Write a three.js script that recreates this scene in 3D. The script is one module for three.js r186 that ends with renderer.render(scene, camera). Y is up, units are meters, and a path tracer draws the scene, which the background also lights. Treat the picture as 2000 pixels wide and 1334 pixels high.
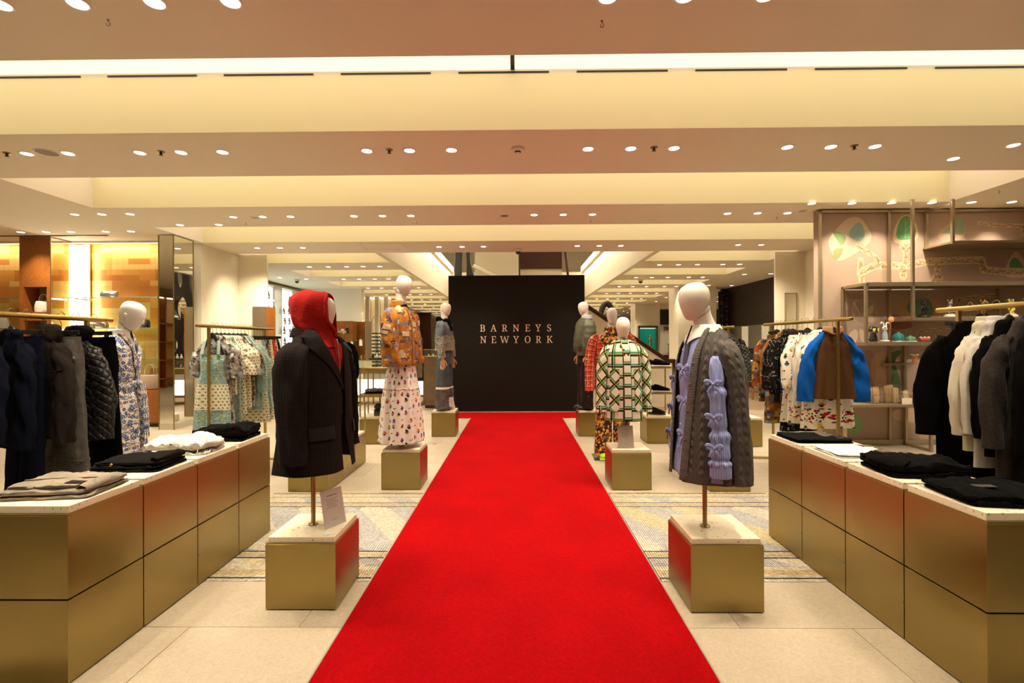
import * as THREE from 'three';
import { RoundedBoxGeometry } from 'three/addons/geometries/RoundedBoxGeometry.js';
import { mergeGeometries } from 'three/addons/utils/BufferGeometryUtils.js';
import { RectAreaLightUniformsLib } from 'three/addons/lights/RectAreaLightUniformsLib.js';
import { TextGeometry } from 'three/addons/geometries/TextGeometry.js';
import { FontLoader } from 'three/addons/loaders/FontLoader.js';

// ---------------------------------------------------------------- camera, light levels, exposure
const scene = new THREE.Scene();
const camera = new THREE.PerspectiveCamera(70.14, 2000 / 1334, 0.05, 120);
camera.position.set(0, 1.45, 0);
camera.rotation.order = 'YXZ';
camera.rotation.set(0.001, 0.0113, -0.0042);
const renderer = new THREE.WebGLRenderer({ antialias: true });
renderer.toneMapping = THREE.LinearToneMapping;
renderer.toneMappingExposure = 1.06;
renderer.shadowMap.enabled = true;
renderer.shadowMap.type = THREE.PCFSoftShadowMap;
RectAreaLightUniformsLib.init();
scene.background = new THREE.Color(0x000000);
const WARM = new THREE.Color().setRGB(1.0, 0.845, 0.61);
const COVE = new THREE.Color().setRGB(1.0, 0.87, 0.64);
const SPOT = 14;          // candela of one near recessed downlight
const SPOT_FAR = 22;      // the wider, fewer downlights of the far hall
const COFFER = 0.58;       // luminous ceiling panels inside the coffers
const CEIL = 3.28, COFFER_TOP = 3.80;

// ---------------------------------------------------------------- helpers
let seed = 7;
const rnd = () => { seed = (seed * 1664525 + 1013904223) >>> 0; return seed / 4294967296; };
const rr = (a, b) => a + (b - a) * rnd();
const V = (x, y, z) => new THREE.Vector3(x, y, z);
const PI = Math.PI, { sin, cos, abs, min, max, floor, sqrt, pow } = Math;
const lerp = (a, b, t) => a + (b - a) * t;
const sstep = (a, b, x) => { const t = min(1, max(0, (x - a) / (b - a))); return t * t * (3 - 2 * t); };
function h3(x, y, z) { let n = Math.imul(x, 374761393) + Math.imul(y, 668265263) + Math.imul(z, 2147483647 ^ 0x5bd1e995); n = Math.imul(n ^ (n >>> 13), 1274126177); return ((n ^ (n >>> 16)) >>> 0) / 4294967296; }
function noise(x, y, z) {
  const i = floor(x), j = floor(y), k = floor(z); let a = x - i, b = y - j, c = z - k;
  a = a * a * (3 - 2 * a); b = b * b * (3 - 2 * b); c = c * c * (3 - 2 * c);
  const q = (p, r, s) => h3(i + p, j + r, k + s);
  return lerp(lerp(lerp(q(0, 0, 0), q(1, 0, 0), a), lerp(q(0, 1, 0), q(1, 1, 0), a), b), lerp(lerp(q(0, 0, 1), q(1, 0, 1), a), lerp(q(0, 1, 1), q(1, 1, 1), a), b), c) * 2 - 1;
}
const used = {};
function numbered(n) { const c = used[n] = (used[n] ?? -1) + 1; return c ? n + '_' + String(c).padStart(3, '0') : n; }
function tag(o, label, category, group) { o.userData.label = label; o.userData.category = category; if (group) o.userData.group = group; return o; }
function thing(name, label, category, pos = [0, 0, 0], turn = 0, group) {
  const o = new THREE.Group(); o.name = numbered(name); scene.add(o); o.position.set(...pos); o.rotation.y = turn; return tag(o, label, category, group);
}
function part(name, geo, mat, parent) { const m = new THREE.Mesh(Array.isArray(geo) ? merge(geo) : geo, mat); m.name = name; parent.add(m); return m; }
function solo(name, geo, mat, label, category, group, pos, turn = 0) {
  const m = new THREE.Mesh(Array.isArray(geo) ? merge(geo) : geo, mat); m.name = numbered(name); scene.add(m);
  if (pos) m.position.set(...pos); m.rotation.y = turn; return tag(m, label, category, group);
}
function struct(name, geo, mat, parent, label) {
  const m = new THREE.Mesh(Array.isArray(geo) ? merge(geo) : geo, mat); m.name = parent ? name : numbered(name); (parent || scene).add(m);
  if (!parent) { m.userData.kind = 'structure'; if (label) m.userData.label = label; } return m;
}
function structGroup(name, label) { const g = new THREE.Group(); g.name = numbered(name); g.userData.kind = 'structure'; g.userData.label = label; scene.add(g); return g; }
function merge(list) {
  const l = list.map((g) => { g = g.index ? g.toNonIndexed() : g; for (const k of Object.keys(g.attributes)) if (!['position', 'normal', 'uv'].includes(k)) g.deleteAttribute(k); if (!g.attributes.uv) g.setAttribute('uv', new THREE.BufferAttribute(new Float32Array(g.attributes.position.count * 2), 2)); g.clearGroups(); return g; });
  return l.length === 1 ? l[0] : mergeGeometries(l);
}
function muv(g) { // uv in metres, by the way each face points
  g = g.index ? g.toNonIndexed() : g; const p = g.attributes.position, n = g.attributes.normal, u = new Float32Array(p.count * 2);
  for (let i = 0; i < p.count; i++) {
    const ax = abs(n.getX(i)), ay = abs(n.getY(i)), az = abs(n.getZ(i));
    if (ay >= ax && ay >= az) { u[2 * i] = p.getX(i); u[2 * i + 1] = p.getZ(i); } else if (ax >= az) { u[2 * i] = p.getZ(i); u[2 * i + 1] = p.getY(i); } else { u[2 * i] = p.getX(i); u[2 * i + 1] = p.getY(i); }
  }
  g.setAttribute('uv', new THREE.BufferAttribute(u, 2)); return g;
}
function box(w, h, d, x = 0, y = 0, z = 0, r = 0) { const g = r ? new RoundedBoxGeometry(w, h, d, 2, r) : new THREE.BoxGeometry(w, h, d); g.translate(x, y, z); return muv(g); }
function span(x0, x1, y0, y1, z0, z1, r = 0) { return box(abs(x1 - x0), abs(y1 - y0), abs(z1 - z0), (x0 + x1) / 2, (y0 + y1) / 2, (z0 + z1) / 2, r); }
function bar(a, b, r, seg = 10, r2 = r) { // round bar between two points
  const d = b.clone().sub(a), g = new THREE.CylinderGeometry(r2, r, d.length(), seg); g.applyQuaternion(new THREE.Quaternion().setFromUnitVectors(V(0, 1, 0), d.normalize())); g.translate((a.x + b.x) / 2, (a.y + b.y) / 2, (a.z + b.z) / 2); return g;
}
function pipe(pts, r, n = 40, seg = 8, closed = false) { return new THREE.TubeGeometry(new THREE.CatmullRomCurve3(pts.map((p) => V(...p)), closed), n, r, seg, closed); }
function lathe(profile, seg = 24) { return new THREE.LatheGeometry(profile.map((p) => new THREE.Vector2(p[0], p[1])), seg); }
function ball(rx, ry, rz, x = 0, y = 0, z = 0, s = 16) { const g = new THREE.SphereGeometry(1, s, max(8, s * 0.6 | 0)); g.scale(rx, ry, rz); g.translate(x, y, z); return g; }
function cat(c, t) { // uniform Catmull-Rom through rows of numbers
  const n = c.length - 1, f = min(n - 1e-6, max(0, t * n)), i = floor(f), u = f - i, a = c[max(0, i - 1)], b = c[i], d = c[i + 1], e = c[min(n, i + 2)];
  return b.map((_, k) => 0.5 * (2 * b[k] + (d[k] - a[k]) * u + (2 * a[k] - 5 * b[k] + 4 * d[k] - e[k]) * u * u + (3 * b[k] - a[k] - 3 * d[k] + e[k]) * u * u * u));
}
// a cloth or body surface swept along rows [x, y, z, a, b]; a is half its width along `side`, b half its depth
function sweep(rows, o = {}) {
  const n = o.n || 28, m = o.m || 32, side = o.side || V(1, 0, 0), e = 2 / (o.e || 2), full = !o.arc;
  const at = (t) => { const r = cat(rows, t); r[3] = max(r[3], 0.0005); r[4] = max(r[4], 0.0005); return r; };
  const S = (t, th) => {
    const r = at(t), p1 = cat(rows, min(1, t + 0.01)), p0 = cat(rows, max(0, t - 0.01));
    const T = V(p1[0] - p0[0], p1[1] - p0[1], p1[2] - p0[2]); if (T.lengthSq() < 1e-12) T.set(0, -1, 0); T.normalize();
    const A = side.clone().addScaledVector(T, -side.dot(T)).normalize(), B = T.clone().cross(A);
    const c = cos(th), s = sin(th), cx = Math.sign(c) * pow(abs(c), e), sy = Math.sign(s) * pow(abs(s), e), k = o.fold ? o.fold(th, t, r) : 0;
    return V(r[0], r[1], r[2]).addScaledVector(A, r[3] * cx + k * c).addScaledVector(B, r[4] * sy + k * s);
  };
  let R = 0, len = [0], last = null;
  for (let i = 0; i <= n; i++) { const r = at(i / n); R += (r[3] + r[4]) / 2 / (n + 1); const p = V(r[0], r[1], r[2]); if (last) len.push(len[i - 1] + p.distanceTo(last)); last = p; }
  const pos = [], uv = [], idx = [], hem = o.hem || 0, N = n + (hem ? 2 : 0), u0 = o.u0 ?? 0, v0 = o.v0 ?? 0;
  for (let i = 0; i <= N; i++) {
    const t = min(1, i / n), [a0, a1] = o.arc ? o.arc(t) : [0, 2 * PI], r = at(t);
    for (let j = 0; j <= m; j++) {
      const th = lerp(a0, a1, j / m), p = S(t, th);
      if (i > n) { const k = i === n + 1 ? 0.955 : 0.93, p0 = i === n + 1 ? p : S(max(0, 1 - hem), th); const cc = i === n + 1 ? r : at(max(0, 1 - hem)); p.set(lerp(cc[0], p0.x, k), lerp(cc[1], p0.y, i === n + 1 ? 1 : 1), lerp(cc[2], p0.z, k)); if (i === n + 2) p.y = p0.y; }
      pos.push(p.x, p.y, p.z); uv.push(u0 + th * R * (o.us || 1), v0 - len[min(i, n)]);
    }
  }
  const w = m + 1;
  for (let i = 0; i < N; i++) for (let j = 0; j < m; j++) { const a = i * w + j; idx.push(a, a + 1, a + w, a + 1, a + w + 1, a + w); }
  const g = new THREE.BufferGeometry(); g.setAttribute('position', new THREE.Float32BufferAttribute(pos, 3)); g.setAttribute('uv', new THREE.Float32BufferAttribute(uv, 2)); g.setIndex(idx); g.computeVertexNormals();
  if (full) { const q = g.attributes.normal; for (let i = 0; i <= N; i++) { const a = i * w, b = a + m, x = q.getX(a) + q.getX(b), y = q.getY(a) + q.getY(b), z = q.getZ(a) + q.getZ(b), l = Math.hypot(x, y, z) || 1; q.setXYZ(a, x / l, y / l, z / l); q.setXYZ(b, x / l, y / l, z / l); } }
  g.userData.S = S; return g;
}
// a sheet given by fn(u, v) with a thickness
function sheet(fn, nu, nv, thick = 0.003) {
  const w = nv + 1, P = [], uv = [], idx = []; let acc = 0;
  for (let i = 0; i <= nu; i++) for (let j = 0; j <= nv; j++) P.push(fn(i / nu, j / nv));
  const N = P.map((p, k) => { const i = floor(k / w), j = k % w; const a = P[min(nu, i + 1) * w + j], b = P[max(0, i - 1) * w + j], c = P[i * w + min(nv, j + 1)], d = P[i * w + max(0, j - 1)]; return a.clone().sub(b).cross(c.clone().sub(d)).normalize(); });
  const pos = [], L = P.length;
  for (const s of [0.5, -0.5]) P.forEach((p, k) => { pos.push(p.x + N[k].x * thick * s, p.y + N[k].y * thick * s, p.z + N[k].z * thick * s); const i = floor(k / w), j = k % w; uv.push(i ? P[j].distanceTo(P[k]) : 0, j ? P[i * w].distanceTo(P[k]) : 0); });
  for (let i = 0; i < nu; i++) for (let j = 0; j < nv; j++) { const a = i * w + j, b = a + w; idx.push(a, b, a + 1, a + 1, b, b + 1, L + a, L + a + 1, L + b, L + a + 1, L + b + 1, L + b); }
  const edge = (a, b) => idx.push(a, L + a, b, b, L + a, L + b);
  for (let i = 0; i < nu; i++) { edge(i * w, (i + 1) * w); edge((i + 1) * w + nv, i * w + nv); }
  for (let j = 0; j < nv; j++) { edge(j + 1, j); edge(nu * w + j, nu * w + j + 1); }
  const g = new THREE.BufferGeometry(); g.setAttribute('position', new THREE.Float32BufferAttribute(pos, 3)); g.setAttribute('uv', new THREE.Float32BufferAttribute(uv, 2)); g.setIndex(idx); g.computeVertexNormals(); return g;
}
// a soft folded pad of cloth resting on y = 0
function pad(w, h, d, o = {}) {
  const g = new THREE.BoxGeometry(1, 1, 1, 26, 6, 20), p = g.attributes.position, s = o.seed || 0, k = o.wrinkle ?? 0.006, e = o.e || 5;
  const pts = [];
  for (let i = 0; i < p.count; i++) {
    const x = p.getX(i) * 2, y = p.getY(i) * 2, z = p.getZ(i) * 2; let q = max(abs(x), abs(z));
    const rim = pow(1 - pow(min(1, abs(x)), e) * 0.75, 1) * (1 - pow(min(1, abs(z)), e) * 0.75), rl = Math.pow(pow(abs(x), 12) + pow(abs(z), 12), 1 / 12) || 1, cr = q / (rl || 1);
    let X = x * (abs(y) > 0.99 ? 1 : 1) * lerp(1, cr, 0.9), Z = z * lerp(1, cr, 0.9); X *= 1 + 0.012 * (1 - y * y) + (o.skew || 0) * Z * 0.1; 
    let Y = (y * 0.5 * rim + 0.5) * h + (y > 0 ? 1 : 0.15) * noise(x * 2.2 + s, z * 2.2, s) * k * 2 + noise(x * 6 + s * 3, z * 5, y * 3) * k * (y > -0.5 ? 1 : 0);
    if (o.slope) Y *= 1 + o.slope * x; if (y < -0.9) Y = max(0.0005, Y * 0.3);
    p.setXYZ(i, X * w / 2 + noise(z * 3 + s, y * 2, 4) * 0.006, max(0.0005, Y), Z * d / 2 + noise(x * 3, y * 2, s + 9) * 0.006);
  }
  const u = g.attributes.uv; for (let i = 0; i < p.count; i++) u.setXY(i, p.getX(i), p.getZ(i) + p.getY(i));
  return smooth(g);
}
function smooth(g) { // weld by position for the normals only
  const p = g.attributes.position, map = new Map(), acc = []; const key = (i) => Math.round(p.getX(i) * 2e4) + ',' + Math.round(p.getY(i) * 2e4) + ',' + Math.round(p.getZ(i) * 2e4), id = [];
  for (let i = 0; i < p.count; i++) { const k = key(i); if (!map.has(k)) { map.set(k, acc.length); acc.push(V(0, 0, 0)); } id.push(map.get(k)); }
  const x = g.index ? g.index.array : [...Array(p.count).keys()], a = V(0, 0, 0), b = V(0, 0, 0), c = V(0, 0, 0);
  for (let f = 0; f < x.length; f += 3) { a.fromBufferAttribute(p, x[f]); b.fromBufferAttribute(p, x[f + 1]); c.fromBufferAttribute(p, x[f + 2]); b.sub(a).cross(c.sub(a)); for (let q = 0; q < 3; q++) acc[id[x[f + q]]].add(b); }
  acc.forEach((v) => v.normalize()); const n = new Float32Array(p.count * 3); id.forEach((k, i) => acc[k].toArray(n, i * 3)); g.setAttribute('normal', new THREE.BufferAttribute(n, 3)); return g;
}
// ---------------------------------------------------------------- textures and materials
function canvasTex(size, metres, draw, o = {}) {
  const c = document.createElement('canvas'); c.width = size; c.height = o.h || size; const x = c.getContext('2d'); draw(x, size, c.height);
  const t = new THREE.CanvasTexture(c); t.wrapS = t.wrapT = THREE.RepeatWrapping; t.magFilter = THREE.LinearFilter; if (!o.data) t.colorSpace = THREE.SRGBColorSpace;
  t.repeat.set(1 / metres, 1 / (o.mh || metres)); return t;
}
function dataTex(size, metres, fn, o = {}) { // fn(u, v) -> grey or [r, g, b] in 0..1, periodic noise left to fn
  const d = new Uint8Array(size * size * 4);
  for (let j = 0; j < size; j++) for (let i = 0; i < size; i++) { const v = fn(i / size, j / size), k = (j * size + i) * 4, a = Array.isArray(v) ? v : [v, v, v]; for (let q = 0; q < 3; q++) d[k + q] = max(0, min(255, a[q] * 255)); d[k + 3] = 255; }
  const t = new THREE.DataTexture(d, size, size); t.wrapS = t.wrapT = THREE.RepeatWrapping; t.magFilter = t.minFilter = THREE.LinearFilter; if (o.color) t.colorSpace = THREE.SRGBColorSpace; t.repeat.set(1 / metres, 1 / (o.mh || metres)); t.needsUpdate = true; return t;
}
function pn(u, v, f, s = 0) { // tiling noise
  const F = f, x = u * F, y = v * F, i = floor(x), j = floor(y); let a = x - i, b = y - j; a = a * a * (3 - 2 * a); b = b * b * (3 - 2 * b);
  const q = (p, r) => h3((i + p) % F, (j + r) % F, s + 17); return lerp(lerp(q(0, 0), q(1, 0), a), lerp(q(0, 1), q(1, 1), a), b);
}
const rgb = (r, g, b) => new THREE.Color().setRGB(r, g, b);
const std = (color, roughness = 0.8, metalness = 0, o = {}) => new THREE.MeshStandardMaterial({ color, roughness, metalness, ...o });
const phys = (color, o = {}) => new THREE.MeshPhysicalMaterial({ color, ...o });
const cloth = (color, o = {}) => new THREE.MeshPhysicalMaterial({ color, roughness: 0.92, sheen: o.sheen ?? 0.25, sheenRoughness: 0.6, sheenColor: rgb(0.5, 0.5, 0.5), specularIntensity: o.spec ?? 0.3, side: THREE.DoubleSide, bumpMap: o.bump || weaveBump, bumpScale: o.bs ?? 0.0006, map: o.map || null });
const weaveBump = dataTex(256, 0.06, (u, v) => 0.5 + 0.25 * sin(u * 2 * PI * 32) * sin(v * 2 * PI * 32) + 0.3 * (pn(u, v, 24, 1) - 0.5));
const wrinkleBump = dataTex(256, 0.5, (u, v) => 0.5 * pn(u, v, 6, 3) + 0.3 * pn(u, v, 14, 4) + 0.2 * pn(u, v, 60, 5));
const grain = dataTex(512, 1.2, (u, v) => 0.45 + 0.22 * pn(u, v, 3, 6) + 0.2 * pn(u, v, 9, 2) + 0.12 * pn(u, v, 80, 3));
const brushed = dataTex(512, 0.5, (u, v) => 0.80 + 0.12 * pn(u, v, 4, 21) + 0.08 * pn(u, v, 220, 8));
const white = rgb(1, 1, 1);
const M = {};
M.ceiling = std(rgb(0.80, 0.72, 0.60), 0.9, 0, { bumpMap: grain, bumpScale: 0.0008 });
M.beam = std(rgb(0.80, 0.72, 0.47), 0.9);
M.wall = std(rgb(0.78, 0.71, 0.57), 0.85, 0, { bumpMap: grain, bumpScale: 0.0006 });
M.wallDim = std(rgb(0.55, 0.48, 0.36), 0.85);
M.black = std(rgb(0.012, 0.011, 0.010), 0.55);
M.dark = std(rgb(0.03, 0.026, 0.022), 0.6);
const stoneMap = (s) => dataTex(512, 1.12, (u, v) => { const a = pn(u, v, 4, s) * 0.5 + pn((u * 3 + 0.5 * v) % 1, (v * 20) % 1, 16, s + 1) * 0.0, st = 0.5 * pn(u, v, 8, s + 2) + 0.5 * pn((u + v * 0.35) % 1, v, 64, s + 3), f = pn(u, v, 160, s + 4); const k = 0.86 + 0.10 * (a - 0.25) + 0.07 * (st - 0.5) + 0.07 * (f - 0.5); return [0.82 * k, 0.765 * k, 0.68 * k]; }, { color: true });
M.stone = [1, 2, 3, 4].map((s, i) => std(rgb(0.88 + 0.03 * i, 0.87 + 0.03 * i, 0.85 + 0.03 * i), 0.42, 0, { map: stoneMap(s * 31), roughness: 0.42 }));
M.grout = std(rgb(0.16, 0.13, 0.10), 0.9);
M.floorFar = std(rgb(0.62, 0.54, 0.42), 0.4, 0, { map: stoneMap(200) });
M.tessera = std(white, 0.5);
const carpetBump = dataTex(512, 0.25, (u, v) => 0.6 * pn(u, v, 200, 1) + 0.4 * pn(u, v, 90, 2));
const carpetMap = dataTex(512, 1.7, (u, v) => { const k = 0.88 + 0.12 * pn(u, v, 200, 1) + 0.07 * (pn(u, v, 7, 3) - 0.5); return [0.64 * k, 0.012 * k, 0.030 * k]; }, { color: true });
M.carpet = phys(white, { roughness: 1, specularIntensity: 0.12, map: carpetMap, bumpMap: carpetBump, bumpScale: 0.002 });
M.trimGrey = std(rgb(0.36, 0.33, 0.27), 0.45, 0.4);
const brassRough = dataTex(512, 0.9, (u, v) => 0.62 + 0.2 * pn(u, v, 5, 9) + 0.1 * pn(u, v, 140, 10));
M.brass = std(rgb(0.36, 0.275, 0.105), 0.42, 1, { map: brushed, roughnessMap: brassRough });
M.brassRail = std(rgb(0.55, 0.40, 0.15), 0.34, 1);
M.brassDark = std(rgb(0.34, 0.25, 0.10), 0.38, 1);
M.champagne = std(rgb(0.44, 0.36, 0.245), 0.36, 0.8);
M.steel = std(rgb(0.6, 0.58, 0.54), 0.25, 1);
M.chrome = std(rgb(0.3, 0.29, 0.27), 0.2, 1);
M.mirror = std(rgb(0.72, 0.71, 0.64), 0.015, 1);
const terr = (s) => canvasTex(1024, 0.5, (x, S) => {
  x.fillStyle = '#efe4cd'; x.fillRect(0, 0, S, S);
  for (let i = 0; i < 2600; i++) { x.fillStyle = ['rgba(255,250,235,.5)', 'rgba(225,205,165,.35)', 'rgba(240,226,196,.5)'][i % 3]; x.beginPath(); x.ellipse(rnd() * S, rnd() * S, rr(2, 9), rr(2, 7), rnd() * 3, 0, 7); x.fill(); }
  for (let i = 0; i < 210; i++) { const r = pow(rnd(), 2.4) * 15 + 3; x.fillStyle = ['#b8863a', '#c59a4f', '#a8762c', '#d2b06a', '#bd8f52'][i % 5]; x.globalAlpha = rr(0.5, 0.95); x.beginPath(); x.ellipse(rnd() * S, rnd() * S, r, r * rr(0.4, 0.8), rnd() * 3, 0, 7); x.fill(); } x.globalAlpha = 1;
});
M.marble = std(white, 0.28, 0, { map: terr(1) });
const woodTex = (a, b, m = 1.0) => dataTex(512, m, (u, v) => { const k = 0.5 * pn(u, (v * 0.999) % 1, 64, 3) + 0.25 * pn(u, v, 8, 5) + 0.25 * pn((u + 0.02 * sin(v * 6.28)) % 1, v * 0 + 0.3, 128, 7); return [lerp(a[0], b[0], k), lerp(a[1], b[1], k), lerp(a[2], b[2], k)]; }, { color: true });
M.wood = std(white, 0.4, 0, { map: woodTex([0.50, 0.28, 0.10], [0.68, 0.42, 0.18]) });
M.woodDark = std(white, 0.35, 0, { map: woodTex([0.16, 0.05, 0.025], [0.28, 0.09, 0.045]) });
M.woodGrey = std(white, 0.55, 0, { map: woodTex([0.40, 0.33, 0.24], [0.54, 0.46, 0.35]) });
M.glassPane = phys(rgb(0.92, 0.98, 0.95), { transmission: 1, thickness: 0, roughness: 0.02, ior: 1.45 });
M.glassShelf = phys(rgb(0.80, 0.95, 0.90), { transmission: 1, thickness: 0, roughness: 0.03, ior: 1.45 });
M.glassEdge = phys(rgb(0.12, 0.42, 0.38), { roughness: 0.2, transmission: 0.3, thickness: 0 });
M.acrylic = phys(rgb(0.97, 0.97, 0.97), { transmission: 1, thickness: 0, roughness: 0.03, ior: 1.49 });
M.lampGlow = std(rgb(0.9, 0.85, 0.75), 0.5, 0, { emissive: rgb(1, 0.93, 0.80), emissiveIntensity: 6 });
M.lampGlowFar = std(rgb(0.9, 0.85, 0.75), 0.5, 0, { emissive: rgb(1, 0.93, 0.80), emissiveIntensity: 4 });
M.lampTrim = std(rgb(0.82, 0.77, 0.66), 0.5);
M.panelGlow = std(rgb(0.9, 0.87, 0.8), 0.6, 0, { emissive: rgb(1.0, 0.90, 0.72), emissiveIntensity: 0.92 });
M.coveGlow = std(rgb(0.9, 0.87, 0.8), 0.6, 0, { emissive: rgb(1.0, 0.93, 0.72), emissiveIntensity: 3 });
M.coolGlow = std(rgb(0.9, 0.9, 0.9), 0.6, 0, { emissive: rgb(1.0, 0.97, 0.93), emissiveIntensity: 1.6 });
M.skyGlow = std(rgb(0.9, 0.9, 0.9), 0.6, 0, { emissive: rgb(0.86, 0.95, 1.0), emissiveIntensity: 1.05 });
M.mannequin = std(rgb(0.80, 0.72, 0.66), 0.55);
M.mannequinGloss = phys(rgb(0.82, 0.80, 0.78), { roughness: 0.16, clearcoat: 0.8, clearcoatRoughness: 0.06 });
M.handWood = std(rgb(0.62, 0.36, 0.17), 0.5);
M.plasticBlack = std(rgb(0.015, 0.014, 0.013), 0.35);
M.plasticBrown = std(rgb(0.10, 0.065, 0.04), 0.3);
M.paper = std(rgb(0.86, 0.82, 0.78), 0.8);
M.gold = std(rgb(0.75, 0.52, 0.18), 0.25, 1);

// ---- printed and woven cloth
const blob = (x, cx, cy, r, c) => { x.fillStyle = c; x.beginPath(); const n = 9; for (let k = 0; k < n; k++) { const a = k / n * 2 * PI, q = r * rr(0.65, 1.2); x[k ? 'lineTo' : 'moveTo'](cx + cos(a) * q, cy + sin(a) * q); } x.closePath(); x.fill(); };
const tile9 = (S, f) => (cx, cy, ...a) => { for (const dx of [-S, 0, S]) for (const dy of [-S, 0, S]) if (cx + dx > -90 && cx + dx < S + 90 && cy + dy > -90 && cy + dy < S + 90) f(cx + dx, cy + dy, ...a); };
function motifs(bg, n, pal, o = {}) { // small scattered coloured marks
  return canvasTex(512, o.m || 0.34, (x, S) => {
    x.fillStyle = bg; x.fillRect(0, 0, S, S); const g = Math.ceil(sqrt(n)), c = S / g;
    for (let i = 0; i < g; i++) for (let j = 0; j < g; j++) {
      const cx = (i + 0.5 + (j % 2) * 0.5 + rr(-0.15, 0.15)) * c, cy = (j + 0.5 + rr(-0.15, 0.15)) * c, r = c * (o.r || 0.17), cs = [0, 1, 2, 3].map(() => pal[floor(rnd() * pal.length)]), s = rnd();
      const drop = (dx, dy, q, col) => { for (const ex of [-S, 0, S]) blob(x, cx + dx * r + ex, cy + dy * r, q * r, col); };
      if (s < 0.7) { drop(0, -0.9, 0.75, cs[0]); drop(-0.35, 0.15, 0.7, cs[1]); drop(0.45, 0.2, 0.6, cs[2]); drop(0, 1.05, 0.6, cs[3]); drop(0.9, 0.9, 0.3, cs[0]); } else { drop(-0.3, 0, 0.45, cs[0]); drop(0.5, 0.3, 0.4, cs[1]); }
      if (o.specks) for (let k = 0; k < o.specks; k++) { x.fillStyle = cs[k % 4]; x.fillRect(cx + rr(-0.5, 0.5) * c, cy + rr(-0.5, 0.5) * c, 2.5, 2.5); }
    }
  });
}
const comicPal = ['#c2281e', '#1d3f9c', '#e2b91c', '#1e7a4c', '#1b1a1c', '#1b1a1c', '#d9772a', '#7c6aa8'];
const T = {};
T.comic = motifs('#efe7e2', 25, comicPal, { m: 0.31, r: 0.22, specks: 6 });
T.comicCream = motifs('#f0e9d8', 25, comicPal, { m: 0.40, r: 0.22, specks: 6 });
T.red = motifs('#c8341a', 100, ['#e8b321', '#20407f', '#f0d9c0', '#25553a'], { m: 0.3, r: 0.19 });
T.ditsy = canvasTex(512, 0.26, (x, S) => { x.fillStyle = '#8fb0b0'; x.fillRect(0, 0, S, S); const d = tile9(S, (a, b, r, c) => blob(x, a, b, r, c)); for (let i = 0; i < 900; i++) d(rnd() * S, rnd() * S, rr(4, 9), ['#5d8f97', '#d9e4d6', '#6e9fa0', '#3c6b74', '#c9d9cf', '#86a98c'][i % 6]); for (let i = 0; i < 70; i++) d(rnd() * S, rnd() * S, rr(9, 14), ['#d8b52f', '#e8d98a', '#c9a528'][i % 3]); });
T.olive = canvasTex(512, 0.26, (x, S) => { x.fillStyle = '#ece4cf'; x.fillRect(0, 0, S, S); x.strokeStyle = 'rgba(150,130,80,.7)'; x.lineWidth = 3; for (let k = -8; k < 16; k++) { x.beginPath(); x.moveTo(k * 64, 0); x.lineTo(k * 64 - S, S * 1); x.stroke(); } for (let i = 0; i < 8; i++) for (let j = 0; j < 8; j++) { const cx = (i + (j % 2) * 0.5 + 0.25) * 64, cy = (j + 0.5) * 64; for (let k = 0; k < 3; k++) { const a = k * 2.1 - 1.57; for (const ex of [-S, 0]) { x.fillStyle = '#6f7c33'; x.beginPath(); x.arc(cx + cos(a) * 9 + ex, cy + sin(a) * 9, 9, 0, 7); x.fill(); } } } });
T.greyPhoto = canvasTex(512, 0.42, (x, S) => { x.fillStyle = '#8d8479'; x.fillRect(0, 0, S, S); const d = tile9(S, (a, b, r, c) => blob(x, a, b, r, c)); for (let i = 0; i < 230; i++) d(rnd() * S, rnd() * S, rr(8, 34), ['#a79f93', '#70685f', '#3f3a37', '#c3c9cc', '#8fa9b8', '#5c554d'][i % 6]); });
T.tapestry = canvasTex(1024, 0.44, (x, S) => {
  x.fillStyle = '#a3692b'; x.fillRect(0, 0, S, S); const d = tile9(S, (a, b, r, c) => blob(x, a, b, r, c));
  for (let i = 0; i < 60; i++) d(rnd() * S, rnd() * S, rr(30, 80), ['rgba(205,140,55,.5)', 'rgba(160,95,35,.5)', 'rgba(214,150,70,.5)'][i % 3]);
  for (let i = 0; i < 34; i++) { const cx = rnd() * S, cy = rnd() * S, c = ['#5b4a55', '#6d6a80', '#4a3a3a', '#7b7486'][i % 4]; for (let k = 0; k < 5; k++) d(cx + rr(-50, 50), cy + rr(-40, 40), rr(16, 40), c); }
  for (let i = 0; i < 9; i++) { const cx = rnd() * S, cy = rnd() * S; x.save(); x.translate(cx, cy); x.rotate(rr(-0.4, 0.1)); x.fillStyle = '#c2ab84'; x.fillRect(-75, -60, 150, 120); x.fillStyle = '#5a4650'; x.fillRect(-75, 48, 150, 34); x.restore(); }
  for (let i = 0; i < 80; i++) d(rnd() * S, rnd() * S, rr(7, 17), ['#b8291d', '#244b9c', '#d8b21f', '#1d7a55', '#e9ddc8', '#22201f'][i % 6]);
});
T.tapestryBlue = canvasTex(512, 0.4, (x, S) => { x.fillStyle = '#7a5a38'; x.fillRect(0, 0, S, S); for (let i = 0; i < 46; i++) { const w = rr(40, 110), h = rr(30, 90); x.fillStyle = ['#6d87a6', '#3f5a7e', '#a5733a', '#4a3627', '#c89f5b', '#8ea6b8', '#2e2a2c', '#b2552a', '#c9a21f'][i % 9]; x.fillRect(rnd() * S - 30, rnd() * S - 30, w, h); } const d = tile9(S, (a, b, r, c) => blob(x, a, b, r, c)); for (let i = 0; i < 70; i++) d(rnd() * S, rnd() * S, rr(6, 20), ['#2f2a2e', '#d0b070', '#5f7fa0', '#a34a25', '#e0d0b0'][i % 5]); });
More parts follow.
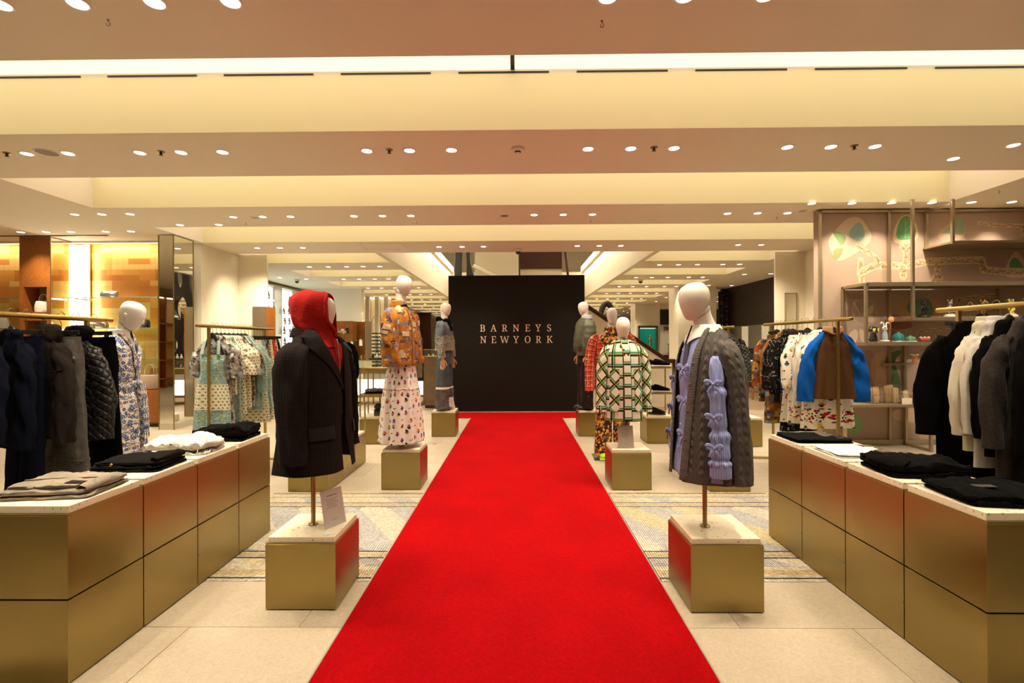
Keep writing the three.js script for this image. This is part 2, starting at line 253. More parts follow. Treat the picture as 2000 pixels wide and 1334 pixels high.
T.blueFloral = canvasTex(1024, 0.42, (x, S) => {
  x.fillStyle = '#e9e3da'; x.fillRect(0, 0, S, S);
  const st = tile9(S, (cx, cy, f) => { x.save(); x.translate(cx, cy); f(); x.restore(); });
  for (let i = 0; i < 330; i++) { const a = rnd() * 7, r = rr(24, 64), c = i % 3 ? '#35528f' : '#8f7468', q = rr(2.4, 5), l = 6 + rnd() * 7; st(rnd() * S, rnd() * S, () => { x.rotate(a); x.strokeStyle = c; x.lineWidth = l; x.beginPath(); for (let k = 0; k <= 20; k++) { const t = k / 20 * q, R = r * (1 - t / 9); x[k ? 'lineTo' : 'moveTo'](cos(t) * R, sin(t) * R * 0.8); } x.stroke(); }); }
  for (let i = 0; i < 230; i++) { const r = rr(10, 26), c = ['#2d4c8d', '#4a69a8', '#8d6c5f', '#25407c', '#6c7d96'][i % 5], p = 4 + i % 3; st(rnd() * S, rnd() * S, () => { x.fillStyle = c; for (let k = 0; k < p; k++) { x.beginPath(); x.arc(cos(k / p * 6.28) * r, sin(k / p * 6.28) * r, r * 0.62, 0, 7); x.fill(); } x.fillStyle = '#e9e3da'; x.beginPath(); x.arc(0, 0, r * 0.4, 0, 7); x.fill(); }); }
});
T.plaid = canvasTex(512, 0.108, (x, S) => { // white, green, black and yellow check
  x.fillStyle = '#e2d8cb'; x.fillRect(0, 0, S, S); const band = (p, w, c, a) => { x.globalAlpha = a; x.fillStyle = c; x.fillRect(p * S, 0, w * S, S); x.fillRect(0, p * S, S, w * S); x.globalAlpha = 1; };
  band(0.05, 0.14, '#128050', 0.75); band(0.24, 0.17, '#120f0f', 0.86); band(0.195, 0.035, '#d9c02a', 0.85); band(0.41, 0.02, '#d9c02a', 0.6);
});
T.plaidDiag = T.plaid.clone(); T.plaidDiag.rotation = PI / 4; T.plaidDiag.needsUpdate = true;
T.suit = canvasTex(256, 0.045, (x, S) => { x.fillStyle = '#201c1b'; x.fillRect(0, 0, S, S); x.globalAlpha = 0.55; for (let k = 0; k < 8; k++) { x.fillStyle = k % 2 ? '#120f0f' : '#2e2927'; x.fillRect(0, k * 32, S, 13); x.fillRect(k * 32, 0, 13, S); } x.globalAlpha = 0.3; x.fillStyle = '#4c3a36'; x.fillRect(0, 120, S, 7); x.fillRect(120, 0, 7, S); x.globalAlpha = 1; });
T.stripe = canvasTex(256, 0.060, (x, S) => { x.fillStyle = '#a5aede'; x.fillRect(0, 0, S, S); for (let k = 0; k < 8; k++) { x.fillStyle = k % 2 ? '#5a66ad' : '#6f7abf'; x.fillRect(k * 32, 0, 11, S); } });
T.tweed = canvasTex(512, 0.26, (x, S) => { x.fillStyle = '#cf4325'; x.fillRect(0, 0, S, S); for (let k = 0; k < 12; k++) { x.fillStyle = ['rgba(240,220,205,.75)', 'rgba(60,25,20,.45)', 'rgba(225,140,90,.5)'][k % 3]; x.fillRect(k * S / 12, 0, S / 44, S); x.fillRect(0, k * S / 12, S, S / 44); } const d = tile9(S, (a, b, r, c) => blob(x, a, b, r, c)); for (let i = 0; i < 60; i++) d(rnd() * S, rnd() * S, rr(6, 16), ['#1e1a1a', '#f0e6da', '#2a2222'][i % 3]); });
T.wildFloral = canvasTex(512, 0.4, (x, S) => { x.fillStyle = '#3a2a26'; x.fillRect(0, 0, S, S); const d = tile9(S, (a, b, r, c) => blob(x, a, b, r, c)); for (let i = 0; i < 430; i++) d(rnd() * S, rnd() * S, rr(6, 24), ['#d86a22', '#e8b02a', '#5b3f6e', '#b8452a', '#e89a5a', '#4a5a3a', '#2a2038', '#c98a6a', '#d9c23a'][i % 9]); });
T.blackPrint = canvasTex(512, 0.4, (x, S) => { x.fillStyle = '#131113'; x.fillRect(0, 0, S, S); x.strokeStyle = '#e6e0d6'; for (let i = 0; i < 46; i++) { x.lineWidth = rr(2, 5); x.beginPath(); const cx = rnd() * S, cy = rnd() * S; x.ellipse(cx, cy, rr(8, 40), rr(4, 15), rnd() * 3, 0, rr(3, 6.3)); x.stroke(); } for (let i = 0; i < 90; i++) { x.fillStyle = '#cfc9c0'; x.fillRect(rnd() * S, rnd() * S, 4, 4); } });
T.flowerBand = canvasTex(512, 0.5, (x, S) => { x.fillStyle = '#efe8d9'; x.fillRect(0, 0, S, S); const d = tile9(S, (a, b, r, c) => blob(x, a, b, r, c)); for (let i = 0; i < 330; i++) d(rnd() * S, rnd() * S, rr(7, 16), ['#1c1a1c', '#1c1a1c', '#a8231c', '#2a2426', '#d6c9b0'][i % 5]); for (let i = 0; i < 60; i++) d(rnd() * S, rnd() * S, 17, '#b02a20'); }, { mh: 0.42 });
T.tartan = canvasTex(256, 0.1, (x, S) => { x.fillStyle = '#1a2144'; x.fillRect(0, 0, S, S); x.globalAlpha = 0.8; x.fillStyle = '#c9a827'; x.fillRect(30, 0, 22, S); x.fillRect(0, 30, S, 22); x.fillStyle = '#7e1f1f'; x.fillRect(140, 0, 50, S); x.fillRect(0, 140, S, 50); x.globalAlpha = 1; });
const denimMap = (r, g, b, k = 0.35) => dataTex(256, 0.5, (u, v) => { const f = 1 - k / 2 + k * (0.5 * pn(u, v, 5, 3) + 0.25 * pn(u, v, 16, 5) + 0.25 * pn(u, v, 128, 6)); return [r * f, g * f, b * f]; }, { color: true });
const melange = (r, g, b, k = 0.5) => dataTex(256, 0.16, (u, v) => { const f = 1 - k / 2 + k * (0.6 * pn(u, v, 128, 3) + 0.4 * pn(u, v, 40, 5)); return [r * f, g * f, b * f]; }, { color: true });
const cableBump = dataTex(512, 0.30, (u, v) => { const c = (u * 6) % 1, s = sin(v * 2 * PI * 6 + (c > 0.5 ? 1 : -1) * (c - 0.5) * 8), tw = abs(c - 0.5) < 0.26 ? 0.55 + 0.4 * s * (1 - pow(abs(c - 0.5) / 0.26, 2)) + 0.2 * (1 - pow(abs(c - 0.5) / 0.26, 2)) : 0.3 + 0.12 * sin(u * 2 * PI * 54); return 0.8 * tw + 0.12 * pn(u, v, 120, 5); });
const ribBump = dataTex(256, 0.1, (u) => 0.5 + 0.5 * sin(u * 2 * PI * 12));
const quiltBump = dataTex(256, 0.12, (u, v) => { const a = ((u + v) * 2) % 1, b = ((u - v + 2) * 2) % 1; return pow(sin(a * PI) * sin(b * PI), 0.45) * 0.9 + 0.1 * pn(u, v, 12, 4); });
const beadBump = dataTex(256, 0.1, (u, v) => pow(pn(u, v, 22, 8), 2));
const C = {
  suit: cloth(white, { map: T.suit, sheen: 0.04, spec: 0.15 }), suitLine: cloth(rgb(0.02, 0.018, 0.018)), redHood: cloth(rgb(0.37, 0.014, 0.012), { sheen: 0.15, bump: wrinkleBump, bs: 0.004 }), redRib: cloth(rgb(0.40, 0.015, 0.012), { bump: ribBump, bs: 0.002 }),
  greyKnit: cloth(white, { map: melange(0.36, 0.34, 0.325), bump: cableBump, bs: 0.011, sheen: 0.4 }), greyRib: cloth(white, { map: melange(0.38, 0.36, 0.345), bump: ribBump, bs: 0.003 }),
  stripe: cloth(white, { map: T.stripe, bump: wrinkleBump, bs: 0.003 }), whiteShirt: cloth(rgb(0.80, 0.77, 0.74)), navyShirt: cloth(rgb(0.10, 0.10, 0.17)),
  tapestry: cloth(white, { map: T.tapestry, bump: wrinkleBump, bs: 0.004 }), comic: cloth(white, { map: T.comic }), comicCream: cloth(white, { map: T.comicCream }),
  plaid: cloth(white, { map: T.plaid }), plaidDiag: cloth(white, { map: T.plaidDiag }), tweed: cloth(white, { map: T.tweed }), wild: cloth(white, { map: T.wildFloral }),
  blueFloral: cloth(white, { map: T.blueFloral }), red: cloth(white, { map: T.red }), ditsy: cloth(white, { map: T.ditsy }), olive: cloth(white, { map: T.olive }), greyPhoto: cloth(white, { map: T.greyPhoto }), tapBlue: cloth(white, { map: T.tapestryBlue }),
  blackPrint: cloth(white, { map: T.blackPrint }), flowerBand: cloth(white, { map: T.flowerBand }), tartan: cloth(white, { map: T.tartan }),
  denim: cloth(white, { map: denimMap(0.38, 0.41, 0.45, 0.8) }), denimBlue: cloth(white, { map: denimMap(0.28, 0.32, 0.37, 0.7) }), denimGrey: cloth(white, { map: denimMap(0.36, 0.34, 0.32, 0.8), bump: wrinkleBump, bs: 0.004 }), denimBlack: cloth(white, { map: denimMap(0.075, 0.07, 0.068), sheen: 0, spec: 0.15 }),
  beads: cloth(white, { map: dataTex(256, 0.12, (u, v) => { const k = pn(u, v, 40, 8); return k > 0.62 ? [0.85, 0.8, 0.7] : k < 0.33 ? [0.12, 0.13, 0.14] : [0.44, 0.46, 0.48]; }, { color: true }), bump: beadBump, bs: 0.006 }),
  black: cloth(rgb(0.0032, 0.003, 0.003), { sheen: 0, spec: 0.12, bump: wrinkleBump, bs: 0.0025 }), blackKnit: cloth(rgb(0.004, 0.004, 0.004), { bump: ribBump, bs: 0.004, sheen: 0.02, spec: 0.12 }), navy: cloth(rgb(0.0035, 0.0045, 0.012), { sheen: 0.0, spec: 0.15, bump: wrinkleBump, bs: 0.004 }), charcoal: cloth(rgb(0.021, 0.016, 0.013), { sheen: 0.03, spec: 0.15, bump: wrinkleBump, bs: 0.005 }),
  quilt: new THREE.MeshPhysicalMaterial({ color: rgb(0.004, 0.004, 0.0045), roughness: 0.5, side: THREE.DoubleSide, bumpMap: quiltBump, bumpScale: 0.012 }),
  cream: cloth(rgb(0.74, 0.68, 0.55), { bump: wrinkleBump, bs: 0.004 }), offWhite: cloth(rgb(0.66, 0.63, 0.58), { bump: wrinkleBump, bs: 0.005 }), greyWool: cloth(white, { map: melange(0.24, 0.22, 0.205, 0.9) }), greyGreen: cloth(rgb(0.30, 0.28, 0.25)),
  brown: cloth(rgb(0.095, 0.042, 0.015), { sheen: 0.1 }), tan: cloth(rgb(0.30, 0.165, 0.075)), blue: cloth(rgb(0.003, 0.085, 0.40), { sheen: 0.05 }),
  olive2: new THREE.MeshPhysicalMaterial({ color: rgb(0.072, 0.075, 0.042), roughness: 0.6, side: THREE.DoubleSide, bumpMap: wrinkleBump, bumpScale: 0.01, sheen: 0.3 }), darkTrouser: cloth(rgb(0.022, 0.014, 0.014), { bump: wrinkleBump, bs: 0.004 }),
  trimWhite: cloth(rgb(0.80, 0.78, 0.74)), trimGreen: cloth(rgb(0.36, 0.48, 0.47)), jeansGrey: cloth(white, { map: denimMap(0.54, 0.50, 0.45, 0.5), bump: wrinkleBump, bs: 0.003 }), teal: cloth(rgb(0.02, 0.12, 0.09)), hoodGrey: cloth(rgb(0.40, 0.36, 0.31), { bump: wrinkleBump, bs: 0.005 }), lilacGrey: cloth(rgb(0.45, 0.46, 0.55)),
};
// ---------------------------------------------------------------- the room: floor, ceiling, walls
const HX = 12, ZB = 4.5, ZF = -38;                      // half width, wall behind the camera, far wall
const floorG = structGroup('floor', 'beige limestone floor laid in large slabs with fine dark joints');
struct('floor_bed', span(-HX, HX, -0.10, -0.014, ZB, -10.3), M.grout, floorG);
struct('floor_far', span(-HX, HX, -0.10, 0, -10.3, ZF), M.floorFar, floorG);
{
  const W = 1.12, gap = 0.0028, slabs = {};
  const slab = (x0, x1, d0, d1) => {
    const w = x1 - x0 - gap, d = d1 - d0 - gap, k = w.toFixed(3) + d.toFixed(3); const v = floor(rnd() * 4);
    const key = k + v; if (!slabs[key]) { const g = new THREE.BoxGeometry(w, 0.014, d); const q = muv(g), u = q.attributes.uv; for (let i = 0; i < u.count; i++) u.setXY(i, u.getX(i) + v * 0.37, u.getY(i) + v * 0.61); slabs[key] = q; }
    const m = struct('slab', slabs[key], M.stone[v], floorG); m.position.set((x0 + x1) / 2, -0.007, -(d0 + d1) / 2); m.rotation.y = v % 2 ? 0 : PI;
  };
  const rows = [[-4.45, -0.33]]; let d = 2.47; const near = [];
  slab(-HX, HX, -4.45, 0.23);
  for (const [a, b, off] of [[0.23, 0.79, 0], [0.79, 1.35, 1], [1.35, 1.91, 0], [1.91, 2.47, 1], [2.47, 2.945, 0]]) { const s = off ? 0.56 : 0; for (let x = -s - 3.36; x < 3.3; x += W) slab(x, x + W, a, b); slab(-HX, -s - 3.36, a, b); }
  for (const [a, b, off] of [[0.23, 0.79, 0], [0.79, 1.35, 1], [1.35, 1.91, 0], [1.91, 2.47, 1], [2.47, 2.945, 0]]) slab(off ? 3.92 - 1.12 : 3.36, HX, a, b);
  slab(-HX, -2.35, 2.945, 4.685); slab(2.35, HX, 2.945, 4.685);
  for (let r = 0; r < 10; r++) { const a = 4.685 + r * 0.5615, b = a + 0.5615, s = r % 2 ? 0.56 : 0; for (let k = -8; k < 8; k++) slab(k * W - s, k * W - s + W, a, b); slab(-HX, -8 * W - s, a, b); slab(8 * W - s, HX, a, b); }
}
{ // inlaid mosaic band of small stone cubes between the counters
  const p = 0.0165, x0 = -2.35, x1 = 2.35, d0 = 2.95, d1 = 4.68, list = [], cc = new THREE.Color();
  const cream = [0.56, 0.51, 0.43], ochre = [0.50, 0.38, 0.20], pale = [0.60, 0.55, 0.46], grey = [0.36, 0.34, 0.33], lilac = [0.45, 0.44, 0.45], black = [0.02, 0.018, 0.016], sand = [0.58, 0.49, 0.32];
  for (let d = d0 + p / 2; d < d1; d += p) for (let x = x0 + p / 2; x < x1; x += p) {
    if (x > -0.90 && x < 0.86) continue; let c = cream; const near = (q) => abs(d - q) < p * 0.52;
    if (near(4.665) || near(4.40) || near(4.30) || near(3.37) || near(3.265) || near(2.985)) c = black;
    else if (d > 4.40) { const s = floor((x + d * 0.8) * 5); c = d > 4.56 ? (floor(d / p) % 3 ? sand : cream) : d > 4.53 ? grey : [lilac, pale, sand, pale][((s % 4) + 4) % 4]; }
    else if (d > 4.30) c = abs(d - 4.35) < 0.018 ? ochre : cream;
    else if (d > 3.37) {
      const t = (d - 3.37) / 0.93, u = (x + 0.62 * t) / 0.27, s = floor(u), f = u - s, arch = sqrt(max(0, 1 - pow(2 * f - 1, 2)));
      c = t > 0.90 + 0.09 * arch || t < 0.10 - 0.09 * arch ? grey : (((s % 2) + 2) % 2 ? (h3(s, 3, 1) > 0.5 ? sand : pale) : lilac);
    } else if (d > 3.265) c = abs(d - 3.32) < 0.018 ? ochre : d > 3.335 ? cream : lilac;
    else if (d > 3.10) { const s = floor((x + d) * 6.5); c = d > 3.15 ? [pale, sand, grey, lilac][((s % 4) + 4) % 4] : cream; }
    else if (d > 3.04) c = ochre; else c = cream;
    list.push([x, d, c]);
  }
  const im = new THREE.InstancedMesh(new THREE.BoxGeometry(p * 0.80, 0.014, p * 0.80), M.tessera, list.length), m4 = new THREE.Matrix4(), q = new THREE.Quaternion(), sc = V(1, 1, 1), ax = V(0, 1, 0);
  list.forEach(([x, d, c], i) => { q.setFromAxisAngle(ax, rr(-0.06, 0.06)); m4.compose(V(x, -0.0072 + rr(-0.0006, 0.0004), -d), q, sc); im.setMatrixAt(i, m4); const k = rr(0.78, 1.15); cc.setRGB(c[0] * k, c[1] * k, c[2] * k * rr(0.92, 1.05)); im.setColorAt(i, cc); });
  im.name = 'mosaic_tesserae'; im.userData = { kind: 'stuff', label: 'mosaic band of small cream, ochre, grey and black stone cubes' }; floorG.add(im);
}
// carpet with its edging
{
  const g = thing('red_carpet', 'long bright red carpet runner leading to the black sign wall', 'carpet', [0, 0, 0]);
  part('runner', span(-0.8925, 0.849, 0.0005, 0.008, 3.5, -9.24), M.carpet, g);
  part('end_mat', span(-1.45, 1.40, 0.0005, 0.008, -9.24, -10.0), M.carpet, g);
  part('edge_strip', span(-0.9005, -0.8925, 0.0005, 0.010, 3.5, -9.24), M.trimGrey, g); part('edge_strip', span(0.849, 0.857, 0.0005, 0.010, 3.5, -9.24), M.trimGrey, g);
}
// ceiling: side soffits, cross beams, coffers with luminous panels
const ceil = structGroup('ceiling', 'cream plaster ceiling of broad cross beams and recessed luminous coffers');
const CX = 5.72, TH = COFFER_TOP + 0.16;
struct('soffit', span(-HX, -CX, CEIL, TH, ZB, ZF), M.ceiling, ceil); struct('soffit', span(CX, HX, CEIL, TH, ZB, ZF), M.ceiling, ceil);
const VX = 2.78, V0 = 9.86, V1 = 20.6;                  // stair void
function rect(x, y, z, w, h, color, intensity, dir) { const l = new THREE.RectAreaLight(color, intensity, w, h); l.position.set(x, y, z); l.lookAt(x + dir[0], y + dir[1], z + dir[2]); scene.add(l); return l; }
const lightPanels = [];
for (let k = -2; k <= 14; k++) {
  const n = 4.2 + 2.3 * k, f = n + (k === -1 ? 1.2 : 1.1); const inVoid = n > V0 && n < V1;
  const beams = inVoid ? [[-CX, -VX - 0.12], [VX + 0.12, CX]] : [[-CX, CX]];
  for (const [a, b] of beams) struct('beam', span(a, b, CEIL, TH, -n, -f), M.ceiling, ceil);
  // coffer behind this beam
  const c0 = f, c1 = n + 2.3; if (c1 > 36) continue; const cv = c0 > V0 - 0.1 && c0 < V1;
  for (const [a, b] of cv ? [[-CX, -VX - 0.12], [VX + 0.12, CX]] : [[-CX, CX]]) {
    struct('coffer_top', span(a, b, COFFER_TOP + 0.03, TH, -c0, -c1), M.beam, ceil);
    struct('beam_face', span(a, b, CEIL + 0.001, COFFER_TOP - 0.03, -c1 + 0.004, -c1), M.beam, ceil);
    struct('beam_face', span(a, b, CEIL + 0.001, COFFER_TOP + 0.03, -c0, -c0 - 0.004), M.beam, ceil);
    // luminous panels, each about 2.8 m, on the coffer top
    const cnt = max(1, Math.round((b - a) / 5.7)), w = (b - a) / cnt;
    for (let i = 0; i < cnt; i++) {
      const q = struct('luminous_panel', box(w - 0.03, 0.03, c1 - c0 - 0.02, a + w * (i + 0.5) - 0.03, COFFER_TOP + 0.014, -(c0 + c1) / 2), M.panelGlow, ceil); q.userData.label = 'glowing white stretched ceiling panel';
      lightPanels.push([a + w * (i + 0.5), (c0 + c1) / 2]);
    }
    if (cnt > 1) struct('panel_divider', span(-0.05, -0.015, COFFER_TOP - 0.004, COFFER_TOP + 0.028, -c0 - 0.01, -c1 + 0.01), M.black, ceil);
    rect((a + b) / 2, COFFER_TOP - 0.012, -(c0 + c1) / 2, b - a - 0.1, c1 - c0 - 0.06, COVE, COFFER, [0, -1, 0]);
  }
}
// dark air slots at the head of the beam face
for (let i = 0; i < 11; i++) struct('air_slot', span(-5.6 + i * 1.02, -5.6 + i * 1.02 + 0.78, COFFER_TOP - 0.030, COFFER_TOP - 0.016, -4.19, -4.205), M.black, ceil);
// stair void: fascias, cove, upper hall
const voidG = structGroup('trim_1', 'smooth cream fascia around the stairwell opening in the ceiling');
struct('fascia', span(-VX - 0.12, -VX, CEIL - 0.002, 4.40, -V0, -V1), M.wall, voidG); struct('fascia', span(VX, VX + 0.12, CEIL - 0.002, 4.40, -V0, -V1), M.wall, voidG);
struct('fascia', span(-VX, VX, CEIL, 4.40, -V1, -V1 - 0.12), M.wall, voidG);
struct('upper_floor', span(-8, -VX - 0.12, TH + 0.02, TH + 0.1, -V0 + 0.6, -V1 - 4), M.wall, voidG); struct('upper_floor', span(VX + 0.12, 8, TH + 0.02, TH + 0.1, -V0 + 0.6, -V1 - 4), M.wall, voidG);
struct('upper_floor', span(-VX, VX, TH + 0.02, TH + 0.1, -V0 + 0.6, -V0 - 0.02), M.wall, voidG);
struct('upper_wall', span(-8.1, -8, TH, 6.1, -V0 + 0.6, -V1 - 4), M.wall, voidG); struct('upper_wall', span(8, 8.1, TH, 6.1, -V0 + 0.6, -V1 - 4), M.wall, voidG); struct('upper_wall', span(-8, 8, TH, 6.1, -V1 - 4, -V1 - 4.1), M.wall, voidG); struct('upper_wall', span(-8, 8, TH, 6.1, -V0 + 0.6, -V0 + 0.5), M.wall, voidG);
struct('upper_ceiling', span(-8.1, 8.1, 6.1, 6.2, -V0 + 0.6, -V1 - 4.1), M.ceiling, voidG);
for (const s of [-1, 1]) {
  const q = thing('cove_light', s < 0 ? 'glowing cove strip along the stairwell edge, handbag shelf side' : 'glowing cove strip along the stairwell edge, stair rail side', 'cove light', [s * (VX - 0.05), 4.40, -(V0 + V1) / 2]);
  part('light_strip', box(0.10, 0.20, V1 - V0 - 0.2, 0, 0.10, 0), M.coveGlow, q); part('ledge', box(0.16, 0.02, V1 - V0 - 0.1, s * 0.03, -0.012, 0), M.wall, q);
  rect(s * (VX - 0.14), 4.42, -(V0 + V1) / 2, V1 - V0 - 0.4, 0.1, COVE, 30, [s * 0.25, -1, 0]); rect(s * (VX - 0.05), 4.63, -(V0 + V1) / 2, V1 - V0 - 0.4, 0.1, COVE, 40, [0, 1, 0]);
}
// room walls
struct('wall_back', span(-HX, HX, 0, CEIL, ZB, ZB + 0.15), M.wall, null, 'plain cream wall behind the viewer');
struct('wall_left', span(-HX - 0.15, -HX, 0, CEIL, ZB, ZF), M.wall, null, 'plain cream side wall beyond the handbag wall');
struct('wall_right', span(HX, HX + 0.15, 0, CEIL, ZB, ZF), M.wall, null, 'plain cream side wall beyond the mural');
struct('wall_far', span(-HX, HX, 0, CEIL, ZF, ZF - 0.15), M.wallDim, null, 'dim far wall at the end of the hall');
// left: block behind the gold wall, cream pier
struct('wall_pier_left', [span(-HX, -5.8, 0, CEIL, -8.86, -10.7), span(-5.81, -5.2, 0, CEIL, -10.05, -10.1)], M.wall, null, 'cream plaster pier behind the rack of printed dresses');
struct('wall_pier_right', [span(5.91, HX, 0, CEIL, -7.3, -10.7), span(5.3, 5.92, 0, CEIL, -10.05, -10.1)], M.wall, null, 'cream plaster pier behind the rack with the blue sleeved sweater');
// far left hall
struct('wall_perfume_end', span(-7.6, -5.3, 0, CEIL, -16.5, -16.8), M.wall, null, 'cream wall beyond the lit bottle shelves');
struct('wall_perfume_side', span(-7.9, -7.62, 0, CEIL, -10.7, -16.8), M.wall, null, 'cream side wall that holds the lit bottle shelves');
struct('wall_column_middle', span(5.4, 6.68, 0, CEIL, -16.4, -17.4), M.wall, null, 'wide cream column behind the grey cardigan figure');
struct('wall_column_far', span(5.75, 6.95, 0, CEIL, -23.8, -24.8), M.wall, null, 'cream column that carries the green lit vitrine');
struct('wall_column_end', span(-0.9, 0.1, 0, CEIL, -30, -31), M.wall, null, 'cream column far down the hall');
{ // dark damask shop front at the right
  const g = structGroup('wall_dark', 'dark brown shop front with a mirrored window strip');
  const dam = std(white, 0.5, 0, { map: dataTex(256, 0.8, (u, v) => { const k = pn(u, v, 24, 4) > 0.55 ? 1.35 : 1; return [0.135 * k, 0.10 * k, 0.085 * k]; }, { color: true }) });
  struct('upper_panel', span(7.33, 7.5, 1.95, CEIL, -10.7, -17.2), dam, g); struct('lower_panel', span(7.33, 7.5, 0, 1.22, -10.7, -17.2), dam, g);
  struct('window_pane', span(7.36, 7.38, 1.22, 1.95, -10.7, -17.2), std(rgb(0.23, 0.22, 0.17), 0.2), g);
  for (const d of [12.3, 14.3, 15.6]) struct('lit_doorway', span(7.345, 7.36, 1.26, 1.92, -d, -d - 0.42), std(rgb(0.6, 0.55, 0.42), 0.6, 0, { emissive: rgb(1, 0.85, 0.55), emissiveIntensity: 0.25 }), g);
  struct('end_panel', span(7.2, 9.5, 0, CEIL, -17.2, -17.35), dam, g);
}
{ // service hatch outline in the fourth beam
  const a = (700 - 1010.7) * 8.95 / 950, b = (790 - 1010.7) * 9.2 / 950; for (const q of [span(a, b, CEIL - 0.002, CEIL + 0.001, -8.96, -8.966), span(a - 0.12, b - 0.12, CEIL - 0.002, CEIL + 0.001, -9.5, -9.506), span(b, b + 0.006, CEIL - 0.002, CEIL + 0.001, -8.96, -9.5), span(a, a + 0.006, CEIL - 0.002, CEIL + 0.001, -8.96, -9.5)]) struct('hatch_joint', q, M.trimGrey, ceil);
}
// ---------------------------------------------------------------- recessed downlights and ceiling fittings
const trimG = lathe([[0.048, -0.004], [0.056, -0.006], [0.062, -0.003], [0.062, 0.0]], 24), lensG = new THREE.CylinderGeometry(0.047, 0.047, 0.006, 24);
const ord = ['first', 'second', 'third', 'fourth', 'fifth', 'sixth', 'seventh', 'eighth', 'ninth', 'tenth', 'eleventh', 'twelfth', 'thirteenth', 'fourteenth', 'fifteenth', 'sixteenth'];
function downlight(x, y, d, label, group, I, tx = 0, tz = 0, far = false, s = 1) {
  const g = thing('recessed_downlight', label, 'downlight', [x, y, -d], 0, group);
  const a = part('trim_ring', trimG, M.lampTrim, g), b = part('lens', lensG, far ? M.lampGlowFar : M.lampGlow, g); b.position.y = -0.003; if (s !== 1) g.scale.set(s, 1, s);
  if (I) { const l = new THREE.SpotLight(WARM, I, 0, far ? 0.95 : 0.78, 0.75, 2); l.position.set(x, y - 0.008, -d); l.target.position.set(x + tx, 0, -d + tz); l.shadow.radius = 2.2; scene.add(l); scene.add(l.target); }
  return g;
}
const rowX = (px, d) => px.map((p) => (p - 1010.7) * d / 950);
const rows = [
  ['the nearest ceiling beam', 2.585, rowX([-10, 145, 298, 449, 1190, 1340, 1497, 2040], 2.585)],
  ['the second ceiling beam', 4.62, rowX([43, 125, 268, 350, 432, 717, 801, 883, 1150, 1233, 1317, 1536, 1620, 1705, 1970], 4.62)],
  ['the third ceiling beam', 7.0, rowX([453, 511, 566, 691, 747, 803, 1044, 1101, 1158, 1420, 1478, 1536], 7.0)],
  ['the fourth ceiling beam', 9.3, rowX([500, 545, 590, 858, 903, 945, 1128, 1171, 1213, 1440, 1485], 9.3)],
];
for (const [name, d, xs] of rows) xs.forEach((x, i) => {
  const tx = abs(x) > 0.9 && abs(x) < 3.4 ? (x > 0 ? -0.25 : 0.25) : 0;
  const pier = d > 9 && abs(x) > 3.9;
  downlight(x, CEIL, d, `round recessed downlight on ${name}, ${ord[i]} counted from the handbag side`, 'recessed downlights on the ceiling beams', SPOT * (pier ? 1.5 : abs(x) < 0.9 ? 0.8 : 1.15), pier ? (x < 0 ? -1.0 : 0.8) : tx, pier ? -1.1 : 0.15);
});
downlight(-1.35, CEIL, 0.15, 'round recessed downlight above the near plinth with the dark blazer', 'recessed downlights on the ceiling beams', SPOT * 0.45, 0.1, -0.9); downlight(1.3, CEIL, 0.15, 'round recessed downlight above the near plinth with the grey cardigan', 'recessed downlights on the ceiling beams', SPOT * 0.45, -0.1, -0.9);
for (const x of [-2.0, 2.0]) downlight(x, CEIL, 1.0, x < 0 ? 'round recessed downlight over the counters with folded jeans' : 'round recessed downlight over the counters with folded knitwear', 'recessed downlights on the ceiling beams', SPOT * 0.5, 0, -0.4);
for (const x of [-4.2, -2.2, 0, 2.2, 4.2]) downlight(x, CEIL, -1.6, 'added unseen downlight lighting the space behind the viewer', 'added downlights behind the viewer', SPOT * 0.8);  // unseen lamps added to light the back region that the mirror pillar reflects
[4.4, 5.3, 6.2, 7.1].forEach((x, i) => downlight(x, CEIL, 4.95, `added recessed downlight brightening the mural wall, ${ord[i]} from the carpet`, 'added downlights brightening the mural wall', SPOT * 1.1, 0, -1.5));  // extra lamps added in the side soffit to brighten the mural
[-4.6, -5.2].forEach((x, i) => downlight(x, CEIL, 7.45, `round recessed downlight before the mirror pillar, ${ord[i]} from the carpet`, 'downlights before the mirror pillar', SPOT * 1.1, -0.5, -1.2));
// aisle lights over the handbag wall and in front of the mural wall
rowX([30, 80, 130, 200, 250], 7.85).forEach((x, i) => downlight(x, CEIL, 7.85, `round recessed downlight just before the gold wall, ${ord[i]} from the wooden pillar`, 'downlights before the gold wall', SPOT * 0.9, 0, -0.5));
rowX([138, 192, 248], 6.8).forEach((x, i) => downlight(x, CEIL, 6.8, `round recessed downlight over the handbag aisle, ${ord[i]} from the wooden pillar`, 'downlights over the handbag aisle', SPOT * 0.8));
rowX([1580, 1657, 1733, 1810, 1885, 1962], 6.55).forEach((x, i) => downlight(x, CEIL, 6.52, `round recessed downlight washing the mural wall, ${ord[i]} from the cream pier`, 'downlights washing the mural wall', SPOT * 1.1, 0, -0.30));
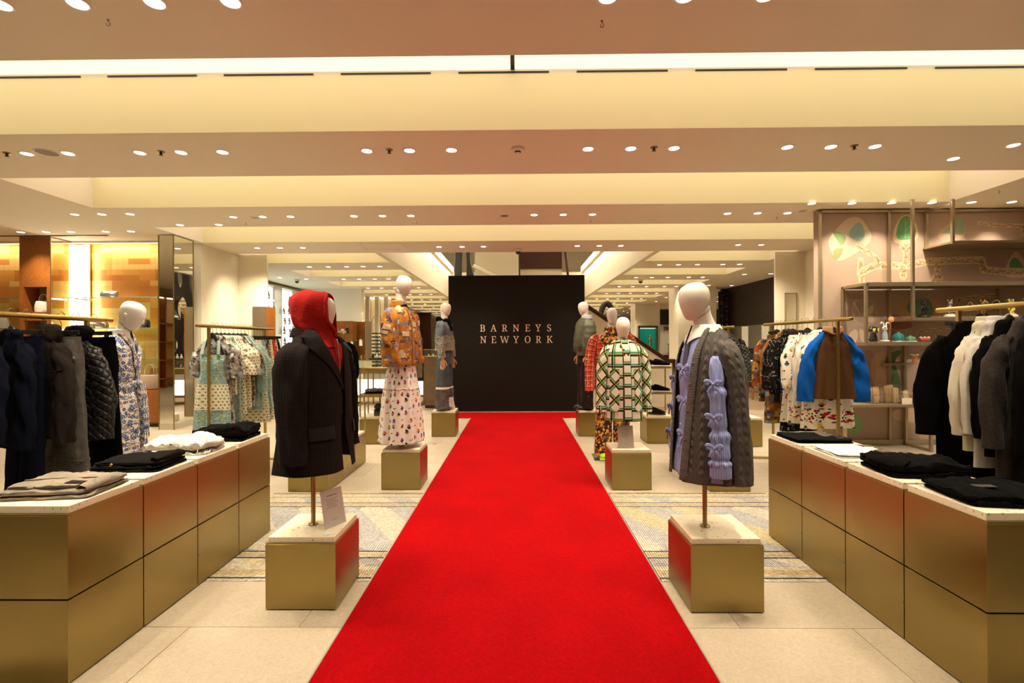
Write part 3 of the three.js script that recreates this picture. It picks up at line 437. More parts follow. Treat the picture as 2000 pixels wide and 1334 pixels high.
// far hall: groups of three on every further beam
let fi = 0;
for (let k = 3; k <= 13; k++) {
  const d = 4.2 + 2.3 * k + 0.55; const gx = d < 21 ? [[-5.0, -4.55, -4.1], [-3.7, -3.3], [3.4, 3.85, 4.3], [4.9, 5.3]] : [[-5.0, -4.4], [-2.6, -2.0], [0.2, 0.8], [2.4, 3.0], [4.6, 5.2]];
  gx.forEach((g, j) => g.forEach((x, i) => downlight(x, CEIL, d, 'small distant downlight on the ceiling of the far hall', 'distant downlights of the far hall', i === 1 && k < 10 ? SPOT_FAR : i === 0 && k >= 10 && k % 2 ? SPOT_FAR * 1.2 : 0, 0, 0, true, 1.15)));
}
for (let d = 11.4; d < 34; d += 2.2) for (const x of [-6.7, -6.1, 6.3, 7.0, 8.4, 9.3]) { if (x < 0 && d > 15.5) continue; downlight(x + rr(-0.1, 0.1), CEIL, d + rr(-0.3, 0.3), 'small distant downlight on the ceiling of the far hall', 'distant downlights of the far hall', (abs(x) < 6.2 || x === 8.4) && d < 30 ? SPOT_FAR : 0, 0, 0, true, 1.15); }
for (const [x, d] of [[-1.9, 13], [-1.5, 15.2], [-2.3, 16.8], [-1.1, 18], [1.9, 13], [1.5, 15.2], [2.3, 16.8], [1.1, 18], [-3.5, 14], [-4, 17], [3.5, 14], [4, 17]]) downlight(x, 6.1, d, 'small downlight on the ceiling of the upper floor above the stairwell', 'downlights of the upper floor', SPOT_FAR * 1.6, 0, 0, true, 1.3);
// other fittings
function ceilingThing(name, label, cat, x, d, f) { const g = thing(name, label, cat, [x, CEIL, -d]); f(g); return g; }
const atX = (px, d) => (px - 1010.7) * d / 950;
ceilingThing('smoke_detector', 'white round smoke detector on the middle of the second ceiling beam', 'smoke detector', atX(1013, 4.6), 4.6, (g) => { part('base', lathe([[0, 0], [0.062, 0], [0.062, -0.018], [0.05, -0.026], [0, -0.026]], 24), M.lampTrim, g); part('sensor', lathe([[0, -0.024], [0.028, -0.026], [0.024, -0.05], [0, -0.055]], 16), M.lampTrim, g); part('vent_ring', lathe([[0.029, -0.03], [0.031, -0.036], [0.027, -0.042]], 16), M.dark, g); });
ceilingThing('ceiling_speaker', 'round ceiling speaker with a grey mesh grille between two downlights', 'speaker', atX(83, 4.6), 4.6, (g) => { part('rim', lathe([[0.088, -0.002], [0.10, -0.006], [0.104, 0]], 32), M.lampTrim, g); part('grille', lathe([[0, -0.004], [0.088, -0.003]], 32), std(rgb(0.28, 0.24, 0.18), 0.7), g); });
const spr = [[761, 4.6, 'near the middle of the second ceiling beam'], [310, 4.6, 'between downlights above the printed dresses'], [3, 4.6, 'beside the ceiling speaker'], [1278, 4.6, 'between downlights near the smoke detector'], [1665, 4.6, 'in front of the mural wall']];
for (const [px, d, w] of spr) ceilingThing('fire_sprinkler', 'small dark fire sprinkler head ' + w, 'sprinkler', atX(px, d), d, (g) => { part('plate', lathe([[0, 0], [0.034, 0], [0.030, -0.008], [0, -0.010]], 16), M.brassDark, g); part('head', lathe([[0, -0.008], [0.012, -0.008], [0.01, -0.03], [0.02, -0.034], [0, -0.036]], 12), M.dark, g); });
for (const [px, d, w] of [[206, 2.72, 'over the jeans counter'], [1178, 2.78, 'over the front carpet']]) ceilingThing('ceiling_hook', 'small dark metal ceiling hook ' + w, 'hook', atX(px, d), d, (g) => { part('eye', pipe([[0, 0, 0], [0, -0.012, 0], [0.011, -0.022, 0], [0.006, -0.034, 0], [-0.007, -0.033, 0], [-0.009, -0.02, 0]], 0.0024, 20, 6), M.chrome, g); part('plate', lathe([[0, 0], [0.008, 0], [0.006, -0.004], [0, -0.004]], 10), M.chrome, g); });
for (const [px, d, w] of [[1942, 6.0, 'before the mural wall'], [477, 7.3, 'above the dress rack'], [814, 7.3, 'left of the carpet above the printed jacket'], [1154, 7.3, 'above the plaid jacket'], [1515, 7.2, 'near the cream pier']]) ceilingThing('ceiling_hook', 'tiny dark ceiling hook ' + w, 'hook', atX(px, d), d, (g) => { part('eye', pipe([[0, 0, 0], [0, -0.014, 0], [0.012, -0.026, 0], [0, -0.04, 0], [-0.01, -0.028, 0]], 0.003, 16, 6), M.chrome, g); });
for (const [px, d, w] of [[1013, 9.6, 'over the black sign wall'], [578, 14.0, 'over the lit bottle shelves'], [1251, 14.5, 'over the stair']]) ceilingThing('dome_camera', 'small white dome camera ' + w, 'camera', atX(px, d), d, (g) => { part('housing', lathe([[0, 0], [0.075, 0], [0.075, -0.04], [0.06, -0.05], [0, -0.05]], 20), M.lampTrim, g); part('dome', lathe([[0.055, -0.05], [0.05, -0.08], [0.03, -0.1], [0, -0.106]], 20), M.plasticBlack, g); });
for (const [px, d, w] of [[495, 7.05, 'above the dress rack'], [986, 7.05, 'above the middle of the carpet'], [1565, 6.9, 'beside the mural wall']]) ceilingThing('ceiling_vent', 'flat round grey ceiling disc ' + w, 'vent', atX(px, d), d, (g) => { part('rim', lathe([[0.06, -0.002], [0.075, -0.006], [0.08, 0]], 24), M.lampTrim, g); part('grille', lathe([[0, -0.004], [0.06, -0.003]], 24), M.trimGrey, g); });
// ---------------------------------------------------------------- brass plinths, counters and stands
function plinth(label, x0, x1, d0, d1, h = 0.356, top = 0.03, group) {
  const cx = (x0 + x1) / 2, cd = (d0 + d1) / 2, w = x1 - x0, d = d1 - d0, g = thing('display_plinth', label, 'plinth', [cx, 0, -cd], 0, group);
  part('body', box(w, h - 0.006, d, 0, 0.006 + (h - 0.006) / 2, 0, 0.0015), M.brass, g);
  part('rim', box(w - 0.004, 0.008, d - 0.004, 0, h + 0.003, 0), M.brassDark, g);
  if (top) part('marble_top', box(w - 0.022, top, d - 0.022, 0, h + 0.007 + top / 2, 0, 0.002), M.marble, g);
  return g;
}
const P1 = plinth('small brass plinth carrying the dark blazer and red hood', -1.373, -0.989, 2.624, 3.012);
const P2 = plinth('small brass plinth carrying the grey cable cardigan', 0.918, 1.307, 2.604, 2.992);
const P3 = plinth('small brass plinth under the printed white skirt', -1.346, -0.960, 4.77, 5.155);
const P4 = plinth('small brass plinth under the figure in studded denim', -1.325, -0.955, 7.45, 7.835);
const P5 = plinth('small brass plinth under the figure in green bomber jacket', 0.93, 1.30, 7.45, 7.835);
const P6 = plinth('small brass plinth under the green plaid jacket', 0.915, 1.300, 4.75, 5.135);
const PT = 0.356 + 0.007 + 0.03;
// long counters of stacked brass cubes
function counterRow(sx, xf, ds, names) {
  for (let i = 0; i < 4; i++) {
    const d0 = ds[i], d1 = ds[i + 1], w = 0.44, cx = sx * (abs(xf) + w / 2), cd = (d0 + d1) / 2, L = d1 - d0;
    const g = thing('display_counter', names[i], 'counter', [cx, 0, -cd], 0, sx < 0 ? 'brass counter modules along the jeans side' : 'brass counter modules along the knitwear side');
    const gap = 0.006;
    part('lower_cube', box(w, 0.352, L - gap, 0, 0.006 + 0.176, 0, 0.0015), M.brass, g); part('upper_cube', box(w, 0.352, L - gap, 0, 0.365 + 0.176, 0, 0.0015), M.brass, g);
    part('core', box(w - 0.03, 0.70, L - 0.02, 0, 0.355, 0), M.black, g);
    part('rim', box(w - 0.004, 0.008, L - gap - 0.002, 0, 0.721, 0), M.brassDark, g);
    part('marble_top', box(w - 0.016, 0.032, L - 0.03, 0, 0.725 + 0.016, 0, 0.002), M.marble, g);
  }
}
const CT = 0.757;
counterRow(-1, -1.913, [2.042, 2.463, 2.883, 3.313, 3.735], ['brass counter module under the folded pale grey jeans', 'brass counter module under the folded black jeans', 'brass counter module under the folded off-white hoodie', 'brass counter module under the folded black sweatshirt']);
counterRow(1, 1.865, [1.955, 2.376, 2.797, 3.222, 3.648], ['brass counter module under the ribbed black knit', 'brass counter module under the folded black hoodie', 'brass counter module under the folded white shirt', 'brass counter module under the flat black printed tee']);
// stepped units further back
function steppedUnit(s, label) {
  const g = thing('stepped_display', label, 'display stand', [s * 2.04, 0, -4.70]); const w = 0.39;
  for (let i = 0; i < 3; i++) {
    const z = -(i * 0.395 + 0.195);
    part('lower_cube', box(w, 0.350, 0.389, 0, 0.181, z, 0.0015), M.brass, g);
    if (i < 2) { part('upper_cube', box(w, 0.352, 0.389, 0, 0.541, z, 0.0015), M.brass, g); part('marble_top', box(w - 0.016, 0.03, 0.37, 0, 0.735, z, 0.002), M.marble, g); } else {
      part('marble_shelf', box(w - 0.016, 0.028, 0.37, 0, 0.371, z, 0.002), M.marble, g);
      const b = 0.014; for (const x of [-1, 1]) for (const q of [-1, 1]) part('frame_post', box(b, 0.36, b, x * (w / 2 - b / 2), 0.541, z + q * (0.195 - b / 2)), M.brassRail, g);
      for (const x of [-1, 1]) part('frame_rail', box(b, b, 0.389, x * (w / 2 - b / 2), 0.72, z), M.brassRail, g);
      for (const q of [-1, 1]) part('frame_rail', box(w, b, b, 0, 0.72, z + q * (0.195 - b / 2)), M.brassRail, g);
      part('glass_top', box(w - 0.03, 0.01, 0.36, 0, 0.73, z), M.glassShelf, g);
    }
  }
  return g;
}
steppedUnit(-1, 'stepped brass display stand behind the dark blazer figure'); steppedUnit(1, 'stepped brass display stand behind the grey cardigan figure');
// plinths with open brass shelf frames
function etagere(x0, x1, d0, label) {
  const w = x1 - x0, d = 0.39, g = thing('shelf_stand', label, 'shelf stand', [(x0 + x1) / 2, 0, -(d0 + d / 2)]); const b = 0.016;
  part('base_cube', box(w, 0.35, d, 0, 0.181, 0, 0.0015), M.brass, g); part('marble_top', box(w - 0.016, 0.03, d - 0.016, 0, 0.371, 0, 0.002), M.marble, g);
  for (const x of [-1, 1]) for (const q of [-1, 1]) part('post', box(b, 0.70, b, x * (w / 2 - b / 2), 0.386 + 0.35, q * (d / 2 - b / 2)), M.brassRail, g);
  for (const y of [0.707, 1.074]) {
    const s = part('shelf', box(w - 0.02, 0.012, d - 0.02, 0, y + 0.004, 0), M.brassDark, g);
    for (const q of [-1, 1]) { part('rail', box(w, b, b, 0, y, q * (d / 2 - b / 2)), M.brassRail, s); part('rail', box(b, b, d, q * (w / 2 - b / 2), y, 0), M.brassRail, s); }
  }
  return g;
}
etagere(-2.26, -1.87, 6.92, 'open brass shelf stand holding folded jeans and loafers'); etagere(1.83, 2.215, 6.92, 'open brass shelf stand holding sneakers beside the stair');
plinth('low brass plinth between the dark leather jacket rack and the carpet', 3.0, 3.35, 6.7, 7.1);
plinth('lower brass plinth seen behind the grey cardigan sleeve', 3.14, 3.5, 7.15, 7.5, 0.30);

// ---------------------------------------------------------------- black sign wall
{
  const g = thing('sign_wall', 'large square matte black sign wall at the end of the carpet', 'sign', [0, 0.008, -10.13]);
  const x0 = atX(876, 10.13), x1 = atX(1142, 10.13), h = 2.83;
  part('panel', span(x0, x1, 0, h, 0, -0.12), phys(rgb(0.0075, 0.006, 0.005), { roughness: 0.6, specularIntensity: 0.35, bumpMap: grain, bumpScale: 0.0005 }), g);
  part('side_brace', span(x1, x1 + 0.06, 0, 2.2, -0.12, -0.16), M.black, g);
  const font = await new FontLoader().loadAsync('fonts/droid/droid_serif_regular.typeface.json');
  const ink = std(rgb(0.80, 0.60, 0.45), 0.6);
  const k = 10.13 / 950, line = (text, pxs, pyBase, hpx, wide) => [...text].forEach((ch, i) => {
    const t = new TextGeometry(ch, { font, size: hpx * k * 0.985, depth: 0.006, curveSegments: 6 }); t.computeBoundingBox(); const b = t.boundingBox; t.translate(-(b.min.x + b.max.x) / 2, 0, 0); t.scale(0.93, 1, 1);
    const m = part('letter', t, ink, g); m.position.set((pxs[i] - 1010.7) * k, 1.45 + (668.2 - pyBase) * k - 0.008, 0.0005);
  });
  const f = (v) => 925 + v * 0.085;
  line('BARNEYS', [205, 458, 715, 975, 1240, 1483, 1735].map(f), 620 + 325 * 0.085, 13.6); line('NEWYORK', [222, 463, 712, 975, 1240, 1493, 1748].map(f), 620 + 590 * 0.085, 13.6);
}
// ---------------------------------------------------------------- staircase behind the sign wall
{
  const g = structGroup('wall_stair', 'staircase with cream side wall and dark wooden handrail');
  const z0 = -10.75, X1 = 3.45, slope = 0.685, XL = 0.85, XK = X1 - 0.14;
  const sh = new THREE.Shape(); sh.moveTo(XL, 0); sh.lineTo(X1, 0); sh.lineTo(X1, 0.98); sh.lineTo(XK, 0.98); sh.lineTo(XL, 0.98 + (XK - XL) * slope); sh.closePath();
  const eg = new THREE.ExtrudeGeometry(sh, { depth: 0.08, bevelEnabled: false }); eg.translate(0, 0, z0 - 0.08); struct('side_wall', muv(eg), M.wall, g);
  const rail = (a, b, w = 0.07, h = 0.09) => { const d = b.clone().sub(a), q = box(d.length(), h, w, 0, 0, 0, 0.02); q.applyQuaternion(new THREE.Quaternion().setFromUnitVectors(V(1, 0, 0), d.clone().normalize())); q.translate((a.x + b.x) / 2, (a.y + b.y) / 2, (a.z + b.z) / 2); return q; };
  const zr = z0 - 0.04; struct('handrail', [rail(V(XK, 1.02, zr), V(XL, 1.02 + (XK - XL) * slope, zr), 0.12), rail(V(XK - 0.03, 1.02, zr), V(X1 + 0.02, 1.02, zr), 0.12), rail(V(X1, 1.05, zr), V(X1, 0.02, zr), 0.12)], M.woodDark, g);
  for (let i = 0; i < 10; i++) struct('step', span(X1 - 0.35 - i * 0.26, X1 - 0.05 - i * 0.26, i * 0.178, (i + 1) * 0.178, z0 - 0.08, z0 - 1.5), M.floorFar, g);
  // upper landing seen over the sign wall
  struct('landing_wall', span(atX(928, 15.2), atX(1015, 15.2), 3.0, 4.9, -15.2, -15.5), M.wall, g);
  struct('landing_underside', span(atX(1015, 14), atX(1098, 14), 3.55, 4.62, -14, -14.2), M.woodDark, g); struct('landing_band', span(atX(1015, 14), atX(1098, 14), 3.1, 3.55, -14.02, -14.2), M.wallDim, g);
  struct('upper_handrail', [rail(V(atX(1015, 13.9), 3.0, -13.9), V(atX(1015, 13.9), 4.7, -13.9), 0.07, 0.05), rail(V(atX(1100, 13.9), 4.7, -13.9), V(atX(1112, 13.9), 3.0, -13.9), 0.07, 0.07)], M.woodDark, g);
  struct('upper_handrail', rail(V(atX(925, 13.8), 3.62, -13.8), V(atX(968, 13.8), 3.3, -13.8), 0.1, 0.1), M.wall, g);
}
{ // tall black openwork sculpture standing behind the sign wall
  const sh = new THREE.Shape(); const P = (a) => a.map(([x, y]) => new THREE.Vector2(x, y));
  sh.setFromPoints(new THREE.SplineCurve(P([[-0.55, 0], [-0.62, 0.9], [-0.5, 1.6], [-0.66, 2.4], [-0.42, 3.1], [-0.36, 3.9], [-0.3, 4.5], [0.0, 4.6], [0.28, 4.5], [0.22, 3.9], [0.42, 3.2], [0.62, 2.4], [0.5, 1.7], [0.66, 0.9], [0.55, 0]])).getPoints(90));
  for (const [cx, cy, rx, ry] of [[-0.02, 3.72, 0.12, 0.62], [0.02, 2.5, 0.3, 0.36], [-0.25, 1.5, 0.17, 0.3], [0.25, 1.4, 0.15, 0.2], [0, 0.6, 0.26, 0.36]]) { const h = new THREE.Path(); h.absellipse(cx, cy, rx, ry, 0, 2 * PI, true); sh.holes.push(h); }
  const e = new THREE.ExtrudeGeometry(sh, { depth: 0.16, bevelEnabled: true, bevelSize: 0.03, bevelThickness: 0.04, bevelSegments: 3, curveSegments: 20 }); e.translate(0, 0, -0.08); e.scale(0.72, 1, 1);
  solo('sculpture', e, phys(rgb(0.010, 0.010, 0.010), { roughness: 0.3, clearcoat: 0.4 }), 'tall glossy black openwork sculpture rising behind the sign wall', 'sculpture', null, [atX(908, 14.4), 0, -14.4]);
  const ar = pipe([[-0.22, 0.0, 0], [-0.2, 0.5, 0], [-0.12, 0.86, 0], [0, 1.0, 0], [0.12, 0.86, 0], [0.2, 0.5, 0], [0.26, 0, 0]], 0.085, 60, 12); ar.scale(1, 0.92, 1.2);
  const a = thing('arch_sculpture', 'black arched sculpture standing behind the stair rail', 'sculpture', [atX(1185, 14.5), 0, -14.5]); const m = part('arch', ar, M.black, a); m.position.y = 1.68; part('stem', lathe([[0.25, 0], [0.22, 0.05], [0.07, 0.1], [0.06, 1.66], [0.10, 1.72], [0, 1.75]], 20), M.black, a); part('shoulder', box(0.58, 0.08, 0.14, 0.02, 1.68, 0, 0.03), M.black, a);
}
// ---------------------------------------------------------------- mirrored pillar
{
  const g = thing('mirror_pillar', 'tall mirror clad pillar with thin brass edges beside the gold wall', 'pillar', [0, 0, 0]);
  const x0 = -6.02, x1 = -5.77, d0 = 8.1, d1 = 8.6, y0 = 0.10, y1 = 3.27;
  part('core', span(x0 + 0.01, x1 - 0.01, 0, y1, -d0 - 0.01, -d1), M.dark, g);
  part('front_mirror', span(x0, x1 - 0.004, y0, y1, -d0, -d0 - 0.008), M.mirror, g); part('side_mirror', span(x1 - 0.008, x1, y0, y1, -d0 - 0.004, -d1), M.mirror, g);
  part('skirting', span(x0, x1 + 0.004, 0, y0, -d0 + 0.004, -d1), M.steel, g);
  for (const [x, d] of [[x0, d0], [x1, d0], [x1, d1]]) part('edge_strip', box(0.014, y1, 0.014, x, y1 / 2, -d), M.brassDark, g);
}
{ const g = thing('floor_box', 'small round grey floor box cover beside the carpet', 'floor box', [-1.23, 0, -6.95]); part('cover', lathe([[0, 0.003], [0.055, 0.003], [0.062, 0.001], [0.062, 0]], 24), M.trimGrey, g); part('rim', lathe([[0.062, 0.0025], [0.07, 0.001], [0.07, 0]], 24), M.steel, g); }
// ---------------------------------------------------------------- mannequins and what they wear (front is local +z)
const headGeo = sweep([[0, 0.245, -0.012, 0.006, 0.006], [0, 0.240, -0.012, 0.034, 0.042], [0, 0.222, -0.012, 0.058, 0.074], [0, 0.190, -0.010, 0.074, 0.095], [0, 0.150, -0.006, 0.079, 0.101], [0, 0.105, 0.002, 0.076, 0.097], [0, 0.062, 0.014, 0.066, 0.080], [0, 0.025, 0.028, 0.050, 0.056], [0, 0.004, 0.036, 0.030, 0.034], [0, -0.003, 0.038, 0.006, 0.006]], { n: 40, m: 40 });
const neckGeo = sweep([[0, 0.075, -0.030, 0.050, 0.054], [0, 0.03, -0.022, 0.050, 0.052], [0, -0.03, -0.022, 0.053, 0.055], [0, -0.09, -0.03, 0.062, 0.062], [0, -0.13, -0.03, 0.085, 0.075]], { n: 16, m: 28 });
function headOn(p, y, z, mat, o = {}) {
  const k = o.big ? 1 : 0.84, up = o.big ? 0 : 0.036; const n = part('neck', neckGeo, mat, p); n.position.set(0, y + up * 0.7, z); n.rotation.x = o.neck || 0;
  const h = part('head', headGeo, mat, p); h.position.set(0, y + up, z + (o.dz || 0)); h.rotation.set(o.tilt || 0, o.turn || 0, 0); const s = (o.s || 1) * k; h.scale.set(s, s, s);
  const c = part('neck_joint', pipe(Array.from({ length: 12 }, (_, k) => [cos(k / 12 * 2 * PI) * 0.0515, 0.040 + 0.018 * sin(k / 12 * 2 * PI) * -1, -0.023 + sin(k / 12 * 2 * PI) * 0.0545]), 0.0012, 40, 5, true), M.dark, n);
  return h;
}
function standPole(p, h, mat = M.brassDark) { part('pole', bar(V(0, 0, 0), V(0, h, 0), 0.0125, 16), mat, p); part('collar', lathe([[0, 0], [0.028, 0], [0.027, 0.006], [0.015, 0.008], [0.0125, 0.012]], 20), mat, p); }
function handOn(p, at, mat, side = 1, rx = 0) { // a relaxed open hand hanging fingers down
  const l = [sweep([[0, 0.03, 0, 0.022, 0.017], [0, 0, 0, 0.024, 0.017], [0, -0.04, 0.002, 0.036, 0.015], [0, -0.075, 0.004, 0.038, 0.013], [0, -0.092, 0.004, 0.03, 0.01]], { n: 14, m: 16 })];
  [-0.028, -0.0095, 0.0095, 0.028].forEach((x, i) => { const L = [0.062, 0.076, 0.072, 0.056][i]; l.push(sweep([[x, -0.075, 0.003, 0.008, 0.008], [x * 1.1, -0.085 - L * 0.4, 0.006, 0.0082, 0.0082], [x * 1.15, -0.085 - L * 0.75, 0.014, 0.0075, 0.0075], [x * 1.15, -0.085 - L, 0.024, 0.006, 0.006], [x * 1.15, -0.088 - L, 0.026, 0.001, 0.001]], { n: 12, m: 10 })); });
  l.push(sweep([[0.02 * side, -0.02, 0.004, 0.011, 0.011], [0.046 * side, -0.05, 0.014, 0.0105, 0.0105], [0.056 * side, -0.08, 0.024, 0.009, 0.009], [0.056 * side, -0.102, 0.03, 0.006, 0.006], [0.056 * side, -0.105, 0.031, 0.001, 0.001]], { n: 10, m: 10, side: V(0, 0, 1) }));
  const m = part('hand', l, mat, p); m.position.set(...at); m.rotation.set(rx, side > 0 ? -1.2 : 1.2, 0); return m;
}
const wob = (a, f, ph = 0, g = 1) => (th, t) => a * pow(t, g) * (sin(th * f + ph + t * 1.5) + 0.5 * sin(th * (f * 2 + 1) + ph * 2 - t * 2));
const crease = (a, s, f = 4) => (th, t) => a * (noise(cos(th) * 2.2 + s, t * f, sin(th) * 2.2 + s) + 0.5 * noise(cos(th) * 5, t * f * 2.4 + s, sin(th) * 5));
const both = (f, g) => (a, b, c) => f(a, b, c) + g(a, b, c);
// collar standing round a neck: ring band with two points in front
function collarGeo(r, rz, y, h, lean, cz = -0.03, gapA = 0.22, pt = 0.045, fall = h * 1.15) {
  return sheet((u, v) => { const th = PI / 2 + gapA + u * (2 * PI - 2 * gapA), f = pow(abs(u - 0.5) * 2, 6), k = 1 + lean * v; return V(cos(th) * r * k, y + h * (v < 0.35 ? v / 0.35 : 1 - (v - 0.35) / 0.65 * (fall / h + f * pt / h)), cz + sin(th) * rz * k + f * 0.012 * v); }, 36, 8, 0.003);
}
const strip = (S, f, n = 24, k = 4, thick = 0.003) => sheet((u, v) => f(u, v), n, k, thick);

// 1. dark check blazer over a red hooded sweatshirt, half figure on a pole
{
  const g = thing('mannequin', 'half figure in oversized dark check blazer over red hooded sweatshirt', 'mannequin', [-1.192, PT, -2.818], 1.40);
  standPole(g, 0.62);
  headOn(g, 1.140, 0.022, M.mannequin, { tilt: 0.04, turn: 0.28, s: 0.97 });
  const rowsB = [[0, 1.185, -0.045, 0.072, 0.068], [0, 1.135, -0.035, 0.105, 0.088], [0, 1.065, -0.012, 0.178, 0.110], [0, 0.985, 0, 0.230, 0.125], [0, 0.86, 0.008, 0.240, 0.142], [0, 0.68, 0.008, 0.240, 0.150], [0, 0.48, 0.006, 0.250, 0.165], [0, 0.275, 0.004, 0.264, 0.188]];
  const open = (t) => t < 0.68 ? lerp(0.85, 0.05, sstep(0.0, 0.68, t)) : lerp(0.05, 0.14, sstep(0.68, 1, t));
  const bodyG = sweep(rowsB, { n: 46, m: 60, e: 2.3, arc: (t) => [PI / 2 + open(t), PI * 2.5 - open(t)], fold: both(crease(0.012, 3, 3), wob(0.010, 3, 1, 2)) });
  const bz = part('blazer', bodyG, C.suit, g), S = bodyG.userData.S;
  for (const s of [1, -1]) { // peaked lapels and front edges
    part('lapel', sheet((u, v) => { const t = 0.02 + u * 0.62, w = (u < 0.42 ? lerp(0.30, 0.92, u / 0.42) : lerp(0.74, 0.02, (u - 0.42) / 0.58)), th = s > 0 ? PI / 2 + open(t) - 0.05 + v * w : PI / 2 - open(t) + 0.05 - v * w, p = S(t, th), c = V(0, p.y, 0), d = p.clone().sub(c).setY(0).normalize(); return p.addScaledVector(d, 0.006 + 0.012 * sin(v * PI * 0.6) * sin(min(1, u * 1.4) * PI)).add(V(0, u > 0.36 && u < 0.46 ? v * 0.03 : 0, 0)); }, 30, 8, 0.004), C.suit, bz);
    const sl = sweep([[s * 0.180, 1.056, -0.01, 0.03, 0.06], [s * 0.228, 1.00, -0.008, 0.054, 0.090], [s * 0.250, 0.91, -0.004, 0.058, 0.094], [s * 0.262, 0.76, 0.004, 0.058, 0.090], [s * 0.268, 0.60, 0.012, 0.057, 0.085], [s * 0.270, 0.46, 0.024, 0.056, 0.080], [s * 0.270, 0.355, 0.030, 0.056, 0.078]], { n: 34, m: 36, fold: crease(0.012, s * 5 + 2, 5), hem: 0.12 });
    part('sleeve', sl, C.suit, bz);
    part('pocket_flap', sheet((u, v) => { const t = 0.80 + v * 0.055, th = s > 0 ? PI * 0.62 + u * 0.75 : PI * 0.38 - u * 0.75, p = S(t, th), d = V(p.x, 0, p.z).normalize(); return p.addScaledVector(d, 0.006 + 0.003 * v); }, 12, 4, 0.004), C.suitLine, bz);
  }
  part('collar', sheet((u, v) => { const th = PI / 2 + 0.72 + u * (2 * PI - 1.44), k = 1.10 + 0.30 * v; return V(cos(th) * 0.080 * k, 1.155 - 0.01 * u + (v < 0.3 ? 0.02 * v / 0.3 : 0.02 - (v - 0.3) * 0.085), -0.048 + sin(th) * 0.078 * k); }, 30, 8, 0.004), C.suit, bz);
  // hooded sweatshirt
  const hd = part('sweatshirt', sweep([[0, 1.15, -0.02, 0.07, 0.07], [0, 1.11, -0.005, 0.09, 0.09], [0, 1.05, 0.0, 0.17, 0.105], [0, 0.95, 0.005, 0.215, 0.122], [0, 0.84, 0.005, 0.20, 0.125], [0, 0.76, 0, 0.19, 0.12]], { n: 24, m: 40, fold: crease(0.010, 8, 4) }), C.redHood, g);
  const hoodRows = [[0, 1.414, -0.016, 0.012, 0.016], [0, 1.408, -0.017, 0.054, 0.070], [0, 1.382, -0.018, 0.083, 0.104], [0, 1.335, -0.018, 0.098, 0.121], [0, 1.26, -0.016, 0.100, 0.121], [0, 1.19, -0.010, 0.092, 0.110], [0, 1.135, -0.004, 0.085, 0.099], [0, 1.09, 0.0, 0.095, 0.105], [0, 1.04, 0.004, 0.13, 0.115]];
  const hop = (t) => t < 0.10 ? 0.0 + t * 4 : t < 0.55 ? lerp(0.4, 0.76, sstep(0.1, 0.4, t)) : lerp(0.76, 0.10, sstep(0.55, 0.82, t));
  const hoodG = sweep(hoodRows, { n: 44, m: 60, arc: (t) => [PI / 2 + hop(t), PI * 2.5 - hop(t)], fold: (th, t) => { const back = max(0, -sin(th)); return 0.016 * pow(back, 3) * Math.exp(-pow((t - 0.34) / 0.14, 2)) + 0.009 * noise(cos(th) * 2 + 3, t * 3 + sin(th) * 2, 4) + 0.012 * sin(t * 9 - sin(th) * 4.0) * sstep(0.35, 0.7, t) * (1 - sstep(0.85, 1, t)); } });
  const hood = part('hood', hoodG, C.redHood, hd); hood.rotation.y = 0.28; const SH = hoodG.userData.S;
  for (const s of [1, -1]) part('hood_hem', sheet((u, v) => { const t = 0.03 + u * 0.80, th = s > 0 ? PI / 2 + hop(t) - 0.02 + v * 0.20 : PI / 2 - hop(t) + 0.02 - v * 0.20, p = SH(t, th), d = V(p.x, 0.0, p.z + 0.02).normalize(); return p.addScaledVector(d, 0.003 + 0.004 * sin(v * PI)); }, 34, 5, 0.005), C.redRib, hood);
  part('zip', sheet((u, v) => V((v - 0.5) * 0.008 + 0.012, lerp(1.10, 0.62, u), 0.112 + 0.03 * sin(u * 1.6) + 0.004), 20, 1, 0.003), M.steel, hd); part('cord', pipe([[-0.03, 1.15, 0.10], [-0.03, 1.09, 0.112], [-0.028, 1.0, 0.13], [-0.028, 0.9, 0.142]], 0.003, 20, 6), C.redRib, hd);
  for (const c of g.children) if (c.name !== 'pole' && c.name !== 'collar') { const k = c.name === 'head' || c.name === 'neck' ? 1 : 0.89; c.position.y = k === 1 ? c.position.y * 0.89 + 0.1003 : 0.1003; c.scale.y *= k === 1 ? 0.92 : k; c.position.z += 0.032; }
}
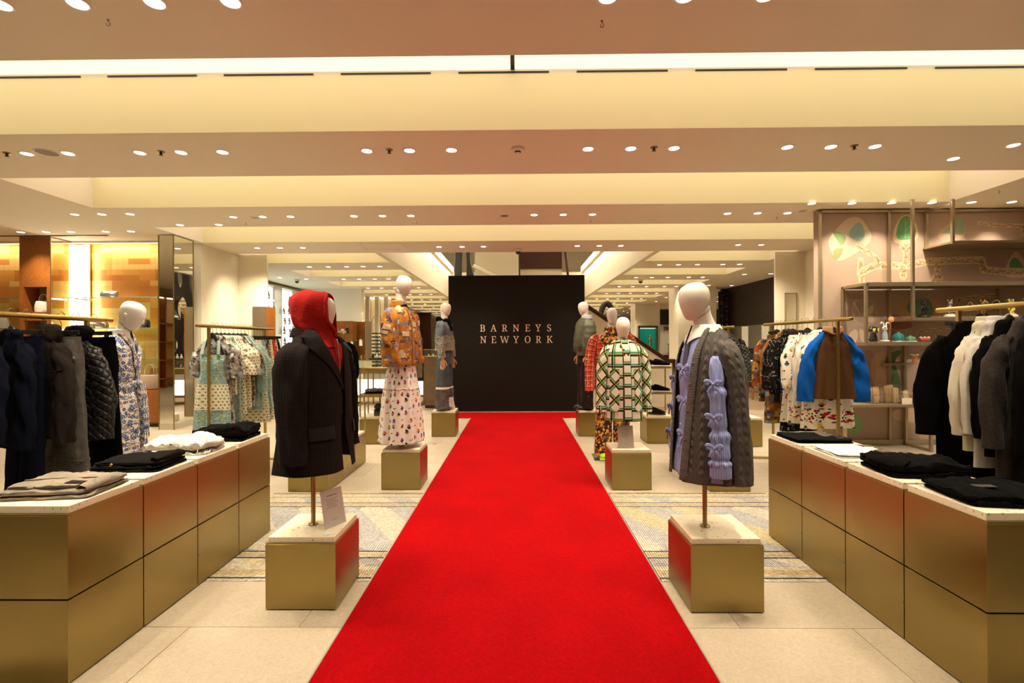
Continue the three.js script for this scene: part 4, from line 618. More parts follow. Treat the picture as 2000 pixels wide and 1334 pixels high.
// 2. grey cable cardigan over a striped shirt
{
  const g = thing('mannequin', 'half figure in long grey cable cardigan over blue striped shirt with tied sleeves', 'mannequin', [1.065, PT, -2.79], -1.42);
  standPole(g, 0.62);
  headOn(g, 1.145, 0.025, M.mannequin, { tilt: 0.16, turn: -0.2, neck: 0.36, dz: 0.02, s: 1.02 });
  // striped shirt body
  const shirt = part('shirt', sweep([[0, 1.135, -0.02, 0.068, 0.066], [0, 1.09, -0.01, 0.105, 0.085], [0, 1.02, 0, 0.17, 0.105], [0, 0.90, 0.005, 0.205, 0.128], [0, 0.70, 0.005, 0.20, 0.135], [0, 0.5, 0.005, 0.215, 0.15], [0, 0.305, 0.01, 0.235, 0.168]], { n: 36, m: 48, fold: both(crease(0.008, 5, 4), wob(0.010, 5, 0, 2)), hem: 0.05 }), C.stripe, g);
  part('shirt_collar', collarGeo(0.060, 0.062, 1.122, 0.030, 0.95, -0.01, 0.12, 0.05, 0.062), C.whiteShirt, shirt);
  part('shirt_placket', sheet((u, v) => V((v - 0.5) * 0.05, lerp(1.06, 0.86, u), 0.10 + 0.028 * sin(u * 1.4) + 0.006), 14, 4, 0.003), C.navyShirt, shirt);
  for (let i = 0; i < 5; i++) part('button', ball(0.006, 0.006, 0.003, 0, 1.01 - i * 0.14, 0.140 + i * 0.006, 8), M.paper, shirt);
  const bow = (x, y, z, s, ry) => { const l = []; for (const k of [-1, 1]) { l.push(sweep([[0, 0, 0, 0.008, 0.008], [k * 0.022, 0.016, 0.008, 0.015, 0.006], [k * 0.05, 0.018, 0.010, 0.020, 0.007], [k * 0.056, 0.006, 0.012, 0.012, 0.005], [k * 0.03, -0.004, 0.012, 0.008, 0.005]], { n: 14, m: 10, side: V(0, 1, 0) })); l.push(sweep([[0, 0, 0, 0.006, 0.004], [k * 0.02, -0.025, 0.014, 0.011, 0.003], [k * 0.034, -0.062, 0.012, 0.014, 0.003]], { n: 10, m: 8, side: V(1, 0, 0) })); } l.push(ball(0.012, 0.012, 0.011, 0, 0, 0.006, 10)); const m = part('tie_bow', l, C.stripe, shirt); m.position.set(x, y, z); m.scale.setScalar(s); m.rotation.y = ry; return m; };
  for (const y of [0.90, 0.72, 0.53, 0.44]) bow(0.035, y, 0.150, 0.85, 0.2);
  // near sleeve of the shirt with gathers and ties, coming out of the open cardigan side seam
  for (const s of [1, -1]) {
    const gath = [0.30, 0.56, 0.80], sl = sweep([[s * 0.196, 0.975, 0.040, 0.008, 0.02], [s * 0.214, 0.92, 0.046, 0.022, 0.036], [s * 0.228, 0.79, 0.046, 0.034, 0.042], [s * 0.238, 0.64, 0.044, 0.042, 0.048], [s * 0.248, 0.51, 0.042, 0.047, 0.053], [s * 0.254, 0.42, 0.044, 0.052, 0.058], [s * 0.256, 0.36, 0.044, 0.048, 0.052]], { n: 60, m: 36, hem: 0.08, fold: (th, t) => { let k = 0.006 * noise(cos(th) * 3 + s, t * 14, sin(th) * 3); for (const q of gath) k += -0.010 * Math.exp(-pow((t - q) / 0.016, 2)) + 0.006 * Math.exp(-pow((t - q - 0.045) / 0.03, 2)) * (1 + 1.2 * sin(th * 9 + q * 9)); return k; } });
    part('shirt_sleeve', sl, C.stripe, shirt); part('cuff', sweep([[s * 0.256, 0.42, 0.044, 0.052, 0.058], [s * 0.256, 0.385, 0.044, 0.054, 0.060], [s * 0.256, 0.345, 0.044, 0.055, 0.061]], { n: 6, m: 30, hem: 0.5 }), C.stripe, shirt);
    for (const q of [[0.242, 0.83, 0.080], [0.262, 0.655, 0.088], [0.278, 0.50, 0.094]]) bow(s * q[0], q[1], q[2], 0.72, s * 0.9);
  }
  // cardigan
  const rowsC = [[0, 1.132, -0.055, 0.078, 0.072], [0, 1.10, -0.045, 0.112, 0.096], [0, 1.045, -0.03, 0.158, 0.115], [0, 0.97, -0.015, 0.202, 0.134], [0, 0.86, -0.005, 0.214, 0.152], [0, 0.68, 0, 0.220, 0.164], [0, 0.48, 0.0, 0.230, 0.178], [0, 0.295, 0.0, 0.238, 0.192]];
  const op = (t) => t < 0.5 ? lerp(0.80, 0.48, sstep(0, 0.5, t)) : lerp(0.48, 0.36, sstep(0.5, 1, t));
  const cg = sweep(rowsC, { n: 44, m: 64, e: 2.2, arc: (t) => [PI / 2 + op(t), PI * 2.5 - op(t)], fold: both(crease(0.010, 6, 3), wob(0.012, 4, 2, 2)) }), S = cg.userData.S, cd = part('cardigan', cg, C.greyKnit, g);
  for (const s of [1, -1]) {
    part('ribbed_edge', sheet((u, v) => { const t = 0.01 + u * 0.985, th = s > 0 ? PI / 2 + op(t) - 0.06 + v * 0.22 : PI / 2 - op(t) + 0.06 - v * 0.22, p = S(t, th), d = V(p.x, 0, p.z + 0.03).normalize(); return p.addScaledVector(d, 0.005 + 0.003 * sin(v * PI)); }, 44, 5, 0.006), C.greyRib, cd);
    part('sleeve', sweep([[s * 0.150, 1.050, -0.03, 0.03, 0.06], [s * 0.190, 0.995, -0.04, 0.046, 0.074], [s * 0.222, 0.90, -0.060, 0.046, 0.066], [s * 0.240, 0.76, -0.072, 0.043, 0.060], [s * 0.250, 0.60, -0.080, 0.043, 0.058], [s * 0.256, 0.44, -0.084, 0.044, 0.058], [s * 0.258, 0.30, -0.086, 0.045, 0.058]], { n: 36, m: 36, fold: crease(0.009, s * 3 + 7, 5), hem: 0.1 }), C.greyKnit, cd);
  }
  for (let i = 0; i < 5; i++) { const p = S(0.5 + i * 0.11, PI / 2 - op(0.5 + i * 0.11) - 0.03); part('button', ball(0.009, 0.009, 0.005, p.x, p.y, p.z + 0.010, 10), M.plasticBrown, cd); }
  part('hem_rib', sweep([[0, 0.345, 0, 0.238, 0.1915], [0, 0.32, 0, 0.240, 0.193], [0, 0.292, 0, 0.2405, 0.194]], { n: 4, m: 64, e: 2.2, arc: () => [PI / 2 + 0.38, PI * 2.5 - 0.38], fold: (th) => both(crease(0.010, 6, 3), wob(0.012, 4, 2, 2))(th, 0.97) + 0.004 }), C.greyRib, cd);
  for (const c of g.children) if (c.name === 'shirt' || c.name === 'cardigan') { c.scale.x = 0.90; c.scale.z = 0.92; }
}
// 3. tapestry print jacket and white printed skirt
{
  const g = thing('mannequin', 'figure in ochre tapestry print jacket and long white printed skirt', 'mannequin', [-1.190, PT, -4.96], 1.32);
  standPole(g, 0.3); headOn(g, 1.500, 0.02, M.mannequin, { tilt: 0.16, s: 0.99 });
  const sk = part('skirt', sweep([[0, 0.87, 0, 0.125, 0.105], [0, 0.80, 0, 0.155, 0.135], [0, 0.60, 0, 0.185, 0.165], [0, 0.58, 0, 0.190, 0.170], [0, 0.40, 0, 0.21, 0.19], [0, 0.2, 0, 0.232, 0.205], [0, 0.055, 0, 0.245, 0.215]], { n: 40, m: 96, us: 1, hem: 0.04, fold: (th, t) => (0.006 + 0.022 * t) * (sin(th * 9 + 1) * 0.6 + sin(th * 14 + 2 + t) * 0.4) }), C.comic, g);
  part('waist_tier_seam', sweep([[0, 0.602, 0, 0.190, 0.170], [0, 0.594, 0, 0.193, 0.173]], { n: 2, m: 96, fold: (th) => 0.017 * (sin(th * 9 + 1) * 0.6 + sin(th * 14 + 2.4) * 0.4) }), C.comic, sk);
  const open = (t) => t < 0.35 ? lerp(0.45, 0.04, sstep(0, 0.35, t)) : 0.04;
  const jg = sweep([[0, 1.435, -0.03, 0.070, 0.068], [0, 1.40, -0.025, 0.115, 0.085], [0, 1.36, -0.015, 0.165, 0.10], [0, 1.28, -0.005, 0.192, 0.125], [0, 1.14, 0, 0.192, 0.142], [0, 0.98, 0, 0.196, 0.150], [0, 0.83, 0, 0.205, 0.162]], { n: 36, m: 56, e: 2.2, hem: 0.04, arc: (t) => [PI / 2 + open(t), PI * 2.5 - open(t)], fold: both(crease(0.012, 11, 4), wob(0.010, 4, 2, 2)) }), S = jg.userData.S;
  const jk = part('jacket', jg, C.tapestry, g);
  part('collar', collarGeo(0.068, 0.066, 1.43, 0.055, 0.30, -0.03, 0.2, 0.05), C.tapestry, jk);
  part('inner_top', sweep([[0, 1.44, -0.02, 0.06, 0.06], [0, 1.38, 0, 0.10, 0.085], [0, 1.25, 0, 0.15, 0.11], [0, 1.1, 0, 0.16, 0.12]], { n: 10, m: 30 }), C.black, jk);
  part('front_band', sheet((u, v) => { const t = 0.1 + u * 0.88, p = S(t, PI / 2 + open(t) - 0.02 + v * 0.2); return p.add(V(0, 0, 0.006)); }, 24, 4, 0.004), C.tapestry, jk);
  for (const s of [1, -1]) { part('sleeve', sweep([[s * 0.160, 1.375, -0.01, 0.03, 0.05], [s * 0.205, 1.335, -0.008, 0.055, 0.080], [s * 0.232, 1.24, 0, 0.068, 0.090], [s * 0.246, 1.10, 0.008, 0.072, 0.092], [s * 0.252, 0.98, 0.02, 0.074, 0.092], [s * 0.254, 0.86, 0.032, 0.074, 0.088]], { n: 30, m: 34, hem: 0.1, fold: crease(0.014, s * 4 + 1, 6) }), C.tapestry, jk); part('cuff', sweep([[s * 0.254, 0.90, 0.028, 0.077, 0.092], [s * 0.255, 0.86, 0.03, 0.080, 0.095], [s * 0.255, 0.825, 0.033, 0.078, 0.093]], { n: 6, m: 30, fold: crease(0.006, 3, 3), hem: 0.3 }), C.tapestry, jk); }
}
// 4. studded denim jacket and wide jeans
function legs(p, name, mat, y0, y1, w, r0, r1, gap, o = {}) {
  const seatRows = [[0, y0, 0, w, w * 0.72], [0, y0 - 0.08, 0, w * 1.1, w * 0.82], [0, y0 - 0.2, 0, w * 1.16, w * 0.86], [0, y0 - 0.27, 0, w * 1.1, w * 0.8]];
  const list = [sweep(seatRows, { n: 14, m: 36, fold: crease(0.004, 2, 3) })];
  for (const s of [1, -1]) list.push(sweep([[s * gap * 0.8, y0 - 0.14, 0, r0 * 0.95, r0 * 1.05], [s * gap, y0 - 0.26, 0, r0, r0 * 1.1], [s * gap * 1.05, lerp(y0, y1, 0.6), o.z || 0, lerp(r0, r1, 0.5), lerp(r0, r1, 0.5) * 1.05], [s * gap * 1.1, lerp(y0, y1, 0.85), o.z || 0, r1, r1], [s * gap * 1.12, y1, o.z || 0, r1 * 1.05, r1 * 1.05]], { n: 36, m: 32, hem: 0.05, fold: both(crease(o.c ?? 0.006, s * 3 + 4, 8), wob(0.004, 3, s, 1)) }));
  return part(name, list, mat, p);
}
{
  const g = thing('mannequin', 'figure in studded faded denim jacket and wide patched jeans', 'mannequin', [-1.150, PT, -7.64], 1.40);
  headOn(g, 1.44, 0.02, M.mannequin, { tilt: 0.08, s: 0.98 });
  const j = legs(g, 'jeans', C.denimBlue, 0.98, 0.03, 0.135, 0.085, 0.10, 0.088, { c: 0.010 });
  for (const s of [1, -1]) { part('patch_band', sweep([[s * 0.095, 0.36, 0, 0.104, 0.104], [s * 0.096, 0.345, 0, 0.107, 0.107], [s * 0.096, 0.33, 0, 0.106, 0.106]], { n: 5, m: 30, fold: crease(0.006, s, 5) }), C.cream, j); part('hem_patch', sweep([[s * 0.096, 0.32, 0, 0.105, 0.105], [s * 0.098, 0.16, 0, 0.109, 0.109], [s * 0.098, 0.02, 0, 0.114, 0.114]], { n: 12, m: 32, fold: crease(0.012, s + 5, 7), hem: 0.1 }), C.denimGrey, j); part('shoe', ball(0.05, 0.035, 0.11, s * 0.095, 0.035, 0.05, 14), C.denimGrey, g); }
  const jk = part('jacket', sweep([[0, 1.41, -0.03, 0.075, 0.072], [0, 1.385, -0.02, 0.12, 0.085], [0, 1.35, -0.015, 0.17, 0.10], [0, 1.26, 0, 0.19, 0.125], [0, 1.12, 0, 0.182, 0.132], [0, 0.99, 0, 0.182, 0.132], [0, 0.93, 0, 0.185, 0.135]], { n: 28, m: 44, hem: 0.05, fold: crease(0.007, 14, 5) }), C.denim, g);
  part('studded_panel', sweep([[0, 1.17, 0, 0.193, 0.136], [0, 1.06, 0, 0.192, 0.140], [0, 0.925, 0, 0.196, 0.145]], { n: 12, m: 44, hem: 0.05, fold: crease(0.008, 2, 6) }), C.beads, jk);
  part('scarf', pipe(Array.from({ length: 14 }, (_, k) => [cos(k / 14 * 2 * PI) * (0.095 + 0.012 * sin(k * 2.3)), 1.405 + 0.018 * sin(k * 1.7) - 0.025 * sin(k / 14 * 2 * PI), -0.015 + sin(k / 14 * 2 * PI) * 0.088]), 0.03, 60, 12, true), C.black, g); part('scarf_drape', sheet((u, v) => V(lerp(-0.10, 0.10, v) * (1 - u * 0.2), lerp(1.40, 1.24, u), 0.085 + 0.05 * u - 0.3 * pow(v - 0.5, 2) * 0.2), 12, 10, 0.012), C.black, g);
  for (const s of [1, -1]) { const sl = part('sleeve', sweep([[s * 0.165, 1.365, -0.01, 0.03, 0.05], [s * 0.205, 1.32, 0, 0.05, 0.068], [s * 0.232, 1.2, 0.005, 0.057, 0.068], [s * 0.244, 1.06, 0.015, 0.055, 0.064], [s * 0.248, 0.93, 0.035, 0.05, 0.058], [s * 0.249, 0.82, 0.05, 0.046, 0.052]], { n: 28, m: 28, hem: 0.08, fold: crease(0.009, s + 9, 7) }), C.denim, jk); part('studded_sleeve', sweep([[s * 0.238, 1.14, 0.01, 0.062, 0.071], [s * 0.248, 0.98, 0.028, 0.058, 0.066], [s * 0.250, 0.82, 0.05, 0.052, 0.058]], { n: 14, m: 28, fold: crease(0.008, s, 8), hem: 0.1 }), C.beads, sl); handOn(g, [s * 0.249, 0.80, 0.055], M.handWood, -s); }
}
// 5. green bomber and dark trousers
{
  const g = thing('mannequin', 'figure in padded olive bomber jacket and dark studded trousers', 'mannequin', [1.06, PT, -7.64], -1.42);
  headOn(g, 1.445, 0.02, M.mannequin, { tilt: 0.10, s: 0.98 });
  const tr = legs(g, 'trousers', C.darkTrouser, 0.99, 0.02, 0.13, 0.085, 0.095, 0.08, { c: 0.009 }); for (let i = 0; i < 12; i++) part('stud', ball(0.007, 0.007, 0.005, 0.185, 0.85 - i * 0.07, 0.005, 6), M.steel, tr);
  for (const s of [1, -1]) part('shoe', [ball(0.048, 0.035, 0.12, s * 0.09, 0.035, 0.04, 14), box(0.09, 0.02, 0.24, s * 0.09, 0.012, 0.04, 0.008)], M.plasticBlack, g);
  const jk = part('bomber', sweep([[0, 1.42, -0.03, 0.075, 0.072], [0, 1.40, -0.025, 0.12, 0.09], [0, 1.36, -0.015, 0.175, 0.11], [0, 1.26, 0, 0.205, 0.145], [0, 1.10, 0, 0.208, 0.162], [0, 0.98, 0, 0.20, 0.155], [0, 0.90, 0, 0.165, 0.125]], { n: 30, m: 48, fold: both(crease(0.012, 21, 6), (th, t) => 0.006 * sin(t * 60) * (1 - t)) }), C.olive2, g);
  part('rib_hem', sweep([[0, 0.92, 0, 0.168, 0.128], [0, 0.87, 0, 0.165, 0.126], [0, 0.84, 0, 0.166, 0.127]], { n: 6, m: 40, hem: 0.3 }), C.olive2, jk); part('shirt_collar', collarGeo(0.07, 0.07, 1.425, 0.05, 0.35, -0.03, 0.18, 0.05), C.lilacGrey, jk); part('collar', sweep([[0, 1.445, -0.028, 0.08, 0.08], [0, 1.42, -0.028, 0.085, 0.083], [0, 1.395, -0.025, 0.10, 0.09]], { n: 6, m: 36, arc: () => [PI / 2 + 0.3, PI * 2.5 - 0.3] }), C.olive2, jk);
  for (const s of [1, -1]) { part('sleeve', sweep([[s * 0.165, 1.375, -0.01, 0.03, 0.06], [s * 0.215, 1.33, 0, 0.065, 0.088], [s * 0.245, 1.2, 0.005, 0.080, 0.098], [s * 0.258, 1.06, 0.012, 0.082, 0.098], [s * 0.258, 0.93, 0.03, 0.072, 0.085], [s * 0.254, 0.87, 0.04, 0.045, 0.05]], { n: 30, m: 32, fold: both(crease(0.012, s + 30, 8), (th, t) => 0.005 * sin(t * 50) * (t < 0.5 ? 1 : 0)) }), C.olive2, jk); handOn(g, [s * 0.254, 0.85, 0.045], M.handWood, -s); }
}
// 6. green plaid jacket, half figure
{
  const g = thing('mannequin', 'half figure in white, green and black plaid overshirt with square pockets', 'mannequin', [1.070, PT, -4.94], 0.02);
  standPole(g, 0.6); headOn(g, 1.055, 0.0, M.mannequin, { s: 1.04 });
  const jg = sweep([[0, 1.055, -0.03, 0.085, 0.075], [0, 1.03, -0.02, 0.13, 0.09], [0, 0.995, -0.01, 0.150, 0.10], [0, 0.93, 0, 0.176, 0.122], [0, 0.78, 0, 0.180, 0.14], [0, 0.55, 0, 0.186, 0.150], [0, 0.27, 0, 0.198, 0.16]], { n: 36, m: 64, e: 2.4, hem: 0.03, u0: 0.03, fold: both(crease(0.006, 17, 3), wob(0.005, 4, 2, 2)) }), S = jg.userData.S;
  const jk = part('jacket', jg, C.plaid, g);
  part('placket', sheet((u, v) => { const t = 0.12 + u * 0.87, p = S(t, PI / 2 + (v - 0.5) * 0.30); return p.add(V(0, 0, 0.005)); }, 30, 5, 0.003), C.plaid, jk);
  part('collar', collarGeo(0.072, 0.066, 1.045, 0.026, 0.85, -0.025, 0.12, 0.04, 0.055), C.plaid, jk);
  for (const s of [1, -1]) {
    part('pocket', sheet((u, v) => { const t = 0.66 + v * 0.27, th = PI / 2 + s * (0.34 + u * 0.62), p = S(t, th); return p.add(V(0, 0, 0.007)); }, 10, 10, 0.004), C.plaidDiag, jk);
    part('sleeve', sweep([[s * 0.135, 1.005, -0.01, 0.03, 0.05], [s * 0.182, 0.945, -0.005, 0.046, 0.074], [s * 0.208, 0.84, 0, 0.053, 0.080], [s * 0.220, 0.70, 0.008, 0.053, 0.078], [s * 0.226, 0.54, 0.018, 0.052, 0.075], [s * 0.226, 0.38, 0.03, 0.050, 0.072]], { n: 30, m: 32, hem: 0.08, fold: crease(0.008, s + 40, 6) }), C.plaidDiag, jk);
    part('cuff', sweep([[s * 0.226, 0.42, 0.028, 0.053, 0.075], [s * 0.226, 0.38, 0.03, 0.054, 0.076], [s * 0.226, 0.352, 0.032, 0.053, 0.075]], { n: 5, m: 28, hem: 0.3 }), C.plaid, jk);
  }
  for (const y of [0.972, 0.925, 0.875]) for (const s of [-1, 1]) part('button', lathe([[0, 0.004], [0.009, 0.004], [0.011, 0], [0, 0]], 12).rotateX(PI / 2).translate(s * 0.020, y, y > 0.95 ? 0.112 : 0.128), M.plasticBlack, jk);
}
// 7. orange tweed shirt and wild floral trousers, standing on the floor
{
  const g = thing('mannequin', 'glossy white figure in orange tweed shirt and floral trousers behind the plaid overshirt', 'mannequin', [1.178, 0, -6.07], -0.05);
  headOn(g, 1.63, 0.0, M.mannequinGloss, { s: 1.0 });
  legs(g, 'trousers', C.wild, 1.10, 0.05, 0.14, 0.095, 0.11, 0.105, { c: 0.008 });
  const jk = part('shirt', sweep([[0, 1.57, -0.03, 0.08, 0.075], [0, 1.545, -0.02, 0.125, 0.09], [0, 1.51, -0.01, 0.18, 0.10], [0, 1.43, 0, 0.215, 0.125], [0, 1.25, 0, 0.215, 0.14], [0, 1.05, 0, 0.215, 0.145], [0, 0.86, 0, 0.222, 0.15]], { n: 30, m: 48, hem: 0.04, fold: crease(0.007, 50, 4) }), C.tweed, g);
  part('yoke', sweep([[0, 1.575, -0.03, 0.082, 0.077], [0, 1.548, -0.02, 0.130, 0.095], [0, 1.513, -0.01, 0.184, 0.106], [0, 1.44, 0, 0.212, 0.129], [0, 1.36, 0, 0.15, 0.14]], { n: 14, m: 44, arc: () => [PI * 0.22, PI * 0.78] }), C.wild, jk); part('collar', collarGeo(0.075, 0.07, 1.575, 0.06, 0.38, -0.03, 0.16, 0.05), C.wild, jk);
  for (const s of [1, -1]) { part('sleeve', sweep([[s * 0.175, 1.52, -0.01, 0.03, 0.05], [s * 0.225, 1.475, 0, 0.055, 0.072], [s * 0.256, 1.36, 0, 0.062, 0.076], [s * 0.276, 1.18, 0.01, 0.060, 0.072], [s * 0.284, 0.98, 0.03, 0.056, 0.066], [s * 0.284, 0.84, 0.045, 0.055, 0.062]], { n: 28, m: 28, hem: 0.08, fold: crease(0.008, s + 60, 6) }), C.tweed, jk); const sh = part('sneaker', [sweep([[s * 0.12, 0.085, -0.10, 0.034, 0.02], [s * 0.12, 0.08, -0.05, 0.045, 0.05], [s * 0.12, 0.065, 0.04, 0.05, 0.045], [s * 0.12, 0.05, 0.11, 0.05, 0.034], [s * 0.12, 0.045, 0.155, 0.03, 0.02], [s * 0.12, 0.045, 0.165, 0.004, 0.004]], { n: 18, m: 20 })], std(rgb(0.42, 0.72, 0.02), 0.45), g); part('sole', box(0.10, 0.022, 0.28, s * 0.12, 0.018, 0.03, 0.009), std(rgb(0.5, 0.75, 0.05), 0.5), sh); }
  part('base_plate', box(0.40, 0.007, 0.36, -0.04, 0.0035, -0.02, 0.002), M.steel, g);
}
// 8. glossy figure in a blue floral robe by the near rack
{
  const g = thing('mannequin', 'glossy white figure in blue and white floral wrap robe beside the black trousers', 'mannequin', [-3.68, 0, -4.45], 1.72);
  const hg = headOn(g, 1.585, 0.06, M.mannequinGloss, { tilt: 0.28, dz: 0.02, neck: 0.30, s: 1.06, big: true });
  for (const s of [1, -1]) part('ear', ball(0.008, 0.026, 0.016, s * 0.078, 0.115, -0.012, 12), M.mannequinGloss, hg); part('nose', ball(0.010, 0.024, 0.012, 0, 0.092, 0.094, 12), M.mannequinGloss, hg);
  const rows = [[0, 1.535, -0.035, 0.08, 0.075], [0, 1.505, -0.03, 0.13, 0.095], [0, 1.47, -0.015, 0.185, 0.112], [0, 1.38, 0, 0.212, 0.14], [0, 1.22, 0, 0.192, 0.145], [0, 1.10, 0, 0.170, 0.128], [0, 1.03, 0, 0.178, 0.135], [0, 0.85, 0, 0.215, 0.165], [0, 0.55, 0, 0.235, 0.185], [0, 0.28, 0, 0.25, 0.20]];
  const open = (t) => lerp(0.62, 0.03, sstep(0, 0.42, t)), bg = sweep(rows, { n: 50, m: 64, e: 2.2, hem: 0.03, arc: (t) => [PI / 2 + open(t), PI * 2.5 - open(t)], fold: both(crease(0.012, 70, 5), (th, t) => 0.014 * sstep(0.5, 0.8, t) * sin(th * 8)) }), S = bg.userData.S;
  const rb = part('robe', bg, C.blueFloral, g);
  part('inner_top', sweep([[0, 1.56, -0.01, 0.064, 0.062], [0, 1.50, 0, 0.10, 0.09], [0, 1.40, 0.01, 0.16, 0.12], [0, 1.2, 0, 0.16, 0.12]], { n: 12, m: 32, fold: crease(0.006, 3, 4) }), C.offWhite, rb); part('white_collar', collarGeo(0.070, 0.072, 1.535, 0.05, 0.40, 0.01, 0.2, 0.06), C.trimWhite, rb);
  for (const s of [1, -1]) { part('lapel', sheet((u, v) => { const t = 0.02 + u * 0.42, w = 0.30 * (1 - u * 0.5), th = s > 0 ? PI / 2 + open(t) - 0.05 + v * w : PI / 2 - open(t) + 0.05 - v * w, p = S(t, th), d = V(p.x, 0, p.z + 0.02).normalize(); return p.addScaledVector(d, 0.008 + 0.012 * sin(v * PI)); }, 26, 6, 0.005), C.blueFloral, rb); part('sleeve', sweep([[s * 0.16, 1.478, -0.015, 0.03, 0.055], [s * 0.205, 1.42, -0.02, 0.052, 0.076], [s * 0.225, 1.30, -0.04, 0.056, 0.076], [s * 0.236, 1.12, -0.06, 0.055, 0.074], [s * 0.242, 0.92, -0.065, 0.054, 0.072], [s * 0.244, 0.74, -0.06, 0.055, 0.072]], { n: 30, m: 30, hem: 0.06, fold: crease(0.010, s + 80, 6) }), C.blueFloral, rb); }
  const belt = part('belt', sweep([[0, 1.11, 0, 0.188, 0.144], [0, 1.08, 0, 0.193, 0.149], [0, 1.05, 0, 0.190, 0.147]], { n: 5, m: 48, fold: crease(0.006, 3, 8) }), C.blueFloral, rb); part('belt_knot', ball(0.032, 0.03, 0.025, 0.03, 1.08, 0.155, 12), C.blueFloral, belt); for (const [x, l] of [[0.03, 0.62], [0.06, 0.5]]) part('belt_end', sheet((u, v) => V(x + (v - 0.5) * 0.045 + 0.02 * sin(u * 3), 1.07 - u * l, 0.175 + 0.035 * u), 16, 3, 0.004), C.blueFloral, belt);
  part('pocket', sheet((u, v) => { const p = S(0.62 + v * 0.10, PI / 2 - 0.75 + u * 0.02); const d = V(p.x, 0, p.z).normalize(); return p.addScaledVector(d, 0.004); }, 2, 8, 0.006), C.navyShirt, rb);
  part('base_plate', lathe([[0, 0.008], [0.17, 0.008], [0.172, 0.004], [0.17, 0], [0, 0]], 32), M.steel, g); part('stand_rod', bar(V(0, 0.005, 0), V(0, 0.6, 0), 0.012, 12), M.steel, g); 
  for (const s of [1, -1]) part('leg', sweep([[s * 0.09, 0.6, 0, 0.075, 0.08], [s * 0.09, 0.42, 0, 0.055, 0.062], [s * 0.085, 0.26, -0.01, 0.052, 0.058], [s * 0.08, 0.1, 0, 0.034, 0.04], [s * 0.08, 0.05, 0.01, 0.036, 0.06], [s * 0.08, 0.009, 0.03, 0.038, 0.09]], { n: 20, m: 20 }), M.mannequinGloss, g);
}
// sign cards in acrylic holders
function signCard(label, pos, turn, w, h) {
  const tx = canvasTex(256, 1, (x, S, H) => { x.fillStyle = '#ddd4cf'; x.fillRect(0, 0, S, H); x.fillStyle = '#8f8784'; x.fillRect(66, 56, 124, 9); x.fillStyle = '#aaa29e'; for (let k = 0; k < 7; k++) x.fillRect(52 + (k % 3) * 6, 92 + k * 14, 150 - (k * 37) % 50, 5); for (let k = 0; k < 2; k++) x.fillRect(92, 288 + k * 13, 74, 4); }, { h: 360 });
  tx.repeat.set(1, 1); const g = thing('sign_holder', label, 'sign', pos, turn); const lean = new THREE.Group();
  const t = 0.22, back = (geo) => geo.rotateX(-t).translate(0, 0.004, 0);
  const card = new THREE.BoxGeometry(w, h, 0.0015); card.translate(0, h / 2, 0); part('card', back(card), std(white, 0.7, 0, { map: tx }), g);
  for (const z of [-0.004, 0.004]) part('acrylic_sheet', back(new THREE.BoxGeometry(w + 0.006, h + 0.004, 0.0018).translate(0, h / 2, z)), M.acrylic, g);
  part('acrylic_foot', box(w + 0.006, 0.003, 0.06, 0, 0.0018, -0.025), M.acrylic, g); return g;
}
signCard('slanted white sign card in clear holder on the blazer plinth', [-1.055, PT, -2.80], 1.02, 0.145, 0.205);
signCard('white sign card in clear holder on the plaid overshirt plinth', [1.075, PT, -4.84], 0.05, 0.155, 0.215);
signCard('thin sign card in clear holder on the studded denim plinth', [-1.01, PT, -7.56], 1.1, 0.14, 0.20);
solo('price_tag', box(0.06, 0.002, 0.045, 0, 0.001, 0), M.paper, 'small white paper card lying on the blazer plinth', 'card', null, [-1.05, PT + 0.0005, -2.685], 0.3);
// ---------------------------------------------------------------- clothes rails, hangers and hanging garments
function clothesRail(label, x, d0, d1, y, inset = 0.17) {
  const g = thing('clothes_rail', label, 'clothes rail', [x, 0, -(d0 + d1) / 2]); const h = (d1 - d0) / 2;
  part('rail', [bar(V(0, y, h), V(0, y, -h), 0.018, 20)], M.brassRail, g); for (const s of [1, -1]) part('end_cap', ball(0.018, 0.018, 0.006, 0, y, s * h, 14), M.brassRail, g);
  for (const s of [1, -1]) { part('post', box(0.026, y - 0.02, 0.026, 0, (y - 0.02) / 2 + 0.012, s * (h - inset), 0.003), M.brassRail, g); part('foot', box(0.56, 0.022, 0.05, 0, 0.011, s * (h - inset), 0.003), M.brassRail, g); }
  part('lower_bar', box(0.02, 0.02, 2 * (h - inset), 0, 0.10, 0, 0.002), M.brassRail, g);
  return g;
}
const hookGeo = pipe([[0, -0.115, 0], [0, -0.055, 0], [0.012, -0.034, 0], [0.0225, 0, 0], [0, 0.0225, 0], [-0.0225, 0.002, 0], [-0.021, -0.010, 0]].map((p) => [0, p[1], p[0]]), 0.0022, 28, 6);
const hangGeo = sweep([[-0.205, -0.212, 0, 0.010, 0.008], [-0.17, -0.186, 0, 0.014, 0.009], [-0.08, -0.134, 0, 0.016, 0.010], [0, -0.110, 0, 0.018, 0.011], [0.08, -0.134, 0, 0.016, 0.010], [0.17, -0.186, 0, 0.014, 0.009], [0.205, -0.212, 0, 0.010, 0.008]], { n: 30, m: 12, side: V(0, 1, 0) });
const clipBar = box(0.34, 0.030, 0.010, 0, -0.125, 0, 0.003);
